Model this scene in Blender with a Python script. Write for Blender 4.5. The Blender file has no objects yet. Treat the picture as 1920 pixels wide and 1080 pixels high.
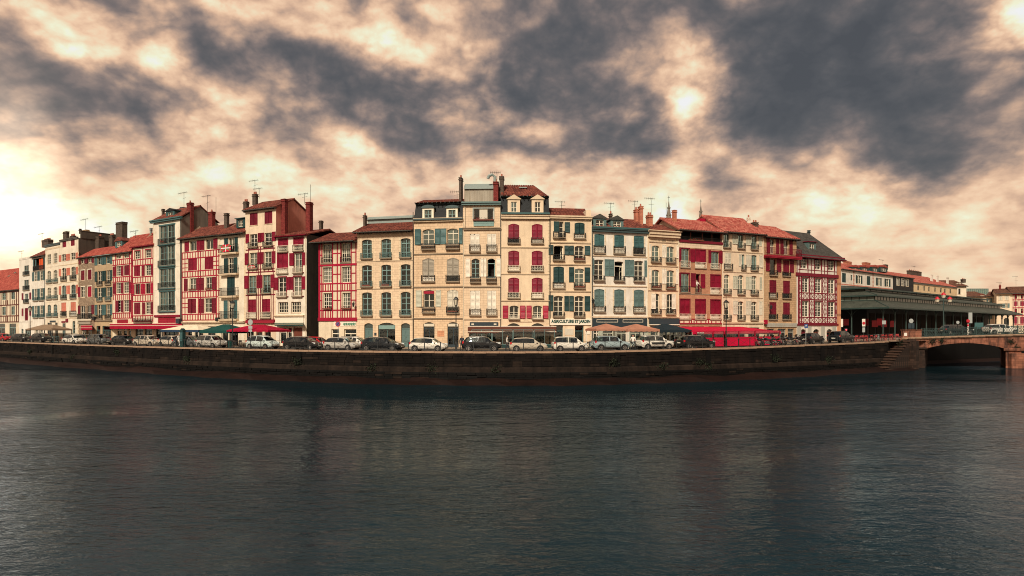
import bpy, bmesh, math, random
from mathutils import Vector, Matrix
R = math.radians
random.seed(7)
S = bpy.context.scene
COL = S.collection
# ------------------------------------------------------------------ camera
F, CX, HY, ZC = 1150.0, 960.0, 615.0, 5.83     # focal length in photo pixels, image centre, horizon row, eye height over the river
cam = bpy.data.objects.new('camera', bpy.data.cameras.new('camera'))
COL.objects.link(cam)
cam.location = (0, 0, ZC)
cam.rotation_euler = (R(90), 0, 0)
cam.data.lens = 36.0 * F / 1920
cam.data.sensor_width = 36
cam.data.shift_y = (HY - 540) / 1920
cam.data.clip_start = .1
cam.data.clip_end = 5000
S.camera = cam
S.view_settings.view_transform = 'Standard'
S.view_settings.look = 'None'
S.view_settings.gamma = 1
S.view_settings.exposure = 1.5
S.view_settings.use_curve_mapping = False
S.cycles.use_denoising = True
S.cycles.pixel_filter_type = 'BLACKMAN_HARRIS'
S.cycles.filter_width = 1.0
S.cycles.max_bounces = 6
S.cycles.diffuse_bounces = 3
S.cycles.glossy_bounces = 3
S.cycles.transparent_max_bounces = 8
S.cycles.sample_clamp_indirect = 4
S.cycles.caustics_reflective = False
S.cycles.caustics_refractive = False
# ------------------------------------------------------------------ sun, sky
SUN_AZ, SUN_EL = -163.0, 40.0                   # degrees from the view direction (to the left and behind), height
sd = Vector((math.sin(R(SUN_AZ)) * math.cos(R(SUN_EL)), math.cos(R(SUN_AZ)) * math.cos(R(SUN_EL)), math.sin(R(SUN_EL))))
sun = bpy.data.objects.new('sun', bpy.data.lights.new('sun', 'SUN'))
COL.objects.link(sun)
sun.data.energy = 1.5
sun.data.angle = R(10)
sun.data.color = (1.0, .895, .72)
sun.rotation_euler = sd.to_track_quat('Z', 'Y').to_euler()
sun.location = sd * 300

W = bpy.data.worlds.new('World'); S.world = W
W.use_nodes = True
W.cycles.sampling_method = 'MANUAL'; W.cycles.sample_map_resolution = 512
NT = W.node_tree; NT.nodes.clear()
def N(t, **kw):
    n = NT.nodes.new(t)
    for k, v in kw.items(): setattr(n, k, v)
    return n
def lnk(a, b): NT.links.new(a, b)
def M(op, a, b=None, c=None, clamp=False):
    n = N('ShaderNodeMath', operation=op); n.use_clamp = clamp
    for i, v in enumerate((a, b, c)):
        if v is None: continue
        if hasattr(v, 'links'): lnk(v, n.inputs[i])
        else: n.inputs[i].default_value = v
    return n.outputs[0]
tc = N('ShaderNodeTexCoord')
sx = N('ShaderNodeSeparateXYZ'); lnk(tc.outputs['Generated'], sx.inputs[0])
dx, dy, dz = sx.outputs
def noise(vec, scale, detail=6, rough=.55, dist=0, lac=2.0, w=None):
    n = N('ShaderNodeTexNoise'); n.inputs['Scale'].default_value = scale; n.inputs['Detail'].default_value = detail
    n.inputs['Roughness'].default_value = rough; n.inputs['Distortion'].default_value = dist; n.inputs['Lacunarity'].default_value = lac
    lnk(vec, n.inputs['Vector']); return n
# the cloud deck seen as a flat layer overhead
den = M('ADD', M('MAXIMUM', dz, 0.0), .50)
cv = N('ShaderNodeCombineXYZ'); lnk(M('DIVIDE', dx, den), cv.inputs[0]); lnk(M('DIVIDE', dy, den), cv.inputs[1])
cv.inputs[2].default_value = 3.7
wn = noise(cv.outputs[0], 3.2, 6, .58)
ws = N('ShaderNodeSeparateColor'); lnk(wn.outputs['Color'], ws.inputs[0])
az = M('ADD', M('ARCTAN2', dx, dy), M('MULTIPLY', M('SUBTRACT', ws.outputs[0], .5), .30))
el = M('ADD', M('ARCSINE', dz), M('MULTIPLY', M('SUBTRACT', ws.outputs[1], .5), .17))
def blob(px, py, rx, ry, wgt):                  # a cloud bank (or a gap) standing in that direction of the sky
    a = math.atan((px - CX) / F); e = math.atan((HY - py) / F * math.cos(a))
    sa = rx / F * math.cos(a) ** 2; se = ry / F * math.cos(a)
    u = M('DIVIDE', M('SUBTRACT', az, a), sa); v = M('DIVIDE', M('SUBTRACT', el, e), se)
    return M('MULTIPLY', M('POWER', 2.718, M('MULTIPLY', M('ADD', M('MULTIPLY', u, u), M('MULTIPLY', v, v)), -1.0)), wgt)
SKY_BANKS = [(110, 205, 210, 60, .30), (330, 215, 130, 45, .22), (420, 105, 130, 45, .26), (640, 130, 150, 70, .36), (560, 110, 80, 50, .1), (720, 250, 210, 36, .20),
             (1030, 90, 120, 110, .30), (1070, 215, 200, 65, .26), (1400, 20, 420, 60, .26), (1530, 120, 170, 110, .34), (1480, 250, 140, 80, .30),
             (1740, 190, 240, 80, .30), (1760, 310, 230, 60, .34), (850, 170, 60, 100, -.20), (40, 100, 50, 40, .1), (1180, 290, 170, 30, .15),
             (1640, 60, 160, 80, .20), (300, 5, 260, 14, .14), (880, 210, 90, 40, .12),
             (150, 60, 240, 50, -.34), (150, 115, 80, 25, -.14), (540, 35, 230, 38, -.30), (750, 70, 80, 45, -.22), (420, 200, 40, 50, -.12), (1270, 95, 70, 38, -.24), (1330, 100, 40, 36, -.12),
             (1300, 205, 80, 48, -.40), (1400, 135, 30, 20, -.14), (30, 390, 250, 60, -.48), (500, 340, 420, 50, -.14), (1880, 60, 60, 50, -.40), (1150, 340, 330, 36, -.14), (250, 130, 60, 50, -.10),
             (1480, 395, 360, 36, -.22), (1760, 470, 260, 60, -.10), (690, 330, 200, 40, -.06), (1790, 240, 60, 30, -.12), (230, 300, 200, 24, -.08), (1280, 385, 60, 40, -.2)]
acc = None
for b in SKY_BANKS:
    o = blob(*b[:4], b[4] * (.78 if b[4] > 0 else .92)); acc = o if acc is None else M('ADD', acc, o)
n1 = noise(cv.outputs[0], 4.6, 10, .55, .15)
bil = None                                               # rounded, cauliflower-like heads
for sc_, am_ in ((7.0, .48), (15.0, .28), (31.0, .14), (64.0, .06)):
    t_ = M('MULTIPLY', M('ABSOLUTE', M('SUBTRACT', noise(cv.outputs[0], sc_, 1.0, .5, .3).outputs[0], .5)), am_ * 4.0)
    bil = t_ if bil is None else M('ADD', bil, t_)
bil = M('SUBTRACT', .34, bil)
cv2 = N('ShaderNodeVectorMath', operation='ADD'); lnk(cv.outputs[0], cv2.inputs[0]); cv2.inputs[1].default_value = (-.03, .035, 0)
n1o = noise(cv2.outputs[0], 4.6, 10, .55, .15)          # the same clouds a little towards the light: lit flanks and shaded bases
relief = M('MULTIPLY', M('SUBTRACT', n1.outputs[0], n1o.outputs[0]), .9)
# long streaks low over the horizon
hv = N('ShaderNodeCombineXYZ'); lnk(M('MULTIPLY', az, 3.2), hv.inputs[0]); lnk(M('MULTIPLY', M('ARCSINE', dz), 16.0), hv.inputs[1])
n3 = noise(hv.outputs[0], 1.6, 7, .58, .35)
over = M('MULTIPLY', M('SUBTRACT', M('ARCSINE', dz), .42, clamp=True), .48)      # the deck thickens overhead
dens = M('ADD', M('ADD', .43, M('ADD', acc, over)), M('ADD', M('ADD', relief, M('MULTIPLY', M('SUBTRACT', n1.outputs[0], .5), .74)), M('MULTIPLY', bil, .42)))
low = M('SUBTRACT', 1.0, M('MULTIPLY', M('ARCSINE', dz), 2.9), clamp=True)       # 1 at the horizon
low = M('POWER', M('MAXIMUM', low, 0.0), .95)
dens = M('ADD', M('MULTIPLY', dens, M('SUBTRACT', 1.0, M('MULTIPLY', low, .88))),
         M('MULTIPLY', low, M('ADD', .215, M('MULTIPLY', M('SUBTRACT', n3.outputs[0], .46), .46))))
dens = M('ADD', dens, M('MULTIPLY', low, M('MULTIPLY', acc, .80)))
rp = N('ShaderNodeValToRGB'); lnk(dens, rp.inputs[0])
cr = rp.color_ramp; cr.interpolation = 'B_SPLINE'
cr.elements[0].position = .02; cr.elements[0].color = (1.45, 1.32, 1.05, 1)
cr.elements[1].position = .98; cr.elements[1].color = (.080, .083, .092, 1)
for p, c in ((.13, (1.32, 1.05, .78)), (.25, (1.11, .785, .52)), (.36, (.84, .53, .352)), (.46, (.51, .355, .27)), (.57, (.275, .213, .195)), (.69, (.150, .137, .138)), (.83, (.104, .105, .113))):
    e = cr.elements.new(p); e.color = (*c, 1)
sky = N('ShaderNodeTexSky', sky_type='NISHITA', sun_disc=False)
sky.sun_elevation = R(SUN_EL); sky.sun_rotation = R(SUN_AZ)
sky.air_density = 1.5; sky.dust_density = 3
ga, ge = math.atan((25 - CX) / F), math.atan((HY - 392) / F * math.cos(math.atan((25 - CX) / F)))       # thin bright cloud where the low light breaks through at the left
gu, gv = M('DIVIDE', M('SUBTRACT', az, ga), .075), M('DIVIDE', M('SUBTRACT', el, ge), .085)
gl_ = M('MULTIPLY', M('POWER', 2.718, M('MULTIPLY', M('ADD', M('MULTIPLY', gu, gu), M('MULTIPLY', gv, gv)), -1.0)), 1.2)
gm = N('ShaderNodeMix', data_type='RGBA', blend_type='ADD'); gm.clamp_result = False; gm.inputs[0].default_value = 1; lnk(rp.outputs[0], gm.inputs[6])
gc = N('ShaderNodeMix', data_type='RGBA', blend_type='MULTIPLY'); gc.inputs[0].default_value = 1; gc.inputs[6].default_value = (1, .78, .56, 1); gcc = N('ShaderNodeCombineColor'); [lnk(gl_, gcc.inputs[i]) for i in range(3)]; lnk(gcc.outputs[0], gc.inputs[7]); lnk(gc.outputs[2], gm.inputs[7])
bg1 = N('ShaderNodeBackground'); lnk(sky.outputs[0], bg1.inputs[0]); bg1.inputs[1].default_value = .05
bg2 = N('ShaderNodeBackground'); lnk(gm.outputs[2], bg2.inputs[0]); bg2.inputs[1].default_value = .315
ms = N('ShaderNodeMixShader'); ms.inputs[0].default_value = .97
lnk(bg1.outputs[0], ms.inputs[1]); lnk(bg2.outputs[0], ms.inputs[2])
wo = N('ShaderNodeOutputWorld'); lnk(ms.outputs[0], wo.inputs[0])
# ------------------------------------------------------------------ the curve of the quay
SIG = [(-400, .36), (-200, .46), (0, .575), (135, .682), (250, .762), (385, .845), (520, .913), (645, .957), (770, .985), (895, 1.0), (1020, .998), (1145, .982), (1250, .952), (1385, .900), (1480, .858), (1615, .782), (1690, .730), (1900, .58), (2100, .45)]
LIP = [(-400, 2.44), (1000, 2.44), (1145, 2.40), (1250, 2.33), (1385, 2.22), (1480, 2.09), (1615, 1.90), (1690, 1.72), (1750, 1.60), (2100, 1.55)]
def interp(tab, x):
    n = len(tab)
    if x <= tab[0][0]: return tab[0][1]
    if x >= tab[-1][0]: return tab[-1][1]
    for i in range(n - 1):
        if tab[i][0] <= x <= tab[i + 1][0]: break
    x0, y0 = tab[i]; x1, y1 = tab[i + 1]
    h = x1 - x0; t = (x - x0) / h
    m0 = (y1 - tab[i - 1][1]) / (x1 - tab[i - 1][0]) if i > 0 else (y1 - y0) / h
    m1 = (tab[i + 2][1] - y0) / (tab[i + 2][0] - x0) if i < n - 2 else (y1 - y0) / h
    return (2 * t**3 - 3 * t**2 + 1) * y0 + (t**3 - 2 * t**2 + t) * h * m0 + (-2 * t**3 + 3 * t**2) * y1 + (t**3 - t**2) * h * m1
QS = 18.0
def qz(x): return F / QS / interp(SIG, x)            # distance of the quay edge along that bearing
def fz(x): return 1.2 * qz(x)                        # distance of the house fronts
def lipz(x): return ZC - interp(LIP, x)
def streetz(x): return lipz(x) - .04
def gp(x, Z): return Vector(((x - CX) / F * Z, Z))
def quay_frame(x, back=0.0):
    """point on the quay edge on bearing x, moved `back` metres inland, its depth and the heading of the quay there"""
    a = gp(x - 6, qz(x - 6)); b = gp(x + 6, qz(x + 6)); p = gp(x, qz(x))
    t = (b - a).normalized(); n = Vector((-t.y, t.x))
    return p + n * back, math.atan2(t.y, t.x)
def street_at(x, k):
    """k = 1 on the quay edge, 1.2 at the house fronts: world point and heading, on bearing x"""
    a = gp(x - 6, qz(x - 6)); b = gp(x + 6, qz(x + 6)); t = b - a
    p = gp(x, qz(x) * k)
    return Vector((p.x, p.y, streetz(x))), math.atan2(t.y, t.x)
# ------------------------------------------------------------------ mesh helpers
class MB:
    def __init__(s): s.v = []; s.f = []; s.m = []; s.smooth = False
    def face(s, pts, m=0):
        b = len(s.v); s.v += [tuple(p) for p in pts]; s.f.append(tuple(range(b, b + len(pts)))); s.m.append(m)
    def box(s, x0, x1, y0, y1, z0, z1, m=0):
        b = len(s.v)
        s.v += [(x0, y0, z0), (x1, y0, z0), (x1, y1, z0), (x0, y1, z0), (x0, y0, z1), (x1, y0, z1), (x1, y1, z1), (x0, y1, z1)]
        s.f += [(b, b+3, b+2, b+1), (b+4, b+5, b+6, b+7), (b, b+1, b+5, b+4), (b+1, b+2, b+6, b+5), (b+2, b+3, b+7, b+6), (b+3, b, b+4, b+7)]
        s.m += [m] * 6
    def bar(s, p, q, w, d=None, m=0):                 # square bar between two points
        p = Vector(p); q = Vector(q); d = d or w
        t = (q - p).normalized(); up = Vector((0, 0, 1)) if abs(t.z) < .9 else Vector((0, 1, 0))
        a = t.cross(up).normalized() * w / 2; c = a.cross(t).normalized() * d / 2
        b = len(s.v)
        for e in (p, q):
            for k in ((-1, -1), (1, -1), (1, 1), (-1, 1)): s.v.append(tuple(e + a * k[0] + c * k[1]))
        s.f += [(b, b+3, b+2, b+1), (b+4, b+5, b+6, b+7), (b, b+1, b+5, b+4), (b+1, b+2, b+6, b+5), (b+2, b+3, b+7, b+6), (b+3, b, b+4, b+7)]
        s.m += [m] * 6
    def tube(s, pts, rad, n=8, m=0, cap=True):        # tube along points, radius per point
        pts = [Vector(p) for p in pts]
        if not hasattr(rad, '__len__'): rad = [rad] * len(pts)
        b = len(s.v)
        for i, p in enumerate(pts):
            t = (pts[min(i + 1, len(pts) - 1)] - pts[max(i - 1, 0)]).normalized()
            up = Vector((0, 0, 1)) if abs(t.z) < .95 else Vector((0, 1, 0))
            a = t.cross(up).normalized(); c = a.cross(t).normalized()
            for k in range(n):
                th = 2 * math.pi * k / n
                s.v.append(tuple(p + (a * math.cos(th) + c * math.sin(th)) * rad[i]))
        for i in range(len(pts) - 1):
            for k in range(n):
                k2 = (k + 1) % n
                s.f.append((b + i*n + k, b + i*n + k2, b + (i+1)*n + k2, b + (i+1)*n + k)); s.m.append(m)
        if cap:
            s.f.append(tuple(b + k for k in reversed(range(n)))); s.m.append(m)
            s.f.append(tuple(b + (len(pts)-1)*n + k for k in range(n))); s.m.append(m)
    def prism(s, poly, y0, y1, m=0):                  # polygon in (x,z) drawn out along y
        n = len(poly); b = len(s.v)
        s.v += [(x, y0, z) for x, z in poly] + [(x, y1, z) for x, z in poly]
        s.f.append(tuple(b + i for i in range(n))); s.f.append(tuple(b + n + i for i in reversed(range(n))))
        for i in range(n):
            j = (i + 1) % n
            s.f.append((b + i, b + n + i, b + n + j, b + j))
        s.m += [m] * (n + 2)
    def ring(s, c, r0, r1, d0, d1, n=14, axis='y', m=0):   # flat ring of thickness d0..d1 along axis
        b = len(s.v); c = Vector(c)
        for dd in (d0, d1):
            for rr in (r0, r1):
                for k in range(n):
                    th = 2 * math.pi * k / n; a, e = math.cos(th) * rr, math.sin(th) * rr
                    s.v.append(tuple(c + (Vector((a, dd, e)) if axis == 'y' else Vector((a, e, dd)))))
        for k in range(n):
            j = (k + 1) % n
            q = lambda g, i: b + g * n + i
            s.f += [(q(0, k), q(0, j), q(1, j), q(1, k)), (q(2, k), q(3, k), q(3, j), q(2, j)), (q(1, k), q(1, j), q(3, j), q(3, k)), (q(0, k), q(2, k), q(2, j), q(0, j))]
            s.m += [m] * 4
    def disc(s, c, r, y0, y1, n=14, m=0):
        c = Vector(c)
        s.prism([(c.x + math.cos(2*math.pi*k/n)*r, c.z + math.sin(2*math.pi*k/n)*r) for k in range(n)], c.y + y0, c.y + y1, m)
    def mesh(s, name, mats):
        me = bpy.data.meshes.new(name); me.from_pydata(s.v, [], s.f)
        if not isinstance(mats, (list, tuple)): mats = [mats]
        for a in mats: me.materials.append(mat(a))
        if len(mats) > 1: me.polygons.foreach_set('material_index', s.m)
        if s.smooth: me.polygons.foreach_set('use_smooth', [True] * len(me.polygons))
        me.update(); return me
    def build(s, name, mats, parent=None, loc=None, rz=0):
        return ob(name, s.mesh(name, mats), parent, loc, rz)
def ob(name, me, parent=None, loc=None, rz=0, scale=None):
    o = bpy.data.objects.new(name, me); COL.objects.link(o)
    if parent is not None: o.parent = parent
    if loc is not None: o.location = loc
    if rz: o.rotation_euler = (0, 0, rz)
    if scale is not None: o.scale = scale
    return o
def tag(o, label, cat, group=None, kind=None):
    if label: o['label'] = label
    if cat: o['category'] = cat
    if group: o['group'] = group
    if kind: o['kind'] = kind
    return o
def thing(name, label, cat, loc=(0, 0, 0), rz=0, group=None):
    return tag(ob(name, None, None, loc, rz), label, cat, group)
def struct(o): o['kind'] = 'structure'; return o
CACHE = {}
def cached(key, fn):
    if key not in CACHE: CACHE[key] = fn()
    return CACHE[key]
def copy_tree(o, parent=None):
    c = o.copy(); COL.objects.link(c)
    if parent is not None: c.parent = parent
    for ch in o.children: copy_tree(ch, c)
    return c
# ------------------------------------------------------------------ materials (all procedural)
MATS = {}
def mat(n): return MATS[n] if isinstance(n, str) else n
class NB:
    def __init__(s, name):
        s.m = bpy.data.materials.new(name); s.m.use_nodes = True; s.t = s.m.node_tree; s.b = s.t.nodes['Principled BSDF']; s.out = s.t.nodes['Material Output']; MATS[name] = s.m
    def n(s, t, **kw):
        a = s.t.nodes.new(t)
        for k, v in kw.items(): setattr(a, k, v)
        return a
    def l(s, a, b): s.t.links.new(a, b)
    def val(s, inp, v):
        if hasattr(v, 'links'): s.l(v, inp)
        else: inp.default_value = v if not isinstance(v, tuple) or len(v) != 3 else (*v, 1)
    def obj(s):
        return s.n('ShaderNodeTexCoord').outputs['Object']
    def mapped(s, vec, scale):
        a = s.n('ShaderNodeMapping'); s.l(vec, a.inputs[0]); a.inputs['Scale'].default_value = scale; return a.outputs[0]
    def noise(s, vec, scale, detail=4, rough=.6, dist=0):
        a = s.n('ShaderNodeTexNoise'); s.l(vec, a.inputs['Vector']); a.inputs['Scale'].default_value = scale; a.inputs['Detail'].default_value = detail; a.inputs['Roughness'].default_value = rough; a.inputs['Distortion'].default_value = dist
        return a.outputs[0]
    def ramp(s, fac, stops):
        a = s.n('ShaderNodeValToRGB'); s.l(fac, a.inputs[0]); e = a.color_ramp.elements
        e[0].position, e[0].color = stops[0][0], (*stops[0][1], 1); e[1].position, e[1].color = stops[-1][0], (*stops[-1][1], 1)
        for p, c in stops[1:-1]:
            q = e.new(p); q.color = (*c, 1)
        return a.outputs[0]
    def rampf(s, fac, a, b):
        m = s.n('ShaderNodeMapRange'); s.l(fac, m.inputs[0]); m.inputs[1].default_value = a; m.inputs[2].default_value = b; return m.outputs[0]
    def mix(s, fac, a, b, mode='MIX'):
        m = s.n('ShaderNodeMix', data_type='RGBA', blend_type=mode)
        s.val(m.inputs[0], fac); s.val(m.inputs[6], a); s.val(m.inputs[7], b); return m.outputs[2]
    def math(s, op, a, b):
        m = s.n('ShaderNodeMath', operation=op); s.val(m.inputs[0], a); s.val(m.inputs[1], b); return m.outputs[0]
    def bump(s, h, strength=.3, dist=.02):
        a = s.n('ShaderNodeBump'); s.l(h, a.inputs['Height']); a.inputs['Strength'].default_value = strength; a.inputs['Distance'].default_value = dist; s.l(a.outputs[0], s.b.inputs['Normal'])
    def rand(s):
        return s.n('ShaderNodeObjectInfo').outputs['Random']
    def fin(s, col, rough=.8, metal=0, spec=None):
        s.val(s.b.inputs['Base Color'], col); s.val(s.b.inputs['Roughness'], rough); s.b.inputs['Metallic'].default_value = metal
        if spec is not None: s.b.inputs['Specular IOR Level'].default_value = spec
        return s.m
def sc(c, k): return tuple(min(1, v * k) for v in c)
def plaster(name, c, dirt=.35, dcol=(.30, .21, .14)):
    b = NB(name); o = b.obj()
    st = b.noise(b.mapped(o, (1.6, 1.6, .22)), 1.0, 6, .65)           # long vertical weather streaks
    bl = b.noise(o, .55, 6, .62, .4)
    fi = b.noise(o, 9.0, 4, .6)
    k = b.math('MULTIPLY', b.rampf(st, .46, .74), dirt)
    c1 = b.mix(b.rampf(bl, .35, .7), c, sc(c, .78))
    pt = b.noise(b.mapped(o, (.8, .8, .5)), 1.0, 8, .7, 1.2)
    c1 = b.mix(b.math('MULTIPLY', b.rampf(pt, .53, .64), .34), c1, sc(dcol, 1.6))
    c2 = b.mix(k, c1, dcol)
    b.fin(b.mix(b.math('MULTIPLY', b.rampf(fi, .35, .75), .10), c2, sc(c, .55)), .88, spec=.25)
    b.bump(b.noise(o, 14, 5, .6), .25, .01)
def ashlar(name, c, joint=.45, bw=.62, bh=.30, dirt=.35, var=.16, dcol=(.28, .19, .12)):
    b = NB(name); o = b.obj()
    sp = b.n('ShaderNodeSeparateXYZ'); b.l(o, sp.inputs[0])
    cm = b.n('ShaderNodeCombineXYZ'); b.l(b.math('ADD', sp.outputs[0], sp.outputs[1]), cm.inputs[0]); b.l(sp.outputs[2], cm.inputs[1])
    br = b.n('ShaderNodeTexBrick'); b.l(cm.outputs[0], br.inputs['Vector'])
    br.inputs['Scale'].default_value = 1; br.inputs['Brick Width'].default_value = bw; br.inputs['Row Height'].default_value = bh
    br.inputs['Mortar Size'].default_value = .018; br.inputs['Mortar Smooth'].default_value = .4
    br.inputs['Color1'].default_value = (*sc(c, 1 + var), 1); br.inputs['Color2'].default_value = (*sc(c, 1 - var), 1); br.inputs['Mortar'].default_value = (*sc(c, joint), 1)
    br.offset = .5
    st = b.noise(b.mapped(o, (1.3, 1.3, .25)), 1.0, 6, .65)
    bl = b.noise(o, .5, 6, .6, .5)
    c1 = b.mix(b.rampf(bl, .38, .72), br.outputs[0], sc(c, .82), 'MIX')
    c2 = b.mix(.45, br.outputs[0], c1)
    b.fin(b.mix(b.math('MULTIPLY', b.rampf(st, .48, .75), dirt), c2, dcol), .9, spec=.2)
    h = b.math('ADD', b.math('MULTIPLY', br.outputs['Fac'], -1.0), b.math('MULTIPLY', b.noise(o, 10, 4), .5))
    b.bump(h, .5, .012)
def paint(name, c, rough=.55, var=.18, spec=.4, metal=0, wear=None):
    b = NB(name); o = b.obj(); r = b.rand()
    n = b.noise(b.mapped(o, (3, 3, 1.2)), 1.4, 5, .65)
    k = b.math('ADD', b.math('MULTIPLY', r, .5), b.math('MULTIPLY', b.rampf(n, .35, .7), .5))
    col = b.mix(k, sc(c, 1 - var), sc(c, 1 + var))
    if wear: col = b.mix(b.math('MULTIPLY', b.rampf(b.noise(o, 5, 6, .7), .56, .72), .55), col, wear)
    b.fin(col, rough, metal, spec)
def tiles(name, c, c2):
    b = NB(name); o = b.obj()
    v = b.n('ShaderNodeTexVoronoi'); b.l(b.mapped(o, (3.1, 2.2, 2.2)), v.inputs['Vector']); v.inputs['Scale'].default_value = 1.0
    s2 = b.n('ShaderNodeSeparateColor'); b.l(v.outputs['Color'], s2.inputs[0])
    col = b.mix(s2.outputs[0], c, c2)
    col = b.mix(b.math('MULTIPLY', b.rampf(b.noise(o, .9, 6, .65), .48, .72), .55), col, sc(c2, .45))
    b.fin(b.mix(b.math('MULTIPLY', b.rampf(b.noise(o, 7, 4, .6), .6, .75), .35), col, (.34, .26, .18)), .85, spec=.25)
    b.bump(b.noise(o, 11, 4), .3, .01)
def slate(name, c):
    b = NB(name); o = b.obj()
    sp = b.n('ShaderNodeSeparateXYZ'); b.l(o, sp.inputs[0])
    cm = b.n('ShaderNodeCombineXYZ'); b.l(sp.outputs[0], cm.inputs[0]); b.l(b.math('ADD', sp.outputs[2], sp.outputs[1]), cm.inputs[1])
    br = b.n('ShaderNodeTexBrick'); b.l(cm.outputs[0], br.inputs['Vector'])
    br.inputs['Scale'].default_value = 1; br.inputs['Brick Width'].default_value = .26; br.inputs['Row Height'].default_value = .18; br.inputs['Mortar Size'].default_value = .012
    br.inputs['Color1'].default_value = (*sc(c, 1.35), 1); br.inputs['Color2'].default_value = (*sc(c, .7), 1); br.inputs['Mortar'].default_value = (*sc(c, .3), 1)
    b.fin(b.mix(b.math('MULTIPLY', b.rampf(b.noise(o, .8, 6, .65), .45, .7), .5), br.outputs[0], sc(c, 1.7)), .6, spec=.25)
    b.bump(br.outputs['Fac'], .4, -.012)
def plain(name, c, rough=.6, metal=0, spec=.5, emit=0):
    b = NB(name); b.fin(c, rough, metal, spec)
    if emit: b.b.inputs['Emission Color'].default_value = (*c, 1); b.b.inputs['Emission Strength'].default_value = emit

CRM = (.215, .004, .024)
plaster('cream', (.85, .675, .495)); plaster('cream_warm', (.85, .66, .465), .3); plaster('cream_pale', (.84, .735, .585), .28)
plaster('white_wall', (.84, .775, .68), .28); plaster('white_warm', (.84, .755, .63), .33); plaster('infill', (.79, .67, .50), .35); plaster('infill_white', (.80, .74, .65), .25)
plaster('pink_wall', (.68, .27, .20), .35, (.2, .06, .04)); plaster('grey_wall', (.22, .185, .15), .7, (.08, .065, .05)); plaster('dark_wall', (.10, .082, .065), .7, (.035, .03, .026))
plaster('ochre_wall', (.50, .36, .22), .4); plaster('grey_shop', (.44, .43, .38), .25); plaster('yellow_wall', (.76, .56, .34), .25); plaster('metal_shed', (.42, .37, .30), .6, (.2, .15, .1))
ashlar('stone_cream', (.76, .57, .395), .62, .75, .31, .40, .07); ashlar('stone_warm', (.73, .525, .345), .55, .62, .30, .45, .09); ashlar('stone_ochre', (.54, .345, .20), .55, .55, .28, .4, .14); ashlar('rubble', (.30, .215, .15), .5, .42, .2, .45, .3)
ashlar('brick_red', (.50, .26, .155), .8, .30, .10, .35, .22, (.25, .1, .06)); ashlar('brick_chimney', (.205, .036, .032), .6, .30, .12, .75, .4, (.035, .012, .012)); ashlar('brick_dark', (.105, .078, .062), .8, .3, .1, .6, .3, (.03, .025, .02)); ashlar('brick_pink', (.50, .19, .12), .7, .4, .2, .4, .2, (.2, .08, .05))
ashlar('trim_stone', (.68, .53, .37), .8, 2.2, .6, .35, .06); ashlar('trim_grey', (.30, .235, .17), .8, 2.0, .6, .5, .1); ashlar('quoin', (.70, .56, .39), .75, 3, 1, .2, .08)
ashlar('stone_orange', (.58, .27, .15), .6, .7, .36, .35, .15, (.2, .1, .06))
paint('crimson', CRM, .5, .34, .3); paint('crimson_bright', (.36, .004, .032), .5, .2, .3); paint('crimson_beam', (.34, .005, .032), .6, .2, .25); paint('maroon', (.165, .007, .022), .55, .22, .3); paint('maroon_beam', (.175, .008, .022), .6, .18, .3); paint('brown_beam', (.115, .030, .020), .65, .2, .3)
paint('salmon', (.62, .20, .135), .6, .15, .3); paint('teal', (.048, .118, .120), .5, .22, .35); paint('teal_dark', (.010, .045, .045), .5, .3, .35); paint('teal_grey', (.105, .170, .165), .55, .2, .35); paint('teal_light', (.21, .33, .31), .55, .15, .3)
paint('grey_shutter', (.33, .285, .225), .65, .15, .3); paint('pale_shutter', (.62, .56, .45), .65, .12, .3); paint('white_shutter', (.80, .72, .60), .6, .08, .3); paint('sage_shutter', (.50, .49, .39), .65, .12, .3)
paint('cream_frame', (.80, .72, .57), .55, .08, .35); paint('teal_frame', (.23, .36, .345), .5, .12, .35); paint('iron', (.020, .022, .022), .5, .3, .4); paint('iron_teal', (.075, .15, .15), .5, .2, .4); paint('slate_blue', (.025, .040, .050), .55, .2, .35); paint('wood_red', (.30, .012, .03), .6, .2, .3); paint('door_brown', (.16, .045, .028), .6, .2, .3)
paint('zinc', (.27, .32, .30), .45, .15, .5); paint('lead', (.045, .075, .078), .5, .2, .4); paint('gutter', (.07, .065, .055), .55, .2, .4); paint('pipe_cream', (.72, .62, .47), .6, .1, .3)
tiles('tile_red', (.42, .105, .075), (.26, .042, .034)); tiles('tile_dark', (.255, .075, .050), (.105, .028, .022)); tiles('tile_pink', (.47, .165, .12), (.30, .055, .045)); tiles('tile_brown', (.20, .095, .06), (.10, .04, .03))
slate('slate', (.013, .015, .017)); slate('slate_brown', (.060, .056, .050)); slate('slate_green', (.062, .068, .054))
plain('room', (.030, .024, .020), .9, spec=.1); plain('room_mid', (.10, .085, .07), .9, spec=.1); plain('black', (.008, .008, .008), .7)
b = NB('curtain'); o = b.obj(); b.fin(b.mix(b.rand(), (.62, .56, .46), (.80, .74, .64)), .9, spec=.1)
plain('curtain_orange', (.62, .10, .035), .85, spec=.1); plain('curtain_teal', (.22, .36, .33), .85, spec=.1); plain('flag_red', (.62, .010, .04), .8); plain('flag_green', (.03, .22, .08), .8); plain('flag_white', (.8, .78, .72), .8)
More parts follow.
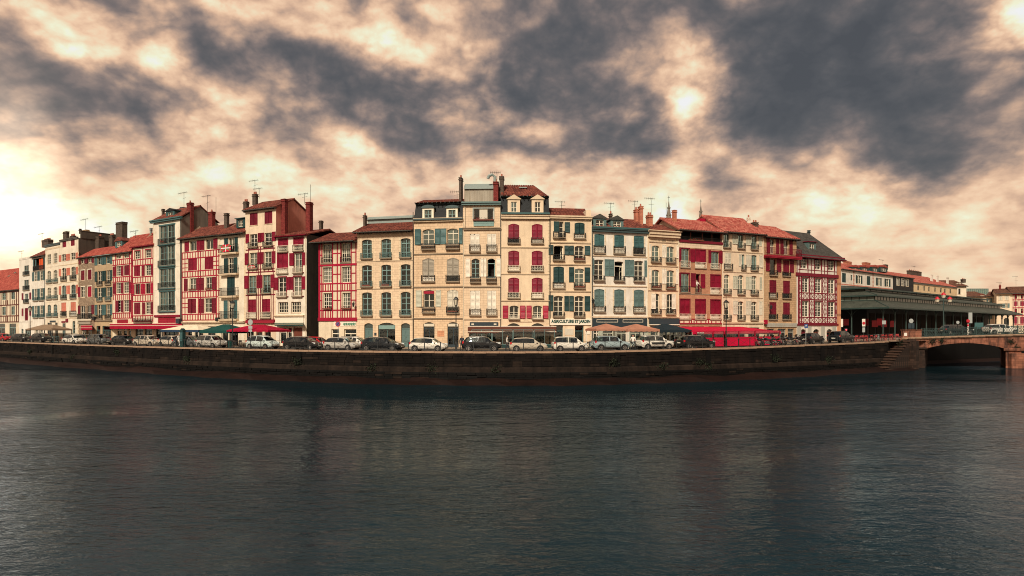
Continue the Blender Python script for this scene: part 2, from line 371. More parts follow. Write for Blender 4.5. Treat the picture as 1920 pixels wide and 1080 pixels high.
def glass(name, tint, refl, thr):
    b = NB(name); t = b.t; t.nodes.remove(b.b)
    tr = b.n('ShaderNodeBsdfTransparent'); tr.inputs[0].default_value = (*tint, 1)
    gl = b.n('ShaderNodeBsdfGlossy'); gl.inputs['Color'].default_value = (*refl, 1); gl.inputs['Roughness'].default_value = .04
    o = b.obj(); n = b.noise(o, .9, 3, .5)
    bp = b.n('ShaderNodeBump'); b.l(n, bp.inputs['Height']); bp.inputs['Strength'].default_value = .25; bp.inputs['Distance'].default_value = .06; b.l(bp.outputs[0], gl.inputs['Normal'])
    fr = b.n('ShaderNodeFresnel'); fr.inputs['IOR'].default_value = 1.55
    mx = b.n('ShaderNodeMixShader'); b.l(b.math('ADD', fr.outputs[0], thr), mx.inputs[0]); b.l(tr.outputs[0], mx.inputs[1]); b.l(gl.outputs[0], mx.inputs[2])
    b.l(mx.outputs[0], b.out.inputs[0])
glass('glass', (.80, .86, .84), (.80, .92, .92), .04); glass('glass_sky', (.6, .7, .68), (.62, .86, .84), .26); glass('car_glass', (.35, .42, .42), (.75, .86, .86), .12); glass('shop_glass', (.7, .76, .75), (.75, .85, .85), .06); glass('sheet_plastic', (.62, .72, .68), (.75, .85, .82), .16)
plain('sign_green', (.06, .27, .17), .6); plain('sign_dark_green', (.008, .06, .045), .6)
def canvas(name, c):
    b = NB(name); o = b.obj(); n = b.noise(b.mapped(o, (.8, .8, .8)), 1.2, 5, .6); b.fin(b.mix(b.rampf(n, .3, .7), sc(c, .85), sc(c, 1.12)), .9, spec=.15)
canvas('red_canvas', (.54, .006, .044)); canvas('green_canvas', (.012, .062, .055)); canvas('brown_canvas', (.115, .042, .028)); canvas('orange_canvas', (.42, .19, .125)); canvas('navy_canvas', (.016, .026, .034)); canvas('beige_canvas', (.24, .165, .11)); canvas('white_canvas', (.74, .64, .48)); canvas('blue_canvas', (.022, .045, .085))
canvas('crimson_canvas', (.33, .005, .030))
# ------------------------------------------------------------------ houses
def C(t): return [tuple(float(v) for v in a.split('-')) for a in t.split()]
def unit_cube(m):
    def f():
        k = MB(); k.box(0, 1, 0, 1, 0, 1); return k.mesh('beam', m)
    return cached(('cube', m), f)
def rnd(v, k=.04): return max(k, round(v / k) * k)
def frame_mesh(w, h, cols, rows, tr, m):
    def f():
        k = MB(); a, d = .065, .06
        k.box(0, a, 0, d, 0, h); k.box(w - a, w, 0, d, 0, h); k.box(a, w - a, 0, d, h - a, h); k.box(a, w - a, 0, d, 0, a * 1.2)
        for i in range(1, cols):
            x = w * i / cols; t = .045 if (cols == 2 or i * 2 == cols) else .024
            k.box(x - t, x + t, -.012, d - .01, a * 1.2, h - a)
        top = h - a
        if tr:
            z = h * (1 - tr); k.box(a, w - a, -.022, d - .012, z - .045, z + .045); top = z
        for j in range(1, rows):
            z = top * j / rows; k.box(a, w - a, .004, d - .02, z - .022, z + .022)
        return k.mesh('window', m)
    return cached(('fr', w, h, cols, rows, tr, m), f)
def pane_mesh(w, h, m):
    def f():
        k = MB(); k.face([(.03, .035, .03), (w - .03, .035, .03), (w - .03, .035, h - .03), (.03, .035, h - .03)]); return k.mesh('pane', m)
    return cached(('pa', w, h, m), f)
def curtain_mesh(w, h, kind, m):
    def f():
        k = MB()
        def drape(x0, x1):
            n = 9; pts = []
            for i in range(n + 1):
                x = x0 + (x1 - x0) * i / n; pts.append((x, .12 + .035 * math.sin(i * 2.3), 0))
            for a, b_ in zip(pts, pts[1:]):
                k.face([(a[0], a[1], .08), (b_[0], b_[1], .08), (b_[0], b_[1], h - .05), (a[0], a[1], h - .05)])
        if kind == 0: drape(.05, w - .05)
        elif kind == 1: drape(.05, w * .34); drape(w * .66, w - .05)
        elif kind == 2: drape(.05, w * .5)
        else:
            k.face([(.05, .12, h * .45), (w - .05, .12, h * .45), (w - .05, .12, h - .05), (.05, .12, h - .05)])
        return k.mesh('curtain', m)
    return cached(('cu', w, h, kind, m), f)
def leaf_mesh(w, h, arch, m):
    """one louvred shutter leaf; arch > 0 rises to the right, < 0 to the left"""
    def f():
        k = MB(); d = .06; a = min(.08, w * .2)
        def top(x):
            if not arch: return h
            t = x / w if arch > 0 else 1 - x / w
            return h - abs(arch) * (1 - t) ** 2
        xs = [w * i / 4 for i in range(5)]
        for x0, x1 in zip(xs, xs[1:]):                                    # thin backing board with the curved head
            k.face([(x0, d * .7, 0), (x1, d * .7, 0), (x1, d * .7, top(x1)), (x0, d * .7, top(x0))])
            k.face([(x0, 0, top(x0) - .08), (x1, 0, top(x1) - .08), (x1, 0, top(x1)), (x0, 0, top(x0))])
            k.face([(x0, 0, top(x0)), (x1, 0, top(x1)), (x1, d, top(x1)), (x0, d, top(x0))])
        for x0, x1 in ((0, a), (w - a, w)):
            k.prism([(x0, 0), (x1, 0), (x1, top(x1)), (x0, top(x0))], 0, d)
        k.box(a, w - a, .002, d, 0, .1); k.box(a, w - a, .002, d, h * .5 - .05, h * .5 + .05)
        n = max(5, int(h / .15)); lim = min(top(a), top(w - a)) - .08
        for i in range(n):
            z = .1 + (h - .12) * i / n
            if z + .06 > lim or abs(z - h * .5) < .07: continue
            k.face([(a, .004, z), (w - a, .004, z), (w - a, d * .66, z + .10), (a, d * .66, z + .10)])
        return k.mesh('shutter', m)
    return cached(('lf', w, h, arch, m), f)
def rail_mesh(w, h, proj, m, deco):
    def f():
        k = MB(); t = .030
        def run(p, q, n):
            p = Vector(p); q = Vector(q)
            k.bar(p + Vector((0, 0, h)), q + Vector((0, 0, h)), .045, .04); k.bar(p + Vector((0, 0, .05)), q + Vector((0, 0, .05)), .035)
            for i in range(n + 1):
                e = p.lerp(q, i / n); k.bar(e + Vector((0, 0, .05)), e + Vector((0, 0, h)), t * (1.4 if i in (0, n) else .8))
            if deco:
                c = max(2, int((q - p).length / .26))
                for i in range(c):
                    e = p.lerp(q, (i + .5) / c)
                    if abs((q - p).x) > .2: k.ring(e + Vector((0, 0, h * .45)), min(.115, h * .25) - .028, min(.115, h * .25), -.012, .012, 10)
        run((0, -proj, 0), (w, -proj, 0), max(4, int(w / (.19 if deco else .125))))
        if proj > .12:
            run((0, 0, 0), (0, -proj, 0), 2); run((w, 0, 0), (w, -proj, 0), 2)
        return k.mesh('balcony', m)
    return cached(('rl', w, h, proj, m, deco), f)
def tile_patch(k, A, B, Cc, D, per=.40, course=.46, amp=.11):
    """canal tiles over the quad A B (eave) C D (ridge)"""
    A, B, Cc, D = map(Vector, (A, B, Cc, D))
    n = ((B - A).cross(D - A)); n = n.normalized() if n.length else Vector((0, 0, 1))
    if n.z < 0: n = -n
    np_ = max(2, int(max((B - A).length, (Cc - D).length) / per)); nr = max(2, int(max((D - A).length, (Cc - B).length) / course))
    prof = (0, .72, 1, .72); cols = np_ * 4 + 1
    base = len(k.v)
    for j in range(nr):
        for t, up in ((j / nr, .035), ((j + 1) / nr, 0.0)):
            L = A.lerp(D, t); Rr = B.lerp(Cc, t)
            for i in range(cols): k.v.append(tuple(L.lerp(Rr, i / (cols - 1)) + n * (prof[i % 4] * amp + up)))
    for r in range(nr * 2 - 1):
        for i in range(cols - 1):
            a = base + r * cols + i; k.f.append((a, a + 1, a + 1 + cols, a + cols)); k.m.append(0)
    # closing edge below the eave
    for i in range(cols - 1):
        p, q = Vector(k.v[base + i]), Vector(k.v[base + i + 1]); k.face([p - n * .10, q - n * .10, q, p])
class House:
    def __init__(s, label, x0, x1, Z0=None, Z1=None, name='house', cat='house', base=None, k=1.0):
        Z0 = Z0 or fz(x0) * k; Z1 = Z1 or fz(x1) * k
        s.x0, s.x1 = x0, x1
        s.P0 = gp(x0, Z0); s.P1 = gp(x1, Z1); d = s.P1 - s.P0
        s.W = d.length; s.t = d / s.W; s.n = Vector((-s.t.y, s.t.x))      # n points into the house
        s.b = streetz((x0 + x1) / 2) if base is None else base
        s.xm = (x0 + x1) / 2
        s.root = thing(name, label, cat, (s.P0.x, s.P0.y, s.b), math.atan2(d.y, d.x))
        s.op = []; s.Zm = s.at(s.xm, 600)[2]
        s.q = max(.42, min(1, (x1 - x0) / (F / s.Zm) / s.W)); s.rv = .24 * s.q
        s.ppm = F / s.Zm
    def at(s, px, py, d=0.0):                 # pixel -> (along the front, height, depth) on the plane d metres behind the front
        k = (px - CX) / F; p = s.P0 + s.n * d
        u = (k * p.y - p.x) / (s.t.x - k * s.t.y); Z = p.y + s.t.y * u
        return u, ZC + (HY - py) / F * Z - s.b, Z
    def u(s, px, d=0.0): return s.at(px, 600, d)[0]
    def z(s, py, d=0.0): return ZC + (HY - py) / F * (s.Zm + d) - s.b
    def bx(s, name, m, xa, xb, y0, y1, f, bk, parent=None):      # box on the front: pixel rectangle, from f to bk behind the front
        a, c = s.u(xa), s.u(xb); k = MB(); k.box(0, c - a, f * s.q, bk * s.q, 0, s.z(y0) - s.z(y1))
        return ob(name, k.mesh(name, m), parent or s.root, (a, 0, s.z(y1)))
    def beam(s, m, xa, xb, y0, y1, f=-.05, name='beam'):
        a, c, z0, z1 = s.u(xa), s.u(xb), s.z(y1), s.z(y0)
        return ob(name, unit_cube(m), s.root, (a, f * s.q, z0), 0, (c - a, -f * s.q + .01, z1 - z0))
    def hb(s, m, ys, xa=None, xb=None, th=2.2, f=-.05):
        for y in ys: s.beam(m, s.x0 if xa is None else xa, s.x1 if xb is None else xb, y - th / 2, y + th / 2, f)
    def vb(s, m, xs, y0, y1, th=2.0, f=-.045):
        for x in xs: s.beam(m, x - th / 2, x + th / 2, y0, y1, f)
    def diag(s, m, pts, th=.1, f=-.04):
        for xa, ya, xb, yb in pts:
            a = Vector((s.u(xa), 0, s.z(ya))); c = Vector((s.u(xb), 0, s.z(yb))); L = (c - a).length
            o = ob('brace', unit_cube(m), s.root, a + Vector((0, f * s.q, 0)), 0, (L, -f * s.q + .01, th)); o.rotation_euler = (0, -math.atan2(c.z - a.z, c.x - a.x), 0)
    def band(s, y0, y1, m='trim_stone', p=.09, xa=None, xb=None, name='string_course'):
        k = MB(); a = s.u(s.x0 if xa is None else xa); c = s.u(s.x1 if xb is None else xb); h = s.z(y0) - s.z(y1)
        k.box(0, c - a, -p * s.q, .01, 0, h * .55); k.box(-.012, c - a + .012, -p * 1.35 * s.q, .01, h * .55, h)
        return ob(name, k.mesh(name, m), s.root, (a, 0, s.z(y1)))
    def bal(s, y0, y1, xa, xb, m='iron', proj=.30, deco=True, slab='trim_grey', sl=.09):
        a, c = s.u(xa), s.u(xb); h = s.z(y0) - s.z(y1); w = rnd(c - a); pj = round(proj * s.q, 2)
        o = ob('balcony', rail_mesh(w, rnd(h), pj, m, deco), s.root, (a, 0, s.z(y1)))
        if slab:
            k = MB(); k.box(-.06, w + .06, -pj - .05, .02, -sl, .02); k.box(0, w, -pj, .02, -sl * 1.7, -sl)
            ob('slab', k.mesh('slab', slab), o)
        return o
    def win(s, y0, y1, cols, fr='cream_frame', arch=0, grid=(2, 3), tr=0, gl='glass', cur=.36, cm='curtain', sill='trim_stone', bal=None, by=None, bm='iron', bd=True, sur=None, pj=.3, ajar=False, box=None):
        z0, z1 = s.z(y1), s.z(y0)
        for xa, xb in (C(cols) if isinstance(cols, str) else cols):
            a, c = s.u(xa), s.u(xb)
            w, h = rnd(c - a), rnd(z1 - z0); a = (a + c) / 2 - w / 2
            s.op.append((a, a + w, z0, z0 + h, arch / s.ppm))
            if ajar: 
                o = ob('window', frame_mesh(w, h, 1, 1, tr, fr), s.root, (a, s.rv, z0))
                l = ob('casement', frame_mesh(rnd(w * .5), rnd(h * (1 - tr) - .08), 1, grid[1], 0, fr), o, (w - .04, .02, .04), R(100)); ob('pane', pane_mesh(rnd(w * .5), rnd(h * (1 - tr) - .08), gl), o, (w - .04, .02, .04), R(100))
            else:
                o = ob('window', frame_mesh(w, h, grid[0], grid[1], tr, fr), s.root, (a, s.rv, z0))
                ob('pane', pane_mesh(w, h, gl), o)
                if random.random() < cur: ob('curtain', curtain_mesh(w, h, random.choice((0, 1, 1, 2, 3)), cm), o)
            if sill and not bal:
                k = MB(); k.box(-.08, w + .08, -.07 * s.q, s.rv, -.09, 0); ob('sill', k.mesh('sill', sill), o, (0, -s.rv, 0))
            if sur:
                k = MB(); p = -.035 * s.q; t = .13
                k.box(-t, -.002, p, .004, -.02, h); k.box(w + .002, w + t, p, .004, -.02, h); k.box(-t, w + t, p - .004, .004, h + .002, h + t)
                ob('surround', k.mesh('surround', sur), o, (0, -s.rv, 0))
            if bal: s.bal(by if by else y1 - 9, y1 + 1, xa - 1.5, xb + 1.5, bm, pj, bd)
            if box: s.flowers(xa, xb, y1 - 2, box)
    def shut(s, y0, y1, cols, m, arch=0, f=-.05):
        z0, z1 = s.z(y1), s.z(y0)
        for i, (xa, xb) in enumerate(C(cols) if isinstance(cols, str) else cols):
            a, c = s.u(xa), s.u(xb); w, h = rnd(c - a, .03), rnd(z1 - z0)
            o = ob('shutter', leaf_mesh(w, h, round(arch / s.ppm, 2), m), s.root, ((a + c) / 2 - w / 2, (f - .01 * (i % 2)) * s.q - .03, z0))
            if random.random() < .5: o.rotation_euler = (0, 0, random.uniform(-.16, .02) * s.q)
    def closed(s, y0, y1, cols, m, arch=0, bal=None, bm='iron', sill='trim_stone', bd=True, pj=.22, sur=None, jit=True):
        z0, z1 = s.z(y1), s.z(y0); rise = round(arch / s.ppm, 2)
        for xa, xb in (C(cols) if isinstance(cols, str) else cols):
            a, c = s.u(xa), s.u(xb); w, h = rnd((c - a) / 2, .03), rnd(z1 - z0); mid = (a + c) / 2; wl = w - .022
            zb = s.z(bal) if bal else z0
            s.op.append((mid - w - .02, mid + w + .02, zb, z0 + h + .02, rise))
            for sgn in (0, 1):
                o = ob('shutter', leaf_mesh(round(wl, 3), h, rise * (1 if sgn == 0 else -1), m), s.root, (mid - w * (1 - sgn) + .022 * sgn, .015, z0))
                if jit and random.random() < .3: o.rotation_euler = (0, 0, random.uniform(-.10, 0) if sgn == 0 else 0)
            if bal:
                k = MB(); k.face([(0, 0, 0), (2 * w, 0, 0), (2 * w, 0, z0 - zb), (0, 0, z0 - zb)]); ob('pane', k.mesh('pane', random.choice(('glass', 'curtain', 'curtain'))), s.root, (mid - w, s.rv * .8, zb))
                s.bal(y1 - 1, bal + 1, xa - 1.5, xb + 1.5, bm, pj, bd)
            elif sill:
                k = MB(); k.box(-.06, 2 * w + .06, -.08 * s.q, .02, -.09, 0); ob('sill', k.mesh('sill', sill), s.root, (mid - w, 0, z0))
            if sur:
                k = MB(); p = -.06 * s.q; t = .13
                k.box(-t, -.002, p, .004, -.02, h); k.box(2*w + .002, 2*w + t, p, .004, -.02, h); k.box(-t, 2*w + t, p - .004, .004, h + .002, h + t)
                ob('surround', k.mesh('surround', sur), s.root, (mid - w, 0, z0))
    def flowers(s, xa, xb, y, m='flowers'):
        a, c = s.u(xa), s.u(xb); k = MB(); rr = random.Random(int(xa * 7 + y))
        for i in range(int((c - a) * 45)):
            p = Vector((rr.uniform(0, c - a), rr.uniform(-.32, -.12) * s.q, rr.uniform(0, .22)))
            d1 = Vector((rr.uniform(-1, 1), rr.uniform(-1, 1), rr.uniform(-1, 1))) * .07; d2 = Vector((rr.uniform(-1, 1), rr.uniform(-1, 1), rr.uniform(-1, 1))) * .07
            k.face([p, p + d1, p + d1 + d2, p + d2], rr.choice((0, 0, 1)))
        o = ob('flower_box', k.mesh('flower_box', ['leaf', 'petal']), s.root, (a, 0, s.z(y)))
        b2 = MB(); b2.box(0, c - a, -.32 * s.q, -.10 * s.q, -.14, .02); ob('trough', b2.mesh('trough', 'door_brown'), o)
    def door(s, y0, cols, fr, arch=0, kind='shop', ybot=None, gl='shop_glass', cur=0):
        zb = .06 if ybot is None else s.z(ybot)
        for xa, xb in (C(cols) if isinstance(cols, str) else cols):
            a, c = s.u(xa), s.u(xb); z1 = s.z(y0); w, h = rnd(c - a), z1 - zb
            s.op.append((a, a + w, zb, z1, arch / s.ppm)); k = MB()
            if kind == 'shop':
                t = .09; k.box(0, t, 0, .07, 0, h); k.box(w - t, w, 0, .07, 0, h); k.box(t, w - t, 0, .07, h - t, h); k.box(t, w - t, 0, .07, h * .74 - .05, h * .74 + .05); k.box(t, w - t, .0, .06, 0, .35)
                if w > 1.4:
                    for e in ([.5] if w < 2.6 else [.33, .67]): k.box(w * e - .04, w * e + .04, -.01, .06, .35, h * .74)
                o = ob('shop_window', k.mesh('shop_window', fr), s.root, (a, s.rv, zb)); ob('pane', pane_mesh(rnd(w), rnd(h), gl), o)
            else:
                k.box(0, w, .02, .08, 0, h)
                for i in range(2):
                    x0, x1 = w * i / 2 + .03, w * (i + 1) / 2 - .03
                    k.box(x0, x1, 0, .02, .05, h * .72)
                    for j in range(3): k.box(x0 + .08, x1 - .08, -.025, .0, h * (.06 + .22 * j), h * (.06 + .22 * j + .17))
                k.box(0, w, -.03, .02, h * .73, h * .77)
                o = ob('door', k.mesh('door', fr), s.root, (a, s.rv, zb)); kb = MB(); kb.tube([(w * .56, 0, h * .42), (w * .56, -.07, h * .42)], .03, 8); ob('door_knob', kb.mesh('door_knob', 'brass'), o)
                k2 = MB(); k2.face([(.06, .0, h * .79), (w - .06, .0, h * .79), (w - .06, .0, h - .05), (.06, .0, h - .05)]); ob('fanlight', k2.mesh('fanlight', 'shop_glass'), o)
    def wall(s, ytop, m, ym=None, bottom=-.7):
        """front wall with real openings and dark rooms behind them"""
        H = s.z(ytop); s.H = H; k = MB(); rv = s.rv; ops = s.op
        xs = sorted({0.0, s.W} | {min(s.W, max(0, v)) for o in ops for v in o[:2]}); zs = sorted({bottom, H} | {min(H, v) for o in ops for v in o[2:4]})
        for x0, x1 in zip(xs, xs[1:]):
            if x1 - x0 < 1e-5: continue
            cx = (x0 + x1) / 2; run = None
            for z0, z1 in zip(zs, zs[1:]):
                cz = (z0 + z1) / 2
                hole = any(o[0] < cx < o[1] and o[2] < cz < o[3] for o in ops)
                if hole:
                    if run is not None: k.face([(x0, 0, run), (x1, 0, run), (x1, 0, z0), (x0, 0, z0)]); run = None
                elif run is None: run = z0
            if run is not None: k.face([(x0, 0, run), (x1, 0, run), (x1, 0, H), (x0, 0, H)])
        for a, c, z0, z1, r in ops:
            arc = [(a, z1 - r), (c, z1 - r)]
            if r:
                arc = [(a + (c - a) * i / 8, z1 - r + r * (1 - (2 * i / 8 - 1) ** 2)) for i in range(9)]
                for (p, pz), (q, qz_) in zip(arc, arc[1:]): k.face([(p, 0, pz), (q, 0, qz_), (q, 0, z1), (p, 0, z1)])
            e = rv + .06
            for (p, pz), (q, qz_) in zip(arc, arc[1:]): k.face([(p, 0, pz), (p, e, pz), (q, e, qz_), (q, 0, qz_)])
            k.face([(a, 0, z0), (a, e, z0), (a, e, z1 - r), (a, 0, z1 - r)]); k.face([(c, 0, z0), (c, 0, z1 - r), (c, e, z1 - r), (c, e, z0)]); k.face([(a, 0, z0), (c, 0, z0), (c, e, z0), (a, e, z0)])
            f, g = e, e + 1.1
            k.face([(a, g, z0), (c, g, z0), (c, g, z1), (a, g, z1)], 1); k.face([(a, f, z0), (a, g, z0), (a, g, z1), (a, f, z1)], 1); k.face([(c, f, z0), (c, f, z1), (c, g, z1), (c, g, z0)], 1)
            k.face([(a, f, z0), (c, f, z0), (c, g, z0), (a, g, z0)], 1); k.face([(a, f, z1), (a, g, z1), (c, g, z1), (c, f, z1)], 1)
        return ob('front_wall', k.mesh('front_wall', [m, 'room']), s.root)
    def body(s, ytop, D, m='grey_wall', yr=None, mono=False, lm=None):
        """side and back walls; with yr a gable up to the ridge half-way back"""
        H = s.z(ytop); k = MB(); Wd = s.W; r = s.z(yr, D / 2) if yr else H
        for x, sg in ((.006, 0), (Wd - .006, 1)):
            pts = [(x, .012, -.7), (x, D, -.7), (x, D, H), (x, D / 2, r), (x, .012, H)]
            if mono: pts = [(x, .012, -.7), (x, D, -.7), (x, D, r), (x, .012, H)]
            k.face(pts if sg else pts[::-1])
        k.face([(Wd, D, -.7), (0, D, -.7), (0, D, H), (Wd, D, H)])
        if not yr: k.face([(0, .012, H - .01), (Wd, .012, H - .01), (Wd, D, H - .01), (0, D, H - .01)])
        return ob('side_wall', k.mesh('side_wall', m), s.root)
    def roof(s, ye, yr, D, m='tile_dark', oh=.55, ol=.15, orr=.15, hl=0, hr=0, fascia='gutter', back=True, plain_=False, th=.14):
        ze = s.z(ye, -oh * s.q); zr = s.z(yr, D / 2); o = -oh * s.q; Wd = s.W
        A, B, Cc, Dd = (-ol, o, ze), (Wd + orr, o, ze), (Wd + orr - hr, D / 2, zr), (-ol + hl, D / 2, zr)
        k = MB()
        if plain_: k.face([A, B, Cc, Dd])
        else: tile_patch(k, A, B, Cc, Dd)
        zb = ze
        bk = [(Wd + orr, D + .2, zb), (-ol, D + .2, zb)]
        if back: k.face([Dd, Cc, bk[0], bk[1]]); 
        if hl: k.face([A, Dd, bk[1]])
        if hr: k.face([B, bk[0], Cc])
        k.face([(A[0], o, ze - .02), (A[0], .3, ze - .02), (B[0], .3, ze - .02), (B[0], o, ze - .02)])
        for xx in (A[0], B[0]):
            if (xx == A[0] and hl) or (xx == B[0] and hr): continue
            k.face([(xx, o, ze - .02), (xx, o, ze - th), (xx, D / 2, zr - th), (xx, D / 2, zr + .05)]); k.face([(xx, D / 2, zr + .05), (xx, D / 2, zr - th), (xx, D + .2, zb - th), (xx, D + .2, zb)])
        ro = ob('roof', k.mesh('roof', m), s.root)
        f = MB(); f.box(A[0], B[0], o - .05, o + .03, ze - th, ze - .01); f.tube([(A[0], o - .09, ze - .07), (B[0], o - .09, ze - .07)], .06, 6)
        n = int((B[0] - A[0]) / .55)
        for i in range(n + 1): x = A[0] + .08 + (B[0] - A[0] - .2) * i / n; f.box(x, x + .09, o + .03, .02, ze - th - .02, ze - .03)
        ob('eaves', f.mesh('eaves', fascia), ro)
        if not hl and not hr:
            c = MB(); c.tube([Dd, Cc], .11, 8); ob('ridge', c.mesh('ridge', m), ro)
        return ro
    def chim(s, xa, xb, yt, yb, d=2.0, m='brick_chimney', dep=.8, pots=2, cap=True):
        xm = (xa + xb) / 2; u, zt, Z = s.at(xm, yt, d); zb = s.at(xm, yb, d)[1]
        X = (xm - CX) / F * Z; side = F * (s.n.x * Z - X * s.n.y) / Z ** 2                    # how far a metre of depth shows to the side
        if abs(side) * dep > .45 * (xb - xa): dep = max(.3, .45 * (xb - xa) / abs(side))
        e = side * dep; u0 = s.u(xa - min(e, 0), d); u1 = s.u(xb - max(e, 0), d); w = max(.3, u1 - u0); u = (u0 + u1) / 2
        k = MB(); k.box(-w/2, w/2, 0, dep, 0, zt - zb)
        if cap: k.box(-w/2 - .07, w/2 + .07, -.07, dep + .07, zt - zb - .30, zt - zb - .18); k.box(-w/2 - .05, w/2 + .05, -.05, dep + .05, zt - zb - .05, zt - zb + .05)
        o = ob('chimney', k.mesh('chimney', m), s.root, (u, d, zb))
        for i in range(pots):
            p = MB(); x = w * ((i + .5) / pots - .5); p.tube([(x, dep / 2, zt - zb), (x, dep / 2, zt - zb + .42)], [.13, .10], 8); ob('chimney_pot', p.mesh('chimney_pot', 'pot'), o)
    def aerial(s, x, yt, yb, d=2.5, arms=3):
        u, zt, Z = s.at(x, yt, d); zb = s.at(x, yb, d)[1]; k = MB(); h = zt - zb
        k.tube([(0, 0, 0), (0, 0, h)], .024, 5)
        rr = random.Random(int(x))
        if arms:
            k.tube([(-.9 / s.q, 0, h - .1), (.45 / s.q, 0, h - .1)], .018, 5)
            for i in range(6): xx = (-.85 + .25 * i) / s.q; k.tube([(xx, -.18, h - .1), (xx, .18, h - .1)], .013, 4); k.tube([(xx, 0, h - .28), (xx, 0, h + .06)], .012, 4)
        if arms > 2: k.tube([(-.4, 0, h * .6), (.5, 0, h * .66)], .016, 5)
        ob('aerial', k.mesh('aerial', 'iron'), s.root, (u, d, zb))
    def mansard(s, y0, y1, m='slate', dep=.9, edge='lead', D=8):
        z0, z1 = s.z(y1), s.z(y0); k = MB(); q = dep * s.q
        k.face([(0, .02, z0), (s.W, .02, z0), (s.W, q, z1), (0, q, z1)]); k.face([(0, q, z1), (s.W, q, z1), (s.W, D, z1), (0, D, z1)])
        k.face([(0, .02, z0), (0, q, z1), (0, D, z1), (0, D, z0)]); k.face([(s.W, .02, z0), (s.W, D, z0), (s.W, D, z1), (s.W, q, z1)])
        o = ob('mansard_roof', k.mesh('mansard_roof', m), s.root)
        e = MB(); e.box(-.05, s.W + .05, q - .08, q + .1, z1 - .06, z1 + .10); ob('coping', e.mesh('coping', edge), o)
    def dormer(s, xa, xb, y0, y1, wall='cream_warm', fr='cream_frame', top='gable', roofm='slate', d=0.0, dep=1.6, wcols=2, inset=.2, gl='glass', cur=.4, yt=None):
        u0, u1 = s.u(xa, d), s.u(xb, d); z1 = s.at((xa + xb) / 2, y0, d)[1]; z0 = s.at((xa + xb) / 2, y1, d)[1]; w, h = u1 - u0, z1 - z0
        k = MB(); a = w * inset; b_ = h * .12; t = h * .16
        k.box(0, a, 0, dep, 0, h); k.box(w - a, w, 0, dep, 0, h); k.box(a, w - a, 0, dep, 0, b_); k.box(a, w - a, 0, dep, h - t, h); k.box(a, w - a, dep * .6, dep, b_, h - t, 1)
        o = ob('dormer', k.mesh('dormer', [wall, 'room']), s.root, (u0, d, z0))
        ww, hh = rnd(w - 2 * a), rnd(h - t - b_); ob('dormer_window', frame_mesh(ww, hh, wcols, 2, 0, fr), o, (w / 2 - ww / 2, .1, b_)); ob('pane', pane_mesh(ww, hh, gl), o, (w / 2 - ww / 2, .1, b_))
        if random.random() < cur: ob('curtain', curtain_mesh(ww, hh, 1, 'curtain'), o, (w / 2 - ww / 2, .1, b_))
        g = MB(); p = .14
        rise = w * .28 if yt is None else s.at((xa + xb) / 2, yt, d)[1] - z1
        if top == 'gable': g.prism([(-p, h), (w + p, h), (w + p, h + .08), (w / 2, h + rise + .08), (-p, h + .08)], -.12, dep + 1.5)
        elif top == 'arch': g.prism([(-p, h)] + [(w / 2 + (w / 2 + p) * math.cos(math.pi * (1 - i / 8)), h + rise * .8 * math.sin(math.pi * i / 8) + .05) for i in range(9)] + [(w + p, h)], -.12, dep)
        else: g.prism([(-p, h), (w + p, h), (w + p, h + .1), (-p, h + .1)], -.2, dep + 1.0)
        ob('dormer_roof', g.mesh('dormer_roof', roofm), o)
    def awning(s, xa, xb, yt, yf, out, m, val=.28, yv=None, frame='pipe_cream', name='awning', side=True):
        """sloping awning from the wall at yt down to its front bar at yf (front bar seen `out` metres in front)"""
        a, c = s.u(xa), s.u(xb); zt = s.z(yt); fa, fc = s.u(xa, -out), s.u(xb, -out); zf = ZC + (HY - yf) / F * (s.Zm - out) - s.b
        zf = min(zf, zt - .1); k = MB(); n = max(3, int((c - a) / .5))
        for i in range(n):
            p0, p1 = fa + (fc - fa) * i / n, fa + (fc - fa) * (i + 1) / n; w0, w1 = a + (c - a) * i / n, a + (c - a) * (i + 1) / n
            k.face([(p0, -out, zf), (p1, -out, zf), (w1, -.02, zt), (w0, -.02, zt)])
            sg = .03 * (i % 2); k.face([(p0, -out - .01, zf - val + sg), (p1, -out - .01, zf - val + sg), (p1, -out, zf), (p0, -out, zf)])
        if side:
            k.face([(fa, -out, zf), (a, -.02, zt), (a, -.02, zf - val), (fa, -out, zf - val)]); k.face([(fc, -out, zf), (fc, -out, zf - val), (c, -.02, zf - val), (c, -.02, zt)])
        o = ob(name, k.mesh(name, m), s.root)
        f = MB(); f.tube([(fa, -out, zf + .02), (fc, -out, zf + .02)], .045, 6); f.tube([(a, -.05, zt + .03), (c, -.05, zt + .03)], .06, 6)
        for i in range(4):
            u = a + (c - a) * (i + .5) / 4; f.tube([(u, -.03, zt - .25), (u, -out * .5, (zt + zf) / 2 - .28), (u, -out + .05, zf)], .022, 5)
        ob('awning_frame', f.mesh('awning_frame', frame), o)
        return o, zf, fa, fc
    def pipe(s, x, y0, y1=None, m='pipe_cream'):
        k = MB(); u = s.u(x); k.tube([(u, -.08 * s.q, s.z(y0)), (u, -.08 * s.q, 0.05 if y1 is None else s.z(y1))], .055, 7); ob('drainpipe', k.mesh('drainpipe', m), s.root)
    def quoins(s, xs, y0, y1, m='quoin', w=3.0, n=None):
        z0, z1 = s.z(y1), s.z(y0); n = n or max(3, int((z1 - z0) / .42)); h = (z1 - z0) / n
        for xa in xs:
            u = s.u(xa)
            for i in range(n):
                e = (w if i % 2 else w * .62) / s.ppm / s.q; ob('quoin', unit_cube(m), s.root, (u - e / 2, -.022 * s.q, z0 + h * i + .012), 0, (e, .03, h - .024))
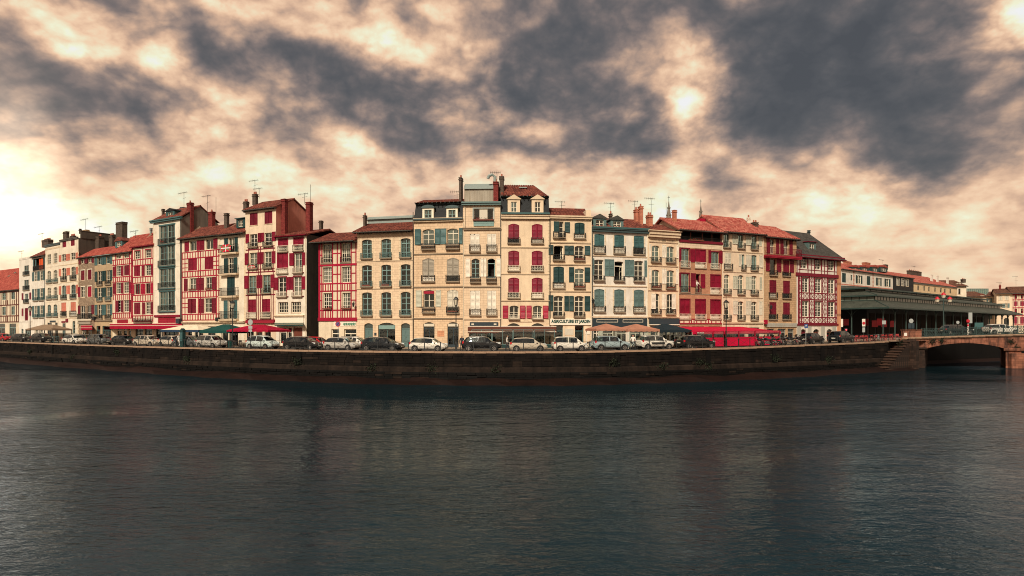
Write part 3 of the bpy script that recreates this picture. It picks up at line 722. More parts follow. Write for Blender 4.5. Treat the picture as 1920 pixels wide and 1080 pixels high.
    def lamp(s, x, y):
        u, z = s.u(x), s.z(y); k = MB(); k.bar((0, 0, .25), (0, -.55, .25), .04); k.bar((0, 0, 0), (0, -.4, .24), .025); k.tube([(0, -.55, -.42), (0, -.55, -.02)], [.11, .19], 6); k.tube([(0, -.55, -.02), (0, -.55, .2)], [.22, .03], 6)
        ob('wall_lantern', k.mesh('wall_lantern', ['iron']), s.root, (u, 0, z))
plain('leaf', (.035, .075, .028), .8); plain('petal', (.45, .03, .05), .8); plain('brass', (.35, .22, .08), .35, .8); plain('pot', (.36, .11, .07), .8)
def text(body, m, parent, loc, w, h, name='lettering', depth=.015, rz=0, bold=.02):
    cu = bpy.data.curves.new('lettering', 'FONT'); cu.body = body; cu.size = 1; cu.extrude = depth; cu.offset = bold; cu.resolution_u = 2
    o = bpy.data.objects.new('lettering_source', cu); COL.objects.link(o)
    bpy.context.view_layer.update()
    me = bpy.data.meshes.new_from_object(o.evaluated_get(bpy.context.evaluated_depsgraph_get())); bpy.data.objects.remove(o); bpy.data.curves.remove(cu)
    vs = [v.co for v in me.vertices]; x0, x1 = min(v.x for v in vs), max(v.x for v in vs); y0, y1 = min(v.y for v in vs), max(v.y for v in vs)
    for v in me.vertices:
        x, y, z = v.co; v.co = ((x - x0) / (x1 - x0) * w, -z, (y - y0) / (y1 - y0) * h)
    me.materials.clear(); me.materials.append(mat(m)); me.update()
    return ob(name, me, parent, loc, rz)
# ---- left end
h = House('half-timbered house with dark brown timbers and big red tiled roof at far left', -45, 36)
h.win(550, 563, '4-11 21-28 -14--7 -32--25' if 0 else [(4, 11), (21, 28), (-14, -7), (-32, -25)], 'teal_frame', grid=(2, 2), sill=None)
h.win(576, 591, [(4, 11), (21, 28), (-14, -7), (-32, -25)], 'teal_frame', grid=(2, 2), sill=None)
h.door(607, [(-12, 9.5), (17.5, 30), (-40, -20)], 'teal_frame')
h.wall(547, 'infill'); h.body(547, 9, 'infill', 505)
h.hb('brown_beam', [549, 573, 593, 604], th=2)
for y0, y1 in ((550, 572), (574, 603)): h.vb('brown_beam', [-42, -36, -20, -3, 2, 13, 19, 31, 35], y0, y1, 1.5)
h.vb('brown_beam', [x * 4.2 - 40 for x in range(18)], 594, 603, 1.1); h.vb('brown_beam', [x * 4.2 - 40 for x in range(18)], 564, 572, 1.1)
h.roof(546, 503, 9, 'tile_red', .6, .3, .1); h.chim(-20, -12, 506, 520, 4)
for x, y in ((14, 519), (25, 513)):
    u, z, Z = h.at(x, y, 2.6); k = MB(); k.box(0, .7, 0, .5, 0, .08); o = ob('skylight', k.mesh('skylight', 'glass_sky'), h.root, (u, 2.6, z)); o.rotation_euler = (R(40), 0, 0)

h = House('narrow white rendered house with flat parapet top and small red shutters', 36, 61)
h.win(498, 515, '45.5-54', 'teal_frame', grid=(2, 2), bal=1, by=509, bd=False); h.win(525, 543, '45.5-54', 'teal_frame', grid=(2, 2), bal=1, by=536, bd=False)
h.win(551, 567, '46.5-53', 'teal_frame', grid=(2, 2), bal=1, by=561, bd=False); h.shut(549, 562, '41-44 55.5-58.5', 'maroon')
h.closed(578, 601, '46.5-52.5', 'maroon'); h.shut(578, 592, '41-44 55.5-58.5', 'crimson')
h.door(617, '40-44 47-58', 'teal_frame'); h.wall(482, 'white_wall'); h.body(482, 7, 'white_wall')
h.band(483, 486, 'white_wall', .12, name='parapet_band'); h.band(601, 604, 'white_wall', .1); h.aerial(41, 470, 484, 3)

h = House('white house with teal shutters and orange curtain in its roof loggia', 61, 85)
h.op.append((h.u(63), h.u(83), h.z(506), h.z(484), 0))
k = MB()
for a, c in ((72, 74.5), (75.5, 79)):
    u0, u1 = h.u(a), h.u(c)
    for i in range(5): k.face([(u0 + (u1-u0)*i/5, .1 + .05*(i % 2), h.z(505)), (u0 + (u1-u0)*(i+1)/5, .1 + .05*((i+1) % 2), h.z(505)), (u0 + (u1-u0)*(i+1)/5, .1 + .05*((i+1) % 2), h.z(485)), (u0 + (u1-u0)*i/5, .1 + .05*(i % 2), h.z(485))])
k.build('loggia_curtain', 'curtain_orange', h.root)
h.bal(498, 507, 62, 84, 'iron', .1, False, 'trim_grey'); h.beam('teal', 62, 63.5, 484, 506); h.beam('teal', 82, 84, 484, 506); h.beam('teal', 66, 68, 486, 500, -.02)
for a, c in ((509, 527), (541, 563), (573, 595)):
    h.win(a, c, '64.5-70 75-80.5', 'cream_frame', grid=(2, 3), sill=None, bal=1 if a > 530 else None, by=c - 6, bm='iron_teal'); h.shut(a, c - 1, '60.8-63.8 70.8-72.6 72.8-74.6 81-83.6', 'teal')
h.door(617, '65-71 74-80', 'cream_frame'); h.wall(482, 'white_wall'); h.body(482, 6, 'white_wall', 466)
h.roof(480, 464, 6, 'tile_dark', .7, .3, .1); h.pipe(84.3, 482, m='gutter')

h = House('tall cream house with teal window boxes beside the loggia house', 85, 113)
for a, c, bx in ((476, 494, 0), (507, 529, 1), (539, 560, 1), (571, 593, 1)):
    h.win(a, c, '89-95.5 100.5-107.5', 'cream_frame' if a != 571 else 'teal_frame', arch=2 if bx else 0, grid=(2, 4), bal=bx or None, by=c - 6, bm='iron_teal', sill='trim_stone')
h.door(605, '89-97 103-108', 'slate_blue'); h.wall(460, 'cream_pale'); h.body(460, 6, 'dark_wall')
h.band(457, 461, 'lead', .35, name='cornice'); h.band(464, 467, 'trim_stone', .07)
for y in (499, 533, 565, 597): h.band(y, y + 1.6, 'cream_pale', .05)
h.beam('slate_blue', 94, 104.5, 601, 604, -.2, 'sign_board'); h.chim(78, 100, 449, 462, 2.4, 'brick_dark', 1.2, 5); h.aerial(79, 437, 452)

h = House('white house with pink louvred shutters and red attic shutters', 113, 147)
h.closed(451, 462, '117-124 133-140', 'crimson', sill=None)
h.win(475, 488, '115.5-123.5 133-141.5', 'cream_frame', grid=(2, 2), arch=1); h.shut(476, 488, '110.6-114.8 124-127.5 127.8-131.6 142.5-146', 'salmon')
for a, c in ((501, 524), (534, 559)):
    h.win(a, c, '116-124 133.5-142', 'cream_frame' if a == 501 else 'teal_frame', grid=(2, 3), arch=2.5, bal=1, by=c - 7); h.shut(a + 1, c - 8, '110.6-114.8 125-128 128.3-131.6 143-146.6', 'salmon')
h.closed(567, 584, '115-124 132.5-142', 'salmon', bal=592)
h.door(606, '117-123', 'teal_frame'); h.win(602, 625, '136-141', 'teal_frame', arch=2, grid=(1, 4)); h.beam('maroon', 115.5, 123, 602, 605, -.1, 'sign_board'); h.beam('maroon', 124, 128, 598, 604, -.3, 'hanging_sign')
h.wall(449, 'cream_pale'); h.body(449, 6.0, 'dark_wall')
h.band(447, 450.5, 'gutter', .4, name='cornice')
for y in (495, 528, 562, 596): h.band(y, y + 1.6, 'trim_stone', .06)
h.quoins([146.3], 470, 632, 'quoin', 2.4); h.chim(118, 130, 434, 449, 2.2, 'brick_dark', .9, 0); h.chim(131, 143, 442, 449, 2.5, 'brick_dark', .6, 5)
# tall dark party wall and its stack
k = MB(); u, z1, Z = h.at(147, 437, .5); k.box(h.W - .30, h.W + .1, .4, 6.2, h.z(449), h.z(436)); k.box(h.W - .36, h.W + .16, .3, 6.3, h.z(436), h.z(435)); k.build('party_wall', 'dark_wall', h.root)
h.chim(153, 168, 431, 440, 5, 'ochre_wall', .6, 0); h.chim(148, 153, 429, 438, 1.6, 'brick_dark', .5, 0); h.aerial(160, 410, 434, 4, 2)

h = House('brown rubble stone house with red shutters and a white balcony over red awning', 147, 177.5)
h.win(485, 493, '152-158.5 165.5-172', 'cream_frame', grid=(2, 1), sill=None); h.shut(485, 494, '147.5-151.5 159-165 172.5-176', 'maroon')
h.closed(506, 525, '152-159 165-172', 'maroon', sur='cream_frame'); h.win(537, 557, '152-159', 'cream_frame', sur='cream_frame'); h.closed(537, 557, '165-172', 'crimson_bright', sur='cream_frame'); h.shut(537, 556, '146.8-151', 'crimson')
h.win(573, 598, '151.5-159.5 163.5-171.5', 'white_shutter', grid=(2, 2), sill=None); h.shut(572, 589, '146.6-150.6 172-176', 'maroon')
h.bal(588, 599, 147, 173, 'iron', .5, False, 'cream_frame', .13); h.door(616, '153-162 164-172', 'cream_frame')
h.wall(482, 'rubble'); h.body(482, 5, 'rubble', 465); h.roof(482, 466, 5.2, 'tile_red', .5, .05, .1)
h.beam('grey_shutter', 148, 172, 603, 608, -.5, 'roller_box'); h.awning(152, 173, 610, 615, 1.6, 'crimson_canvas', .35)

h = House('ochre house with dark teal shutters on every floor beside red half-timbering', 177.5, 211)
h.win(481, 495, '183.5-190.5 199.5-206.5', 'teal_frame', grid=(2, 2), cur=.2); h.shut(481, 496, '177.8-183 190.8-194.8 195-199.2 207-210.6', 'teal')
for a, c, m in ((508, 533, 'teal_dark'), (539, 563, 'teal_dark'), (571, 597, 'teal_dark')):
    h.win(a, c, '183.5-191 199.5-207', 'cream_frame', grid=(2, 3), bal=1, by=c - 7, bm='iron' if a != 539 else 'iron_teal'); h.shut(a, c - 6, '178-183 191.3-195 195.2-199.2 207.4-210.6', m if a < 560 else 'teal')
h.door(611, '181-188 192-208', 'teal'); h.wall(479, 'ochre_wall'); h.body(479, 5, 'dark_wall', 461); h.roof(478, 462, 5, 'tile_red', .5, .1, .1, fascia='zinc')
h.band(600, 602.5, 'trim_grey', .3); h.beam('black', 176, 181, 593, 600, -.8, 'hanging_sign')
h.chim(172, 196, 443, 470, 2.8, 'brick_dark', 1.6, 5); h.chim(217, 239, 416, 452, 3.4, 'brick_dark', 1.2, 0); h.chim(204, 216, 441, 462, 3.0, 'brick_dark', 1.2, 3); h.aerial(186, 424, 446)
# red half-timbered pair
def studs(h, m, x0, x1, n, y0, y1, th=1.5):
    h.vb(m, [x0 + (x1 - x0) * i / n for i in range(n + 1)], y0, y1, th)
h = House('red half-timbered house with dormer, left one of the red timbered pair', 211, 247.5)
h.win(477, 484.5, '218-227 232-242', 'cream_frame', grid=(3, 1), sill=None)
for a, c in ((498, 517), (530, 550), (563, 585)): h.win(a, c, '218-227' if a == 498 else '218-227 232.5-242', 'white_shutter', grid=(3, 4), sill=None)
h.closed(498, 517, '233-242', 'maroon', sill=None); h.shut(498, 517, '212-217 227.6-231.6', 'crimson'); h.shut(530, 550, '212-217 227.6-231.6 242.6-246.4', 'crimson'); h.shut(563, 585, '217.5-222 227.6-231.6 242.6-246.4', 'maroon')
h.closed(599, 608, '219.5-240', 'wood_red', sill=None, jit=False); h.door(612, '219-228 230-238 240-246', 'cream_frame')
h.wall(475, 'infill'); h.body(475, 6, 'infill', 441); h.hb('crimson_beam', [486, 496, 519, 528, 552, 587, 596.5], th=1.6)
for y0, y1 in ((486, 496), (519, 528), (552, 562), (587, 596)): studs(h, 'crimson_beam', 213, 246, 9, y0, y1, 1.1)
h.vb('crimson_beam', [217, 231, 243, 246.5], 476, 596, 1.4); h.roof(474, 441, 7, 'tile_red', .6, .1, 0.0); h.dormer(216, 229, 452, 464, 'teal', 'cream_frame', 'gable', 'tile_dark', 1.2, 1.2)
h = House('red half-timbered house with taller front, right one of the red timbered pair', 247.5, 288)
h.win(469, 484.5, '252.5-263 272.5-283.5', 'white_shutter', grid=(3, 3), sill=None, sur='crimson_beam'); h.win(498, 517, '273-283.5', 'white_shutter', grid=(3, 4), sill=None); h.closed(498, 517, '251.5-262.5', 'crimson', sill=None)
h.win(532, 551, '253.5-262.5 273.5-281.5', 'crimson', grid=(2, 1), sill=None, cur=0); h.closed(567, 589, '251.5-263', 'maroon', sill=None); h.win(567, 589, '273.5-282', 'white_shutter', grid=(3, 4), sill=None)
h.shut(498, 517, '266-271.5 284-287.6', 'crimson'); h.shut(532, 551, '246.5-252.5 264-268.5 269-272.8 282.5-287.8', 'crimson_bright'); h.shut(567, 589, '267-272.5 283-287.4', 'maroon')
h.door(612, '254-268 271-285', 'slate_blue'); h.wall(462, 'infill'); h.body(462, 6, 'infill', 441); h.hb('crimson_beam', [463, 486, 497, 519, 530, 553, 565, 592, 602], th=1.8)
for y0, y1 in ((486, 497), (519, 530), (553, 565), (592, 602)): studs(h, 'crimson_beam', 249, 287, 8, y0, y1, 1.1)
h.vb('crimson_beam', [248.5, 268, 287], 464, 602, 1.6); h.roof(461, 441, 6, 'tile_red', .5, .1, .2, fascia='crimson'); h.bal(596, 605, 254, 286, 'iron', .6, True); h.flowers(255, 285, 603)
h.chim(282, 284.5, 428, 440, 3.2, 'zinc', .3, 0); h.aerial(254, 432, 446, 2)
h.awning(206, 341, 607, 611, 1.9, 'crimson_canvas', .5)

h = House('tall white house with paired teal balcony windows and slate dormer', 288, 339.5)
for a, c in ((423, 456), (461, 497), (504, 539), (547, 582)):
    h.win(a, c, '300-312.5 314.5-327', 'teal_light', grid=(2, 3), tr=0, sill=None, sur='teal', cur=.7); h.bal(c - 9, c + 2, 298, 329, 'iron', .34, False, 'teal'); h.beam('teal', 298, 329, a - 3, a - .6, -.10)
h.flowers(302, 309, 452); h.closed(595, 607, '296.5-329', 'wood_red', sill=None, jit=False); h.door(612, '292-305 308-333', 'slate_blue')
h.wall(414, 'white_warm'); h.body(414, 6.2, 'grey_wall', 392); h.band(410, 415, 'teal', .6, 284.5, 342, name='cornice'); h.beam('crimson', 290, 338, 590.5, 594.5, -.2, 'fascia')
for y in (458, 500, 542): h.band(y, y + 1.2, 'white_warm', .03)
h.roof(410, 391, 6.2, 'tile_dark', .4, .1, .1); h.dormer(311, 327, 396, 411, 'teal', 'cream_frame', 'gable', 'slate', .5, 2.2, yt=391); h.chim(303, 309, 392, 408, 2.2, 'brick_dark', .6, 0); h.chim(350, 363.5, 380, 440, 1.4, 'brick_chimney', 1.0, 1); h.aerial(345, 360, 392, 4); h.pipe(288.6, 416); h.pipe(339, 416, m='gutter')
k = MB(); u, z, Z = h.at(344, 388, 4); k.tube([(u, 4, z - 1.6), (u, 4, z - .6)], [.22, .3], 8); k.tube([(u, 4, z - .6), (u, 4, z - .1)], [.75, .55], 8); k.build('vent_cowl', 'iron', h.root)

h = House('broad red half-timbered house with long tiled roof and red shutters', 340, 413)
h.win(450, 469, '356-368.5 386-399.5', 'cream_frame', grid=(2, 1), sill=None, cur=0); h.shut(450, 469, '346.5-354.5 369.5-376 376.5-383.5 400.5-408', 'crimson'); k = MB()
h.closed(484, 506, '353-369 384-400', 'crimson', sill=None); h.win(521, 544, '355.5-367.5 386-397', 'white_shutter', grid=(2, 2), sill=None, box='f'); h.shut(521, 544, '345.5-352 368.5-375 375.5-382.5 398-406', 'maroon')
h.closed(560, 587, '352-367.5', 'maroon', sill=None); h.win(560, 586, '383.5-397', 'white_shutter', grid=(2, 3), sill=None); h.shut(560, 587, '373.5-382.5 397.8-405.5', 'maroon')
h.door(612, '352-360 365-381 390-404', 'slate_blue'); h.wall(444, 'infill'); h.body(444, 6, 'infill', 420)
h.hb('crimson_beam', [471, 483, 507.5, 518, 546, 557.5, 589, 600], th=1.7); h.hb('crimson_beam', [492, 500, 568, 576], 341, 352, 1.3); h.hb('crimson_beam', [492, 500], 400, 410, 1.3)
for y0, y1, n in ((471, 483, 14), (507, 518, 14), (546, 558, 14), (589, 600, 14)): studs(h, 'crimson_beam', 342, 410, n, y0, y1, 1.25)
h.vb('crimson_beam', [341.5, 347, 372, 376, 406, 410.5], 470, 600, 1.3); h.roof(444, 424, 6.5, 'tile_dark', .75, .35, .1); h.band(603, 606, 'cream', .35); h.chim(390.5, 404, 397, 430, 3.2, 'brick_chimney', .9, 1)
h.aerial(389, 366, 404, 4); h.aerial(405, 370, 400, 4, 0); h.quoins([412], 446, 640, 'quoin', 2.5); h.pipe(340.8, 446, m='gutter')

h = House('cream house with dark teal shutters and a flag on its top balcony', 413, 460)
h.win(445, 474, '428.5-439.5', 'cream_frame', grid=(2, 2), sill=None, cur=.9); h.shut(445, 473, '421-427.5 440.5-446', 'teal_dark'); h.win(483, 512, '428-438', 'cream_frame', grid=(2, 3), sill=None); h.shut(483, 512, '420.5-427.5 438.8-445.5', 'teal_dark')
h.closed(519, 554, '426-440', 'teal_dark', sill=None); h.win(563, 598, '428-438', 'cream_frame', grid=(2, 3), sill=None); h.shut(563, 597, '420-427 438.8-445', 'teal')
for c in (474, 513, 555, 599): h.bal(c - 15, c, 416, 448, 'iron', .75, False, 'trim_stone', .14)
h.door(614, '418-426 432-446', 'slate_blue'); h.wall(439, 'cream_pale'); h.body(439, 6, 'cream', 418); h.roof(438, 417, 6.5, 'tile_dark', .75, .0, .1); h.dormer(443, 459, 410, 427, 'teal_dark', 'cream_frame', 'flat', 'teal_dark', .6, 2.2, inset=.22); h.chim(420, 430, 400, 435, 1.5, 'brick_dark', .8, 0)
h.band(602, 605, 'cream', .4); h.quoins([459], 442, 640, 'quoin', 2.5)
def flag(h, xa, xb, y0, y1, d=-.9):
    u0, u1, z0, z1 = h.u(xa), h.u(xb), h.z(y1), h.z(y0); w, hh = u1 - u0, z1 - z0; k = MB(); d *= h.q
    k.box(0, w, -.012, .012, 0, hh, 0)
    for sg in (-1, 1): k.bar((w/2 - w*.5, -.022, hh/2 - sg*hh*.46), (w/2 + w*.5, -.022, hh/2 + sg*hh*.46), .02, hh*.13, 1)
    k.box(w/2 - hh*.07, w/2 + hh*.07, -.05, -.035, 0, hh, 2); k.box(0, w, -.05, -.036, hh/2 - hh*.07, hh/2 + hh*.07, 2)
    ob('flag', k.mesh('flag', ['flag_red', 'flag_green', 'flag_white']), h.root, (u0, d, z0))
flag(h, 421, 439, 459, 472, -.82); h.beam('black', 408, 413, 595, 602, -.6, 'hanging_sign'); h.beam('slate_blue', 334, 340, 596, 606, -.6, 'hanging_sign')

h = House('tallest left house, half-timbered below with red shutters and pink gable end', 460, 517.5)
h.closed(398, 421, '468.5-483 496-510.5', 'maroon'); h.win(438, 461, '468.5-482.5 496-509.5', 'white_shutter', grid=(2, 3), sill=None, bal=1, by=453); h.win(473, 502, '468-482 495.5-509', 'cream_frame', grid=(2, 3), sill=None, bal=1, by=494, cur=.9)
h.win(516, 549, '466.5-480.5 493-507', 'teal_light', grid=(2, 3), sill=None, bal=1, by=541, ajar=False, cur=.6); h.shut(437, 454, '461-467.3 484-489.5 490-495.2 510.5-517', 'crimson'); h.shut(473, 495, '459.5-466.5 483-489 489.4-494.8 510-516.6', 'crimson'); h.shut(516, 540, '458.5-465.5 481.5-487 487.4-492.4 508-514.8', 'crimson')
h.closed(561, 586, '465-480 491.5-506.5', 'crimson', bal=595, bm='cream_frame'); h.door(614, '464-476 480-492 496-508', 'door_brown'); h.wall(391, 'cream'); h.body(391, 6.0, 'pink_wall', 377)
h.hb('maroon_beam', [467, 510, 553, 600], 461, 516, 1.9); h.hb('maroon_beam', [462.5, 504.5], 463, 515, 1.2); h.vb('maroon_beam', [466, 484.5, 488.5, 512.5], 462, 600, 1.2); h.vb('maroon_beam', [463.5, 481.5, 492, 508.5], 553, 600, 1.0)
for y in (462, 505): studs(h, 'maroon_beam', 467, 511, 6, y, y + 5, .9)
h.roof(391, 377, 6.4, 'tile_dark', .55, .15, .15); h.chim(527, 540, 373, 440, .9, 'brick_chimney', 1.1, 0); h.chim(473, 484, 364, 384, 2.6, 'brick_dark', .9, 2); h.chim(456, 467, 378, 398, 1.6, 'brick_dark', .9, 2); h.aerial(478, 337, 366, 3); h.aerial(486, 352, 372, 3, 1)
flag(h, 468, 481, 497, 503, -.34); h.beam('wood_red', 463, 516, 601, 606, -.4, 'fascia')

h = House('white house with crimson framed windows, shop below and mossy dark side wall', 517.5, 575)
h.closed(447, 461, '523-539 551.5-568', 'crimson', sill=None, bal=470, bm='cream_frame', sur='crimson'); h.closed(474, 503, '521-539', 'crimson', sill=None, bal=511, bm='cream_frame', sur='crimson', arch=0)
h.win(475, 511, '552-566.5', 'white_shutter', grid=(2, 3), sill=None, sur='crimson', bal=1, by=503, bm='cream_frame', bd=False); h.win(519, 555, '522-537 550.5-565.5', 'white_shutter', grid=(2, 4), sill=None, sur='crimson', bal=1, by=548, bm='cream_frame', bd=False)
h.shut(475, 498, '543-551 567.5-574.4', 'crimson'); h.shut(519, 543, '514-521 538.5-544 544.4-549.6 566.5-573.4', 'crimson'); h.win(566, 586, '522-540 546-564', 'cream_frame', grid=(4, 3), sur=None, sill='trim_stone', cur=.2)
h.hb('maroon', [471, 512, 556], 520, 541, 1.5, -.14); h.hb('maroon', [471, 512, 556], 549, 570, 1.5, -.14)
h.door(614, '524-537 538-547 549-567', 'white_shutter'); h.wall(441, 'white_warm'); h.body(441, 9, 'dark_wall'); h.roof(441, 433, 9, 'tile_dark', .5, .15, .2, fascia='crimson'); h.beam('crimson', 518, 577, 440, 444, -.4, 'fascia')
h.band(591, 594, 'trim_stone', .3, 516, 571); h.beam('white_shutter', 517, 570, 594.5, 605, -.14, 'sign_board'); h.awning(515, 569, 605.5, 608, .9, 'green_canvas', .2, side=False); h.beam('door_brown', 551, 567, 614, 634, .1, 'shop_panel')
h.chim(573, 587, 379, 437, 2.2, 'brick_chimney', 1.0, 0); h.aerial(582, 346, 378, 2.6, 0); h.aerial(571, 362, 382, 3)
h.chim(598, 606, 414, 450, 12, 'brick_dark', .8, 0); h.chim(607, 613, 432, 452, 12, 'brick_dark', .8, 0); h.pipe(573.5, 444, m='pipe_cream')
# added dark wall that fills the shaded gap of the alley
h = House('added dark wall filling the gap of the narrow alley between red timbered house and shop', 572, 612, 101, 101, 'alley_fill', 'wall'); h.win(560, 600, '588-593', 'iron', grid=(1, 2)); h.win(500, 530, '588-593', 'iron', grid=(1, 2)); h.wall(447, 'dark_wall'); h.body(447, 3, 'dark_wall', 440)

h = House('crimson half-timbered jettied house with large white windows beside the alley', 597.5, 669)
h.win(457, 492, '605-622 640-657', 'cream_frame', grid=(4, 4), sill=None, bal=1, by=482, bm='iron', pj=.12, cur=.9); h.win(500, 530, '605.5-622 641-658', 'white_shutter', grid=(4, 4), sill=None, cur=.3); h.win(549, 580, '606.5-623 642-659', 'white_shutter', grid=(4, 4), sill=None, box='f', cur=.3)
h.door(617, '621.5-636 645-668', 'cream_frame'); h.wall(452, 'infill'); h.body(452, 8, 'dark_wall', 436)
m = 'crimson_beam'; h.hb(m, [496.5], th=3.6, f=-.09); h.hb(m, [531.5, 545.5, 581.5], th=2.2); h.beam(m, 597, 670, 595.5, 602, -.16); h.hb(m, [454.5], th=2)
h.vb(m, [599.2], 455, 596, 3.4, -.06); h.vb(m, [603.6, 623.6, 632.5, 639.2, 658.6, 667.5], 455, 596, 1.9); h.hb(m, [477, 515, 563], 600, 604, 1.8); h.hb(m, [475, 514, 563], 624, 640, 1.8); h.hb(m, [474, 513, 563], 659, 668, 1.8)
for y0, y1 in ((532, 546), (582, 596)): studs(h, m, 606, 620, 3, y0, y1, 1.7); studs(h, m, 642, 656, 3, y0, y1, 1.7)
h.hb(m, [493.5], 604, 623, 2.2, -.1); h.hb(m, [493.5], 639, 658, 2.2, -.1)
h.roof(452, 437, 7, 'tile_dark', 1.1, .8, .1); h.beam('white_shutter', 626, 668, 603, 611.5, -.04, 'sign_board'); h.lamp(667, 570)
u0, u1 = h.u(644), h.u(667)
k = MB()
for i, (a, c) in enumerate(((0, .9), (.35, .95), (.55, .8), (.8, 1), (.7, .95), (.9, 1), (.95, 1))):       # worn green script, only its strokes can still be made out
    x = (u1 - u0) * i / 7; k.ring((x + .11, 0, .22), .07, .13 * c, -.012, .012, 9); k.bar((x + .18, 0, .05), (x + .25, 0, .2 + .22 * c), .05)
k.build('worn_script', 'sign_green', h.root, (u0, -.09, h.z(611)))

h = House('cream stone house with three columns of teal arched windows', 669, 775.5)
for a, c, cu in ((448, 483, .9), (496, 536, .2), (548, 591, .2)): h.win(a, c, '679-697 715-733 751.5-769.5', 'teal_frame', arch=2.2, grid=(2, 3), tr=.26, sill=None, bal=1, by=c - 9, bm='iron_teal', cur=cu, cm='curtain_teal' if cu > .5 else 'curtain')
h.flowers(681, 695, 534, 'f'); h.flowers(717, 731, 534, 'f')
h.door(606, '683-699', 'teal_grey', 3, 'door'); h.door(605, '709-741', 'iron_teal', 5); h.door(606, '752-768.5', 'teal_grey', 3, 'door'); h.wall(436, 'stone_cream'); h.body(436, 7, 'stone_cream', 420)
for y in (488, 540, 597): h.band(y, y + 2, 'trim_stone', .07)
for x in (677, 699, 713, 735, 749.5, 771.5): h.quoins([x], 446, 484); h.quoins([x], 494, 537); h.quoins([x], 546, 592)
h.roof(433, 419, 7, 'tile_dark', .7, .3, -.05); h.beam('teal_light', 710, 740, 610, 617, .12, 'sign_board'); h.beam('slate_blue', 702, 706, 624, 629, -.05, 'plaque'); h.beam('grey_shutter', 718, 734, 593, 597, -.1, 'sign_board')
h.chim(681, 688, 404, 425, 2.2, 'brick_dark', .6, 1)
k = MB(); u0, z1, Z = h.at(689, 408, 9); u1 = h.at(775, 408, 9)[0]; z0 = h.at(700, 424, 9)[1]; k.box(u0, u1, 9, 13, z0 - 2, z1 - .35); k.box(u0 - .3, u1, 8.7, 13.3, z1 - .35, z1 - .15); k.box(u0, u1, 9.2, 13, z1 - .15, z1 + .1); k.build('attic_storey', 'zinc', h.root); h.pipe(775, 400, m='gutter')

h = House('stone house with slate mansard, white dormers and mixed teal and grey shutters', 776, 868)
h.win(429.5, 459, '792.5-813.5 838.5-859.5', 'cream_frame', arch=3, grid=(2, 2), tr=.3, sill=None, bal=1, by=458, pj=.35, gl='glass_sky', cur=.6); h.bal(457, 467, 791, 815.5, 'iron', .36, True); h.bal(457, 467, 837, 861.5, 'iron', .36, True); h.shut(429, 458, '778-789.5 815.5-825.5 826-836.8 861-867.6', 'teal')
h.closed(484, 517, '792-814 838-860', 'grey_shutter', arch=4, bal=527); h.win(544, 576, '794-814', 'cream_frame', arch=2, grid=(2, 2), tr=.22, sill=None, cur=0, bal=1, by=575); h.closed(544, 576, '839-859', 'pale_shutter', arch=3, bal=586); h.bal(575, 586, 792.5, 815.5, 'iron', .32, True); h.beam('crimson_bright', 794.5, 813.5, 546, 550.5, .05, 'blind'); h.shut(544, 575, '780-791 817-827', 'sage_shutter')
h.flowers(840, 858, 583, 'f'); h.door(604, '794-815 839-860', 'slate_blue', 4); h.beam('pale_shutter', 795, 814, 607, 612, .05, 'transom_panel'); h.beam('pale_shutter', 840, 859, 607, 612, .05, 'transom_panel')
h.wall(414, 'stone_warm'); h.body(414, 8, 'stone_warm'); h.band(409, 416, 'trim_stone', .25, name='cornice'); h.beam('lead', 776, 868.5, 410, 413, -.42, 'gutter_lead')
for y in (475, 537, 596): h.band(y, y + 2.4, 'trim_grey', .1)
h.mansard(380, 410); h.dormer(792, 813, 390, 411, 'cream_frame', 'teal_frame', 'arch', 'lead', 0, 1.5, inset=.18, cur=1); h.dormer(837, 858, 390, 411, 'cream_frame', 'teal_frame', 'arch', 'lead', 0, 1.5, inset=.18, cur=1)
h.roof(380, 375.5, 8, 'tile_dark', -.85, 0, 0); h.chim(860.5, 868, 333, 382, .9, 'brick_dark', .9, 1); h.aerial(857, 358, 378, 2); h.pipe(869, 418)
h.beam('stone_orange', 820, 833, 620, 631, -.012, 'faded_wall_lettering')

h = House('narrow stone house with grey metal rooftop shed and white shutters', 868, 939.5)
h.win(391, 411.5, '888-925', 'white_shutter', grid=(3, 1), sill=None, cur=.0, sur='zinc'); h.beam('curtain', 899, 914, 393, 411, .12, 'window_panel'); h.flowers(887, 926, 412, 'f'); h.band(414, 424, 'teal_light', .1, 888, 926, 'window_apron')
h.closed(439, 460, '882-899 914-930', 'white_shutter', bal=471, arch=0); h.win(485, 521, '884-899', 'teal_light', arch=3, grid=(2, 3), tr=.25, sill=None, bal=1, by=519, cur=0); h.win(485, 521, '914-928.5', 'teal_light', arch=3, grid=(2, 3), tr=.25, sill=None, bal=1, by=519, cur=0, ajar=True); h.bal(519, 529, 882, 900.5, 'iron', .3, False); h.bal(519, 529, 912.5, 930.5, 'iron', .3, False); h.shut(485, 519, '873-881.5 901-906.5 907-912 931-939', 'white_shutter')
h.closed(545, 580, '882-900 914-930', 'white_shutter', bal=590); h.door(616, '880-893 896-910 913-930', 'slate_blue')
h.wall(383, 'stone_cream'); h.body(383, 8, 'metal_shed'); h.band(379, 385, 'teal_grey', .35, 866, 939.5, 'cornice'); h.band(427, 431, 'trim_grey', .22)
for y in (477, 537): h.band(y, y + 2.2, 'trim_grey', .1)
h.band(597, 599.5, 'trim_stone', .1); h.beam('slate_blue', 881, 934, 604, 613, -.12, 'sign_board')
for x in (884, 926): h.beam('pale_shutter', x, x + 5, 606.5, 609.5, -.16, 'sign_emblem')
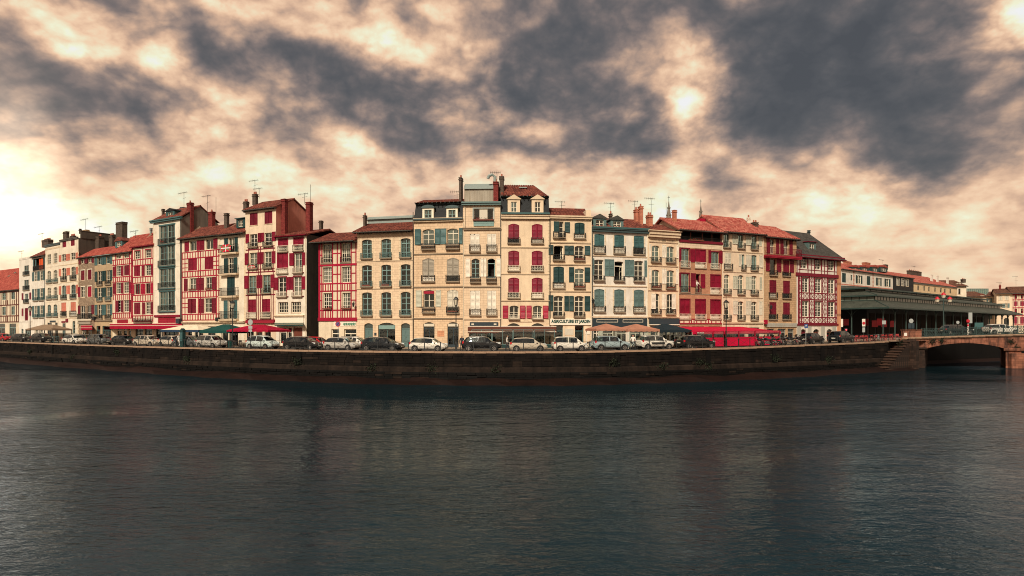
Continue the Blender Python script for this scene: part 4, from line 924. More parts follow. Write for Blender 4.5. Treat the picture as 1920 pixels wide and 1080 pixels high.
k = MB(); u0, zt, Z = h.at(871, 341, 1.2); u1 = h.at(932, 341, 1.2)[0]; zb = h.at(900, 381, 1.2)[1]; k.box(u0, u1, 1.2, 6, zb, zt - .9); k.face([(u0 - .1, 1.0, zt - .95), (u1 + .1, 1.0, zt - .95), (u1 + .1, 2.4, zt), (u0 - .1, 2.4, zt)], 1); k.box(u0 - .1, u1 + .1, 2.4, 6, zt - .95, zt, 1)
for i in range(14): x = u0 + (u1 - u0) * i / 13; k.box(x - .02, x + .02, 1.17, 1.2, zb, zt - .95)
k.build('rooftop_shed', ['metal_shed', 'zinc'], h.root); h.chim(925, 935, 341, 382, .9, 'brick_chimney', .8, 1); h.chim(936.5, 945, 331, 372, 1.6, 'brick_dark', .9, 1); h.pipe(938.8, 385, m='gutter'); h.pipe(872, 386, 425)
k = MB(); u, z, Z = h.at(928, 331, 1.3); k.tube([(u, 1.3, z - 1.2), (u, 1.3, z), (u - .35, 1.3, z + .25), (u - .75, 1.3, z + .1), (u - .9, 1.3, z - .25)], .2, 8); k.build('flue', 'zinc', h.root); h.aerial(932, 322, 338, 2, 1)

h = House('cream house with crimson shutters and slate mansard under dark tiled hip roof', 939.5, 1030)
h.closed(420, 447, '953.5-973 997.5-1017', 'crimson', arch=3, bal=455); h.closed(470, 499, '953.5-973 997.5-1017', 'crimson', arch=2.5, bal=507, bm='cream_frame'); h.closed(521, 549, '953.5-973 997.5-1017', 'crimson', arch=2.5, bal=558, bm='cream_frame')
h.win(573, 597, '955.5-972 999.5-1016', 'cream_frame', arch=2.5, grid=(2, 2), bal=1, by=590, bm='cream_frame', cur=.6); h.shut(573, 597, '942.5-953 1018-1028', 'crimson_bright'); h.shut(573, 597, '975-985 987-996.5', 'crimson_bright')
h.door(606, '951-975 996-1020', 'slate_blue', 5); h.wall(405, 'cream_warm'); h.body(405, 8, 'cream_warm'); h.band(402, 411, 'trim_stone', .3, name='cornice'); h.beam('teal', 939.5, 1030.5, 399.5, 402.5, -.55, 'gutter_lead')
k = MB()
for i in range(26): a = .1 + (h.W - .4) * i / 25; k.box(a, a + .14, -.2, 0, h.z(411) - .02, h.z(409))
k.build('dentils', 'trim_stone', h.root)
for y in (463, 513, 563): h.band(y, y + 2, 'trim_stone', .08)
h.quoins([1028.5], 412, 606, 'quoin', 3); h.mansard(367, 401, dep=.8); h.dormer(952, 975, 374, 401, 'cream_warm', 'cream_frame', 'gable', 'trim_stone', -.05, 1.4, inset=.26, yt=366, cur=0, gl='glass_sky'); h.dormer(997, 1019, 374, 401, 'cream_warm', 'cream_frame', 'gable', 'trim_stone', -.05, 1.4, inset=.26, yt=366)
h.roof(368, 348, 8, 'tile_dark', -.7, 0, 0, 0, 1.6, fascia='lead'); k = MB(); u, z, Z = h.at(973, 352, 3); k.box(u, u + 1.0, 2.6, 3.2, z - .1, z + .02); k.build('skylight', 'zinc', h.root)
k = MB(); u, z = h.u(974), h.z(604); k.prism([(0, 0), (1.6, 0), (1.5, .15), (1.1, .2), (1.0, .45), (.8, .55), (.6, .45), (.5, .2), (.1, .15)], -.06, 0); k.build('carved_crest', 'trim_stone', h.root, (u, 0, z)); h.chim(938, 946, 372, 376, 2, 'brick_dark', .7, 0)
u0, u1 = h.u(876) , h.u(1043)
o, zf, fa, fc = h.awning(877, 1043, 612.5, 622.5, 2.2, 'brown_canvas', .16, frame='white_shutter')

h = House('cream house with dark teal shutters above white AGRICULTURE ET JARDIN sign', 1030.5, 1109.5)
h.win(416, 445, '1048.5-1056.5', 'cream_frame', grid=(1, 3), sill=None, cur=0, bal=1, by=434); h.shut(416, 436, '1038.5-1048', 'teal_dark'); h.shut(417, 436, '1058.5-1068', 'teal_dark'); h.bal(435, 446, 1037, 1059, 'iron', .3, True); h.closed(417, 438, '1077.5-1096', 'teal_dark', arch=2, bal=446)
h.win(461, 487, '1038.5-1056', 'cream_frame', arch=2, grid=(2, 3), sill=None, bal=1, by=478, ajar=True); h.win(461, 487, '1077.5-1094.5', 'cream_frame', arch=2, grid=(2, 3), sill=None, bal=1, by=478, box='f'); h.shut(460, 478, '1028.5-1037.3', 'teal_dark'); h.shut(461, 478, '1058-1066.5 1067-1075.5 1096-1106', 'teal_dark')
h.closed(500, 530, '1038-1057', 'teal_dark', arch=2, bal=540); h.win(503, 539, '1077.5-1095', 'cream_frame', arch=2, grid=(2, 3), tr=.26, sill=None, bal=1, by=530, gl='glass_sky', box='f'); h.shut(501, 529, '1067-1076 1096-1106', 'teal_dark')
h.win(555, 593, '1038.5-1056', 'cream_frame', arch=2, grid=(2, 3), tr=.26, sill=None, bal=1, by=585, cur=.2); h.win(555, 593, '1077.5-1094.5', 'cream_frame', arch=2, grid=(2, 3), tr=.26, sill=None, bal=1, by=585, cur=.2); h.shut(554, 583, '1028.5-1037.3', 'teal_dark'); h.shut(555, 583, '1058-1066.5 1067-1075.5 1096-1106', 'teal_dark')
h.door(610, '1038.5-1055.5 1078-1094', 'teal'); h.wall(409, 'cream_warm'); h.body(409, 7, 'cream_warm', 391); h.band(405, 411, 'trim_stone', .3, name='cornice')
for y in (454, 495, 545): h.band(y, y + 2.4, 'trim_stone', .1)
h.roof(407, 392, 7, 'tile_dark', -.2, .0, 0.0); h.beam('white_shutter', 1031, 1108.5, 597.5, 609.5, -.14, 'sign_board'); text('AGRICULTURE ET JARDIN', 'sign_dark_green', h.root, (h.u(1033.2), -.16, h.z(607.2)), h.u(1106.2) - h.u(1033.2), h.z(599.6) - h.z(607.4), bold=.045)
h.beam('pale_shutter', 1059, 1075, 616, 628, -.05, 'notice_board'); h.beam('white_shutter', 1097.5, 1106, 616, 627, -.05, 'notice_board'); h.pipe(1108.6, 412); h.pipe(1031.2, 412, m='gutter'); h.lamp(1110, 563); h.aerial(1053, 377, 400, 3)
k = MB(); u0, z0, Z = h.at(1094, 407, .3); u1 = h.at(1108, 407, .3)[0]; k.box(u0 + .3, u1, .3, 3.5, z0 - .3, z0 + .9); k.build('parapet_block', 'cream', h.root)

h = House('white house with blue-grey shutters, teal cornice and two roof dormers', 1110, 1214.5)
h.closed(441, 463, '1114.5-1133 1152-1170 1189-1207', 'teal', arch=1, bal=475); h.win(488, 526, '1114.5-1131.5 1189.5-1206', 'cream_frame', arch=1, grid=(2, 3), tr=.24, sill=None, bal=1, by=518, gl='glass'); h.win(490, 526, '1152.5-1168.5', 'cream_frame', arch=1, grid=(2, 3), tr=.24, sill=None, bal=1, by=518, ajar=True)
h.shut(486, 517, '1109.2-1113.8', 'teal_grey'); h.shut(487, 518, '1133.5-1142 1142.5-1151 1171.5-1179.5 1180-1188 1208-1212.5', 'teal_grey'); h.closed(543, 575, '1114.5-1133 1152-1170 1189-1207', 'teal_grey', arch=2, bal=584)
h.door(616, '1113-1124 1130-1150 1156-1176 1182-1204', 'white_shutter'); h.wall(436, 'white_wall'); h.body(436, 7, 'white_wall', 412); h.band(429, 436.5, 'lead', .35, name='cornice'); h.beam('teal', 1110, 1215, 427, 430, -.55, 'gutter_lead')
for y in (480, 536): h.band(y, y + 2, 'trim_stone', .08)
h.band(593, 596, 'cream', .12)
for x in (1112.7, 1134.8, 1150.2, 1171.8, 1187.2, 1208.8): h.quoins([x], 440, 476, 'quoin', 2); h.quoins([x], 542, 585, 'quoin', 2)
h.roof(428, 411, 7, 'tile_dark', .1, 0, 0, fascia='lead'); h.dormer(1112, 1137, 410, 426, 'teal_grey', 'cream_frame', 'gable', 'slate_brown', .2, 1.6, inset=.2, yt=402); h.dormer(1145, 1169, 413, 427, 'teal_grey', 'cream_frame', 'gable', 'slate_brown', .2, 1.6, inset=.2, yt=405)
h.beam('slate_blue', 1111, 1214, 597, 617, -.1, 'shop_fascia')
for a, c in ((1118, 1158), (1167, 1205)): 
    h.beam('pale_shutter', a, c, 599, 600, -.14, 'fascia_moulding'); h.beam('pale_shutter', a, c, 603.5, 604.5, -.14, 'fascia_moulding'); h.beam('pale_shutter', a, a + .8, 600, 603.5, -.14, 'fascia_moulding'); h.beam('pale_shutter', c - .8, c, 600, 603.5, -.14, 'fascia_moulding')
h.chim(1188, 1197, 393, 424, 2.6, 'brick_pink', .8, 1); h.chim(1196, 1206, 387, 424, 2.2, 'brick_pink', 1.0, 1); h.chim(1142, 1148, 401, 416, 2.8, 'brick_dark', .6, 1); h.aerial(1145, 380, 402, 3); h.aerial(1190, 376, 394, 3); h.pipe(1110.6, 436, m='gutter'); h.pipe(1213.8, 436)

h = House('narrow cream house with carved sign frieze under its cornice and white shutters', 1214.5, 1272.5)
for a, c, gl in ((461, 491, 'glass_sky'), (506, 540, 'glass_sky'), (551, 588, 'glass')): h.win(a, c, '1222-1236.5 1250-1264', 'cream_frame', arch=2, grid=(2, 3), sill=None, bal=1, by=c - 8, gl=gl, cur=.3, box='f' if c == 540 else None)
h.shut(459, 483, '1217-1220.5 1241-1244.8 1245.2-1249 1268-1271.5', 'white_shutter'); h.shut(504, 532, '1216.5-1220.5 1241-1244.8 1245.2-1249 1267-1271.5', 'white_shutter'); h.shut(551, 580, '1221-1229 1240.5-1244.5 1245-1249 1259-1266', 'white_shutter')
h.door(612, '1220-1230 1234-1252 1256-1270', 'slate_blue'); h.wall(445, 'cream_warm'); h.body(445, 7, 'cream_warm', 425); h.band(437, 446, 'trim_stone', .45, name='cornice'); h.band(433.5, 437, 'trim_stone', .6, 1212, 1273, name='cornice_top')
h.band(453.5, 455.5, 'trim_stone', .1, 1217, 1270); h.beam('trim_stone', 1217, 1219, 447, 454, -.08, 'frieze_moulding'); h.beam('trim_stone', 1268, 1270, 447, 454, -.08, 'frieze_moulding')
k = MB(); u0, u1 = h.u(1222), h.u(1266); rr = random.Random(5)
for i in range(24):                                                                     # weathered carved letters, no longer legible
    x = (u1 - u0) * i / 24
    if i in (6, 15): continue
    k.box(x, x + .03, 0, .03, 0, .3)
    if rr.random() < .6: k.box(x, x + .12, 0, .03, rr.choice((0, .13, .27)), rr.choice((0, .13, .27)) + .03)
k.build('worn_carved_letters', 'trim_grey', h.root, (u0, -.03, h.z(453)))
for y in (498, 544): h.band(y, y + 2, 'trim_stone', .09)
h.band(594, 596.5, 'trim_stone', .2); h.beam('slate_blue', 1217, 1272, 597.5, 608, -.3, 'shop_fascia'); h.beam('white_shutter', 1217, 1272, 608, 609.5, -.34, 'fascia_moulding')
h.roof(434, 422, 7, 'tile_dark', .1, 0, 0); h.chim(1211, 1224, 403, 424, 2, 'brick_pink', .9, 2); h.aerial(1221, 371, 404, 3); h.aerial(1249, 380, 414, 4, 0); h.pipe(1272, 447)

h = h22 = House('red brick house with open roof loggia and crimson shutters', 1272.5, 1354.5)
h.op.append((h.u(1276), h.u(1352), h.z(452), h.z(434), 0)); 
for x in (1276.5, 1295, 1317, 1335, 1351): h.beam('door_brown', x - .8, x + .8, 434, 453, .02, 'loggia_post')
h.bal(446, 453, 1276, 1352, 'iron', .06, False, None); h.flowers(1290, 1318, 451, 'f')
h.win(468, 502, '1277.5-1292', 'teal_light', grid=(2, 3), sill=None, sur='maroon', bal=1, by=491, bm='cream_frame', gl='glass_sky', pj=.1); h.win(471, 502, '1333.5-1348', 'teal_light', grid=(2, 3), sill=None, sur='maroon', bal=1, by=493, bm='cream_frame', gl='glass_sky', pj=.1); h.closed(469, 493, '1304.5-1322', 'crimson', bal=502, bm='cream_frame', sur='maroon', pj=.1)
h.win(514, 548, '1277-1292', 'teal_light', grid=(2, 3), sill=None, sur='maroon', bal=1, by=538, gl='glass_sky', pj=.1); h.win(514, 548, '1305-1313', 'maroon', grid=(1, 1), sill=None, cur=0, bal=1, by=538, pj=.1, ajar=True); h.shut(514, 540, '1313.5-1322', 'crimson'); h.closed(515, 540, '1333-1350', 'crimson', bal=550, bm='cream_frame', sur='maroon', pj=.1)
h.shut(468, 492, '1273-1276.8 1294-1302.5 1328-1332.8 1349-1354', 'crimson'); h.shut(513, 538, '1272.8-1276.5 1295-1303.5', 'maroon'); h.closed(562, 590, '1275.5-1293 1304.5-1322 1333-1350', 'crimson', bal=598, bm='cream_frame', sur='maroon', pj=.1)
h.door(612, '1278-1292 1298-1320 1328-1350', 'door_brown'); h.wall(433, 'brick_red'); h.body(433, 7, 'cream', 416); h.beam('maroon', 1273, 1354, 452, 456.5, -.22, 'fascia'); h.band(457, 466, 'cream', .05, 1273.2, 1354, 'plain_band'); h.band(551, 553, 'trim_grey', .05)
h.beam('infill', 1273, 1354, 599, 606, -.03, 'infill_panel'); h.vb('wood_red', [1274, 1282, 1292, 1296, 1301, 1306, 1314, 1323, 1328, 1334, 1342, 1351], 598, 606, 1.6, -.08); h.hb('wood_red', [598.5, 606.5], th=1.8, f=-.1)
h.roof(433, 413, 7, 'tile_pink', .95, .45, .2); h.chim(1260, 1269, 394, 420, 2.0, 'brick_pink', .8, 0); h.pipe(1354, 436)

h = House('cream house with pale shutters and iron balconies under red tiles, beside brick house', 1354.5, 1431)
h.win(441, 465, '1357-1367.5 1384-1394 1409-1419', 'teal_light', grid=(2, 2), sill=None, bal=1, by=456, gl='glass_sky'); h.shut(441, 459, '1373-1378 1378.5-1383 1398-1403 1403.5-1408 1422-1428', 'sage_shutter')
h.win(477, 505, '1391-1396 1409-1419', 'teal_light', arch=1, grid=(2, 2), sill=None, bal=1, by=497, gl='glass_sky'); h.closed(476, 497, '1359-1371', 'pale_shutter', bal=506); h.shut(477, 500, '1385-1390.5 1398-1403 1403.5-1408 1423-1429', 'pale_shutter')
h.win(516, 551, '1358-1368 1384-1394 1409-1419', 'cream_frame', arch=2, grid=(2, 3), tr=.22, sill=None, bal=1, by=543, gl='glass_sky', cur=.4); h.shut(518, 543, '1374-1378.5 1379-1383.5 1398-1403 1403.5-1408 1424-1428.5', 'sage_shutter')
h.win(565, 599, '1358-1368 1384-1394 1409-1419', 'cream_frame', arch=2, grid=(2, 3), tr=.22, sill=None, bal=1, by=591, cur=.2); h.shut(564, 590, '1374-1378.5 1379-1383.5 1398-1403 1403.5-1408 1423-1429', 'pale_shutter')
h.door(614, '1358-1372 1378-1398 1403-1424', 'door_brown'); h.wall(438, 'cream'); h.body(438, 8, 'cream', 408)
for y in (472, 510, 557): h.band(y, y + 1.8, 'trim_stone', .08)
h.band(604, 607, 'trim_stone', .2); h.roof(437, 408, 8, 'tile_pink', .8, .2, .15); h.chim(1400, 1407, 408, 426, 2.5, 'white_warm', .6, 1); h.chim(1408, 1422, 417, 430, 3.2, 'brick_dark', .9, 2); h.lamp(1355, 572); h.pipe(1430.4, 440)
k = MB(); u, z, Z = h.at(1312, 410, 3.5); k.box(u, u + .8, 3.2, 4.2, z - .9, z); k.build('gable_chimney', 'crimson_beam', h.root)

h = House('ochre stone house with red timber balcony and red shutters beside the lattice house', 1431, 1493.5)
h.win(449, 477, '1443.5-1451.5 1469.5-1478', 'cream_frame', grid=(2, 2), sill=None); h.shut(449, 476, '1437-1442.6 1455-1460.5 1463-1468.6 1480-1485.5', 'maroon')
o = h.bal(467, 481, 1431.5, 1496, 'maroon_beam', .95, False, 'wood_red', .2)
h.win(487, 516, '1444-1455', 'door_brown', grid=(1, 1), sill=None, cur=0, bal=1, by=508); h.closed(487, 510, '1468.5-1480', 'maroon', bal=516); h.shut(486, 510, '1436-1442.8 1456-1464 1481-1488', 'maroon')
h.closed(526, 550, '1443-1455.5 1468.5-1481', 'maroon', bal=558); h.closed(567, 590, '1443-1455.5 1468.5-1481', 'maroon', bal=598); h.door(616, '1438-1452 1458-1474 1477-1489', 'grey_shop')
h.wall(447, 'stone_ochre'); h.body(447, 8, 'stone_ochre', 423); h.beam('white_wall', 1432, 1493, 447, 467, -.03, 'render_band' ) if 0 else None
h.band(606, 613, 'grey_shop', .18, 1436, 1493, 'shop_fascia'); h.roof(446, 424, 8, 'tile_pink', .7, .1, .3); h.lamp(1440, 575); h.beam('crimson_bright', 1431, 1435, 600, 608, -.6, 'hanging_sign')

h = House('white house with maroon lattice timbering, slate roof and stone arches at the corner', 1493.5, 1576)
m = 'maroon_beam'
h.win(482, 505, '1501-1513 1528-1539 1553-1563.5', 'white_shutter', grid=(2, 4), sill=None, sur=m, cur=.2)
for a, c in ((522, 549), (565, 594)): h.win(a, c, '1504-1516 1528-1540 1553-1564.5', 'white_shutter', grid=(2, 4), tr=.3, sill=None, sur=m, cur=.5, gl='glass')
h.door(617, '1500-1511.5', 'maroon', 4, 'door'); h.door(617, '1525-1536 1550-1560.5', 'door_brown', 4); h.wall(484, 'infill_white'); h.body(484, 5, 'stone_ochre')
h.beam('stone_orange', 1569.5, 1576, 484, 650, -.10, 'corner_pier'); h.beam(m, 1492, 1571, 513.5, 519.5, -.24); h.beam(m, 1493, 1571, 607, 610.5, -.2); h.hb(m, [550, 562, 595, 606], 1497, 1570, 1.7); h.hb(m, [507.5], 1497, 1570, 1.2)
h.vb(m, [1497.5], 519, 607, 2.6, -.1); h.vb(m, [1502.5, 1517.5, 1526.5, 1541.5, 1551.5, 1566, 1569], 519, 607, 1.5); h.vb(m, [1494.5, 1499.5, 1515, 1521, 1527, 1540.5, 1546, 1551.5, 1565, 1569.3], 484, 513, 1.2); h.hb(m, [498], 1494, 1500, 1.1); h.hb(m, [498], 1515, 1527, 1.1); h.hb(m, [498], 1541, 1552, 1.1)
X = []
for y0, y1 in ((551, 562), (596, 606)):
    for i in range(10): a = 1499 + 7 * i; X += [(a, y1, a + 7, y0), (a, y0, a + 7, y1)]
for y0, y1 in ((521, 533), (534, 549), (564, 576), (577, 594)):
    for a, c in ((1498.5, 1502), (1518, 1522), (1522, 1526), (1542, 1546.5), (1546.5, 1551), (1566, 1569)): X += [(a, y1, c, y0), (a, y0, c, y1)]
h.diag(m, X, .06); h.vb(m, [1499 + 7 * i for i in range(11)], 551, 562, .6); h.vb(m, [1499 + 7 * i for i in range(11)], 596, 606, .6); h.vb(m, [1522, 1546.5], 520, 606, .6)
h.roof(484, 437, 5, 'slate_brown', 1.0, .2, .5, 0, 4.7, fascia='maroon_beam', plain_=True); h.beam(m, 1492, 1579, 480, 486, -.75, 'eaves_board'); h.dormer(1515, 1530, 454, 473, 'teal_grey', 'white_shutter', 'flat', 'maroon', .4, 1.1, inset=.2)
k = MB(); u, z, Z = h.at(1546, 466, 1.2); k.box(u, u + .8, .8, 1.4, z - .5, z + .05); k.build('skylight', 'cream_frame', h.root); h.chim(1515.5, 1517.5, 432, 440, 2.5, 'lead', .2, 0)
for x in (1498, 1517.5, 1542.5, 1564): h.beam('grey_shop', x - 3.5, x + 3.5, 612, 650, -.1, 'stone_pier')
# ------------------------------------------------------------------ ground, quay, water
b = NB('water'); o = b.obj(); b.t.nodes.remove(b.b)
w0 = b.noise(b.mapped(o, (.16, .26, 1)), 1.0, 2, .5, .3); w1 = b.noise(b.mapped(o, (.75, 1.5, 1)), 1.0, 3, .55, .5); w2 = b.noise(b.mapped(o, (2.4, 5.0, 1)), 1.0, 3, .6, .8)
gust = b.rampf(b.noise(b.mapped(o, (.022, .055, 1)), 1.0, 5, .62, 1.2), .38, .60)
hh = b.math('ADD', b.math('ADD', b.math('MULTIPLY', w1, .30), b.math('MULTIPLY', w2, .12)), b.math('MULTIPLY', w0, .55))
bp = b.n('ShaderNodeBump'); b.l(hh, bp.inputs['Height']); bp.inputs['Distance'].default_value = .55; b.l(b.math('ADD', b.math('MULTIPLY', gust, .52), .10), bp.inputs['Strength'])
gl = b.n('ShaderNodeBsdfGlossy'); gl.inputs['Color'].default_value = (.58, .66, .77, 1); b.l(b.math('ADD', b.math('MULTIPLY', gust, .09), .025), gl.inputs['Roughness']); b.l(bp.outputs[0], gl.inputs['Normal'])
df = b.n('ShaderNodeBsdfDiffuse'); df.inputs['Color'].default_value = (.006, .022, .029, 1); b.l(bp.outputs[0], df.inputs['Normal'])
fr = b.n('ShaderNodeFresnel'); fr.inputs['IOR'].default_value = 1.36; b.l(bp.outputs[0], fr.inputs['Normal'])
mx = b.n('ShaderNodeMixShader'); b.l(fr.outputs[0], mx.inputs[0]); b.l(df.outputs[0], mx.inputs[1]); b.l(gl.outputs[0], mx.inputs[2]); b.l(mx.outputs[0], b.out.inputs[0])
k = MB(); k.face([(-900, -300, 0), (900, -300, 0), (900, 1500, 0), (-900, 1500, 0)]); struct(k.build('river_water', 'water'))
k = MB(); k.face([(-1500, -400, -1.6), (1500, -400, -1.6), (1500, 2500, -1.6), (-1500, 2500, -1.6)]); plain('mud', (.06, .04, .03), .9); struct(k.build('ground', 'mud'))
def nb(name, c, c2, scale, rough=.9, bump=.3):
    b = NB(name); o = b.obj(); n = b.noise(o, scale, 7, .65, .3); n2 = b.noise(o, scale * 9, 4, .6)
    col = b.mix(b.math('ADD', b.math('MULTIPLY', b.rampf(n, .35, .68), .75), b.math('MULTIPLY', b.rampf(n2, .3, .7), .25)), c, c2)
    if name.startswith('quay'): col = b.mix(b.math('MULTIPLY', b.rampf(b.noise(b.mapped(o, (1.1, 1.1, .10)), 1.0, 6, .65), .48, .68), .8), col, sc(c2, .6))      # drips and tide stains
    b.fin(col, rough, spec=.12 if name.startswith(('quay', 'mud')) else .25); b.bump(n2, bump, .02)
nb('asphalt', (.060, .055, .050), (.036, .034, .033), .6); nb('paving', (.30, .235, .175), (.20, .155, .115), .5); nb('coping', (.42, .275, .185), (.24, .155, .105), .9)
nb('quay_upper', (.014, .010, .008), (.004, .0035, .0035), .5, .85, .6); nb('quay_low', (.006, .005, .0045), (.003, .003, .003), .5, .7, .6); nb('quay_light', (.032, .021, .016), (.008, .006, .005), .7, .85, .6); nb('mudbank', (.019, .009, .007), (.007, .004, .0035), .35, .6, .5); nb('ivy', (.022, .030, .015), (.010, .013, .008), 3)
ST = [-330 + 30 * i for i in range(68)]              # bearings along the quay
ST = [x for x in ST if x < 1690] + [1692]
def strip(name, prof, m, close=False):
    """sheet along the quay; prof gives (inland offset in metres, height) per bearing"""
    k = MB(); rows = []
    for x in ST:
        rows.append([(*quay_frame(x, o)[0], z) for o, z in prof(x)])
    for a, c in zip(rows, rows[1:]):
        for i in range(len(a) - 1): k.face([a[i], c[i], c[i + 1], a[i + 1]])
    return k.build(name, m)
q = thing('quay_wall', 'long dark stone quay wall with pale coping stones along the river', 'wall')
def child(o, par=q): o.parent = par; return o
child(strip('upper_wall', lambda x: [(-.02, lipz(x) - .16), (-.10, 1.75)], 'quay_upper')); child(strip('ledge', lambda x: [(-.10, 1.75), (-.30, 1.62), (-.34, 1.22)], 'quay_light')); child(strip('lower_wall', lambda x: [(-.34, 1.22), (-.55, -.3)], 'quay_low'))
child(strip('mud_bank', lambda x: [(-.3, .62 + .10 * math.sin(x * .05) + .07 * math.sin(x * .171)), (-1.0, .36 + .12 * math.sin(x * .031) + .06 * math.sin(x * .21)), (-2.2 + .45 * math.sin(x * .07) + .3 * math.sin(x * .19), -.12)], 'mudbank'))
# coping stones, one by one
def quay_pts(x0, x1, step):
    pts = []; x = x0; acc = 0; p = quay_frame(x)[0]; out = [x]
    while x < x1:
        x += .5; c = quay_frame(x)[0]; acc += (c - p).length; p = c
        if acc >= step: out.append(x); acc = 0
    return out
cp = quay_pts(-60, 1690, 1.35); rr = random.Random(3)
def cop(): k = MB(); k.box(0, 1, 0, 1, 0, 1); return k.mesh('coping_stone', 'coping')
cm_ = cop()
for x0, x1 in zip(cp, cp[1:]):
    a = quay_frame(x0)[0]; c = quay_frame(x1)[0]; d = c - a; L = d.length
    o = ob('coping_stone', cm_, q, (a.x, a.y, lipz(x0) - .19 + rr.uniform(-.012, .012)), math.atan2(d.y, d.x), (L - .015, .62, .19)); o.location -= Vector((-d.y, d.x, 0)) / L * (.12 + rr.uniform(0, .03))
# rough courses of stone on the face, too many to tell apart
k = MB(); rr = random.Random(11)
for row in range(9):
    xs = quay_pts(-60, 1688, rr.uniform(.9, 1.15))
    for x0, x1 in zip(xs, xs[1:]):
        if rr.random() < .12: continue
        zt = lipz(x0) - .2; z0 = 1.8 + (zt - 1.8) * row / 5 if row < 5 else .30 + .22 * (row - 5); z1 = z0 + ((zt - 1.8) / 5 if row < 5 else .22)
        a = quay_frame(x0)[0]; c = quay_frame(x1)[0]; d = (c - a).normalized(); n = Vector((d.y, -d.x)); f = (.05 if row < 5 else .44) + .12 * (1 - row / 5 if row < 5 else 0) * -.4 + rr.uniform(.005, .085)
        if row < 5: f += .08 * (1 - (z0 - 1.75) / (zt - 1.75))
        a = a + d * .015; c = c - d * .015; z0 += .015; z1 -= .012
        P = [(a.x, a.y), (c.x, c.y), (c.x + n.x * f, c.y + n.y * f), (a.x + n.x * f, a.y + n.y * f)]; bb = len(k.v)
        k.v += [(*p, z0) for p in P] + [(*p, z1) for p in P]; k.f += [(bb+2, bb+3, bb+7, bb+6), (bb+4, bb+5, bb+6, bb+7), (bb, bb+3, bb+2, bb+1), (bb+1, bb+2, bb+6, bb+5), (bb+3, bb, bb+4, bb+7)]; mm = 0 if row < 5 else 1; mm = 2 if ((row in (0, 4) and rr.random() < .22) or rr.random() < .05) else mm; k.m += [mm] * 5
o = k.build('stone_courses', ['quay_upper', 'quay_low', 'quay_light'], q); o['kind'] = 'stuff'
# drain slots and hanging weed
for x in (100, 355, 562, 1156, 1326, 1450, 1540):
    p, a = quay_frame(x, -.16); k = MB(); k.box(-.32, .32, -.06, .25, 1.2, lipz(x) - .25); k.build('wall_buttress', 'quay_low', q, (p.x, p.y, 0), a)
def tuft(x, z, n, rad, par, seed, off=-.2):
    rr = random.Random(seed); p, a = quay_frame(x, off); k = MB()
    for i in range(n):
        c = Vector((rr.gauss(0, rad), rr.uniform(-.25, .05), rr.gauss(0, rad * .7))); d1 = Vector((rr.uniform(-1, 1), rr.uniform(-1, 1), rr.uniform(-1, 1))) * .10; d2 = Vector((rr.uniform(-1, 1), rr.uniform(-1, 1), rr.uniform(-1.4, .6))) * .10
        k.face([c, c + d1, c + d1 + d2, c + d2])
    return k.build('wall_weed', 'ivy', par, (p.x, p.y, z), a)
for i, (x, z) in enumerate(((60, 1.9), (140, 1.4), (222, 2.6), (355, 2.0), (560, 2.0), (700, 1.5), (812, 1.55), (930, 1.5), (1150, 2.2), (1310, 2.1), (1325, 1.6), (1452, 2.3), (1550, 1.9), (1240, 1.6))): tuft(x, z, 160, .35, q, i)
# street: carriageway, kerb, pavement
def road_strip(name, k0, k1, dz, m):
    k = MB()
    for x0, x1 in zip(ST, ST[1:]):
        P = []
        for x, kk in ((x0, k0), (x1, k0), (x1, k1), (x0, k1)): g = gp(x, qz(x) * kk); P.append((g.x, g.y, streetz(x) + dz))
        k.face(P)
        if dz > .05: k.face([(P[0][0], P[0][1], P[0][2] - dz - .02), (P[1][0], P[1][1], P[1][2] - dz - .02), P[1], P[0]])
    return struct(k.build(name, m))
road_strip('street', 1.0, 1.9, -.06, 'asphalt'); road_strip('pavement', 1.125, 1.26, .07, 'paving')
plain('bump_paint', (.6, .58, .52), .7)
# ------------------------------------------------------------------ vehicles
def car_paint(name, c, metal=.0, rough=.28):
    b = NB(name); b.fin(c, rough, metal, .35); b.b.inputs['Coat Weight'].default_value = .25; b.b.inputs['Coat Roughness'].default_value = .06
for n_, c_ in (('black', (.005, .006, .007)), ('white', (.72, .68, .60)), ('silver', (.42, .40, .36)), ('red', (.45, .010, .018)), ('beige', (.50, .43, .34)), ('grey', (.10, .105, .105)), ('blue', (.30, .38, .40)), ('navy', (.007, .010, .013)), ('aqua', (.50, .58, .55))): car_paint('car_' + n_, c_)
plain('tyre', (.012, .012, .012), .85); plain('rim', (.45, .44, .42), .3, .8); plain('tail_red', (.50, .008, .015), .25); plain('head_clear', (.55, .56, .55), .15); plain('plate', (.75, .72, .62), .5); plain('trim_black', (.018, .018, .018), .6); plain('chrome', (.5, .5, .48), .2, .9)
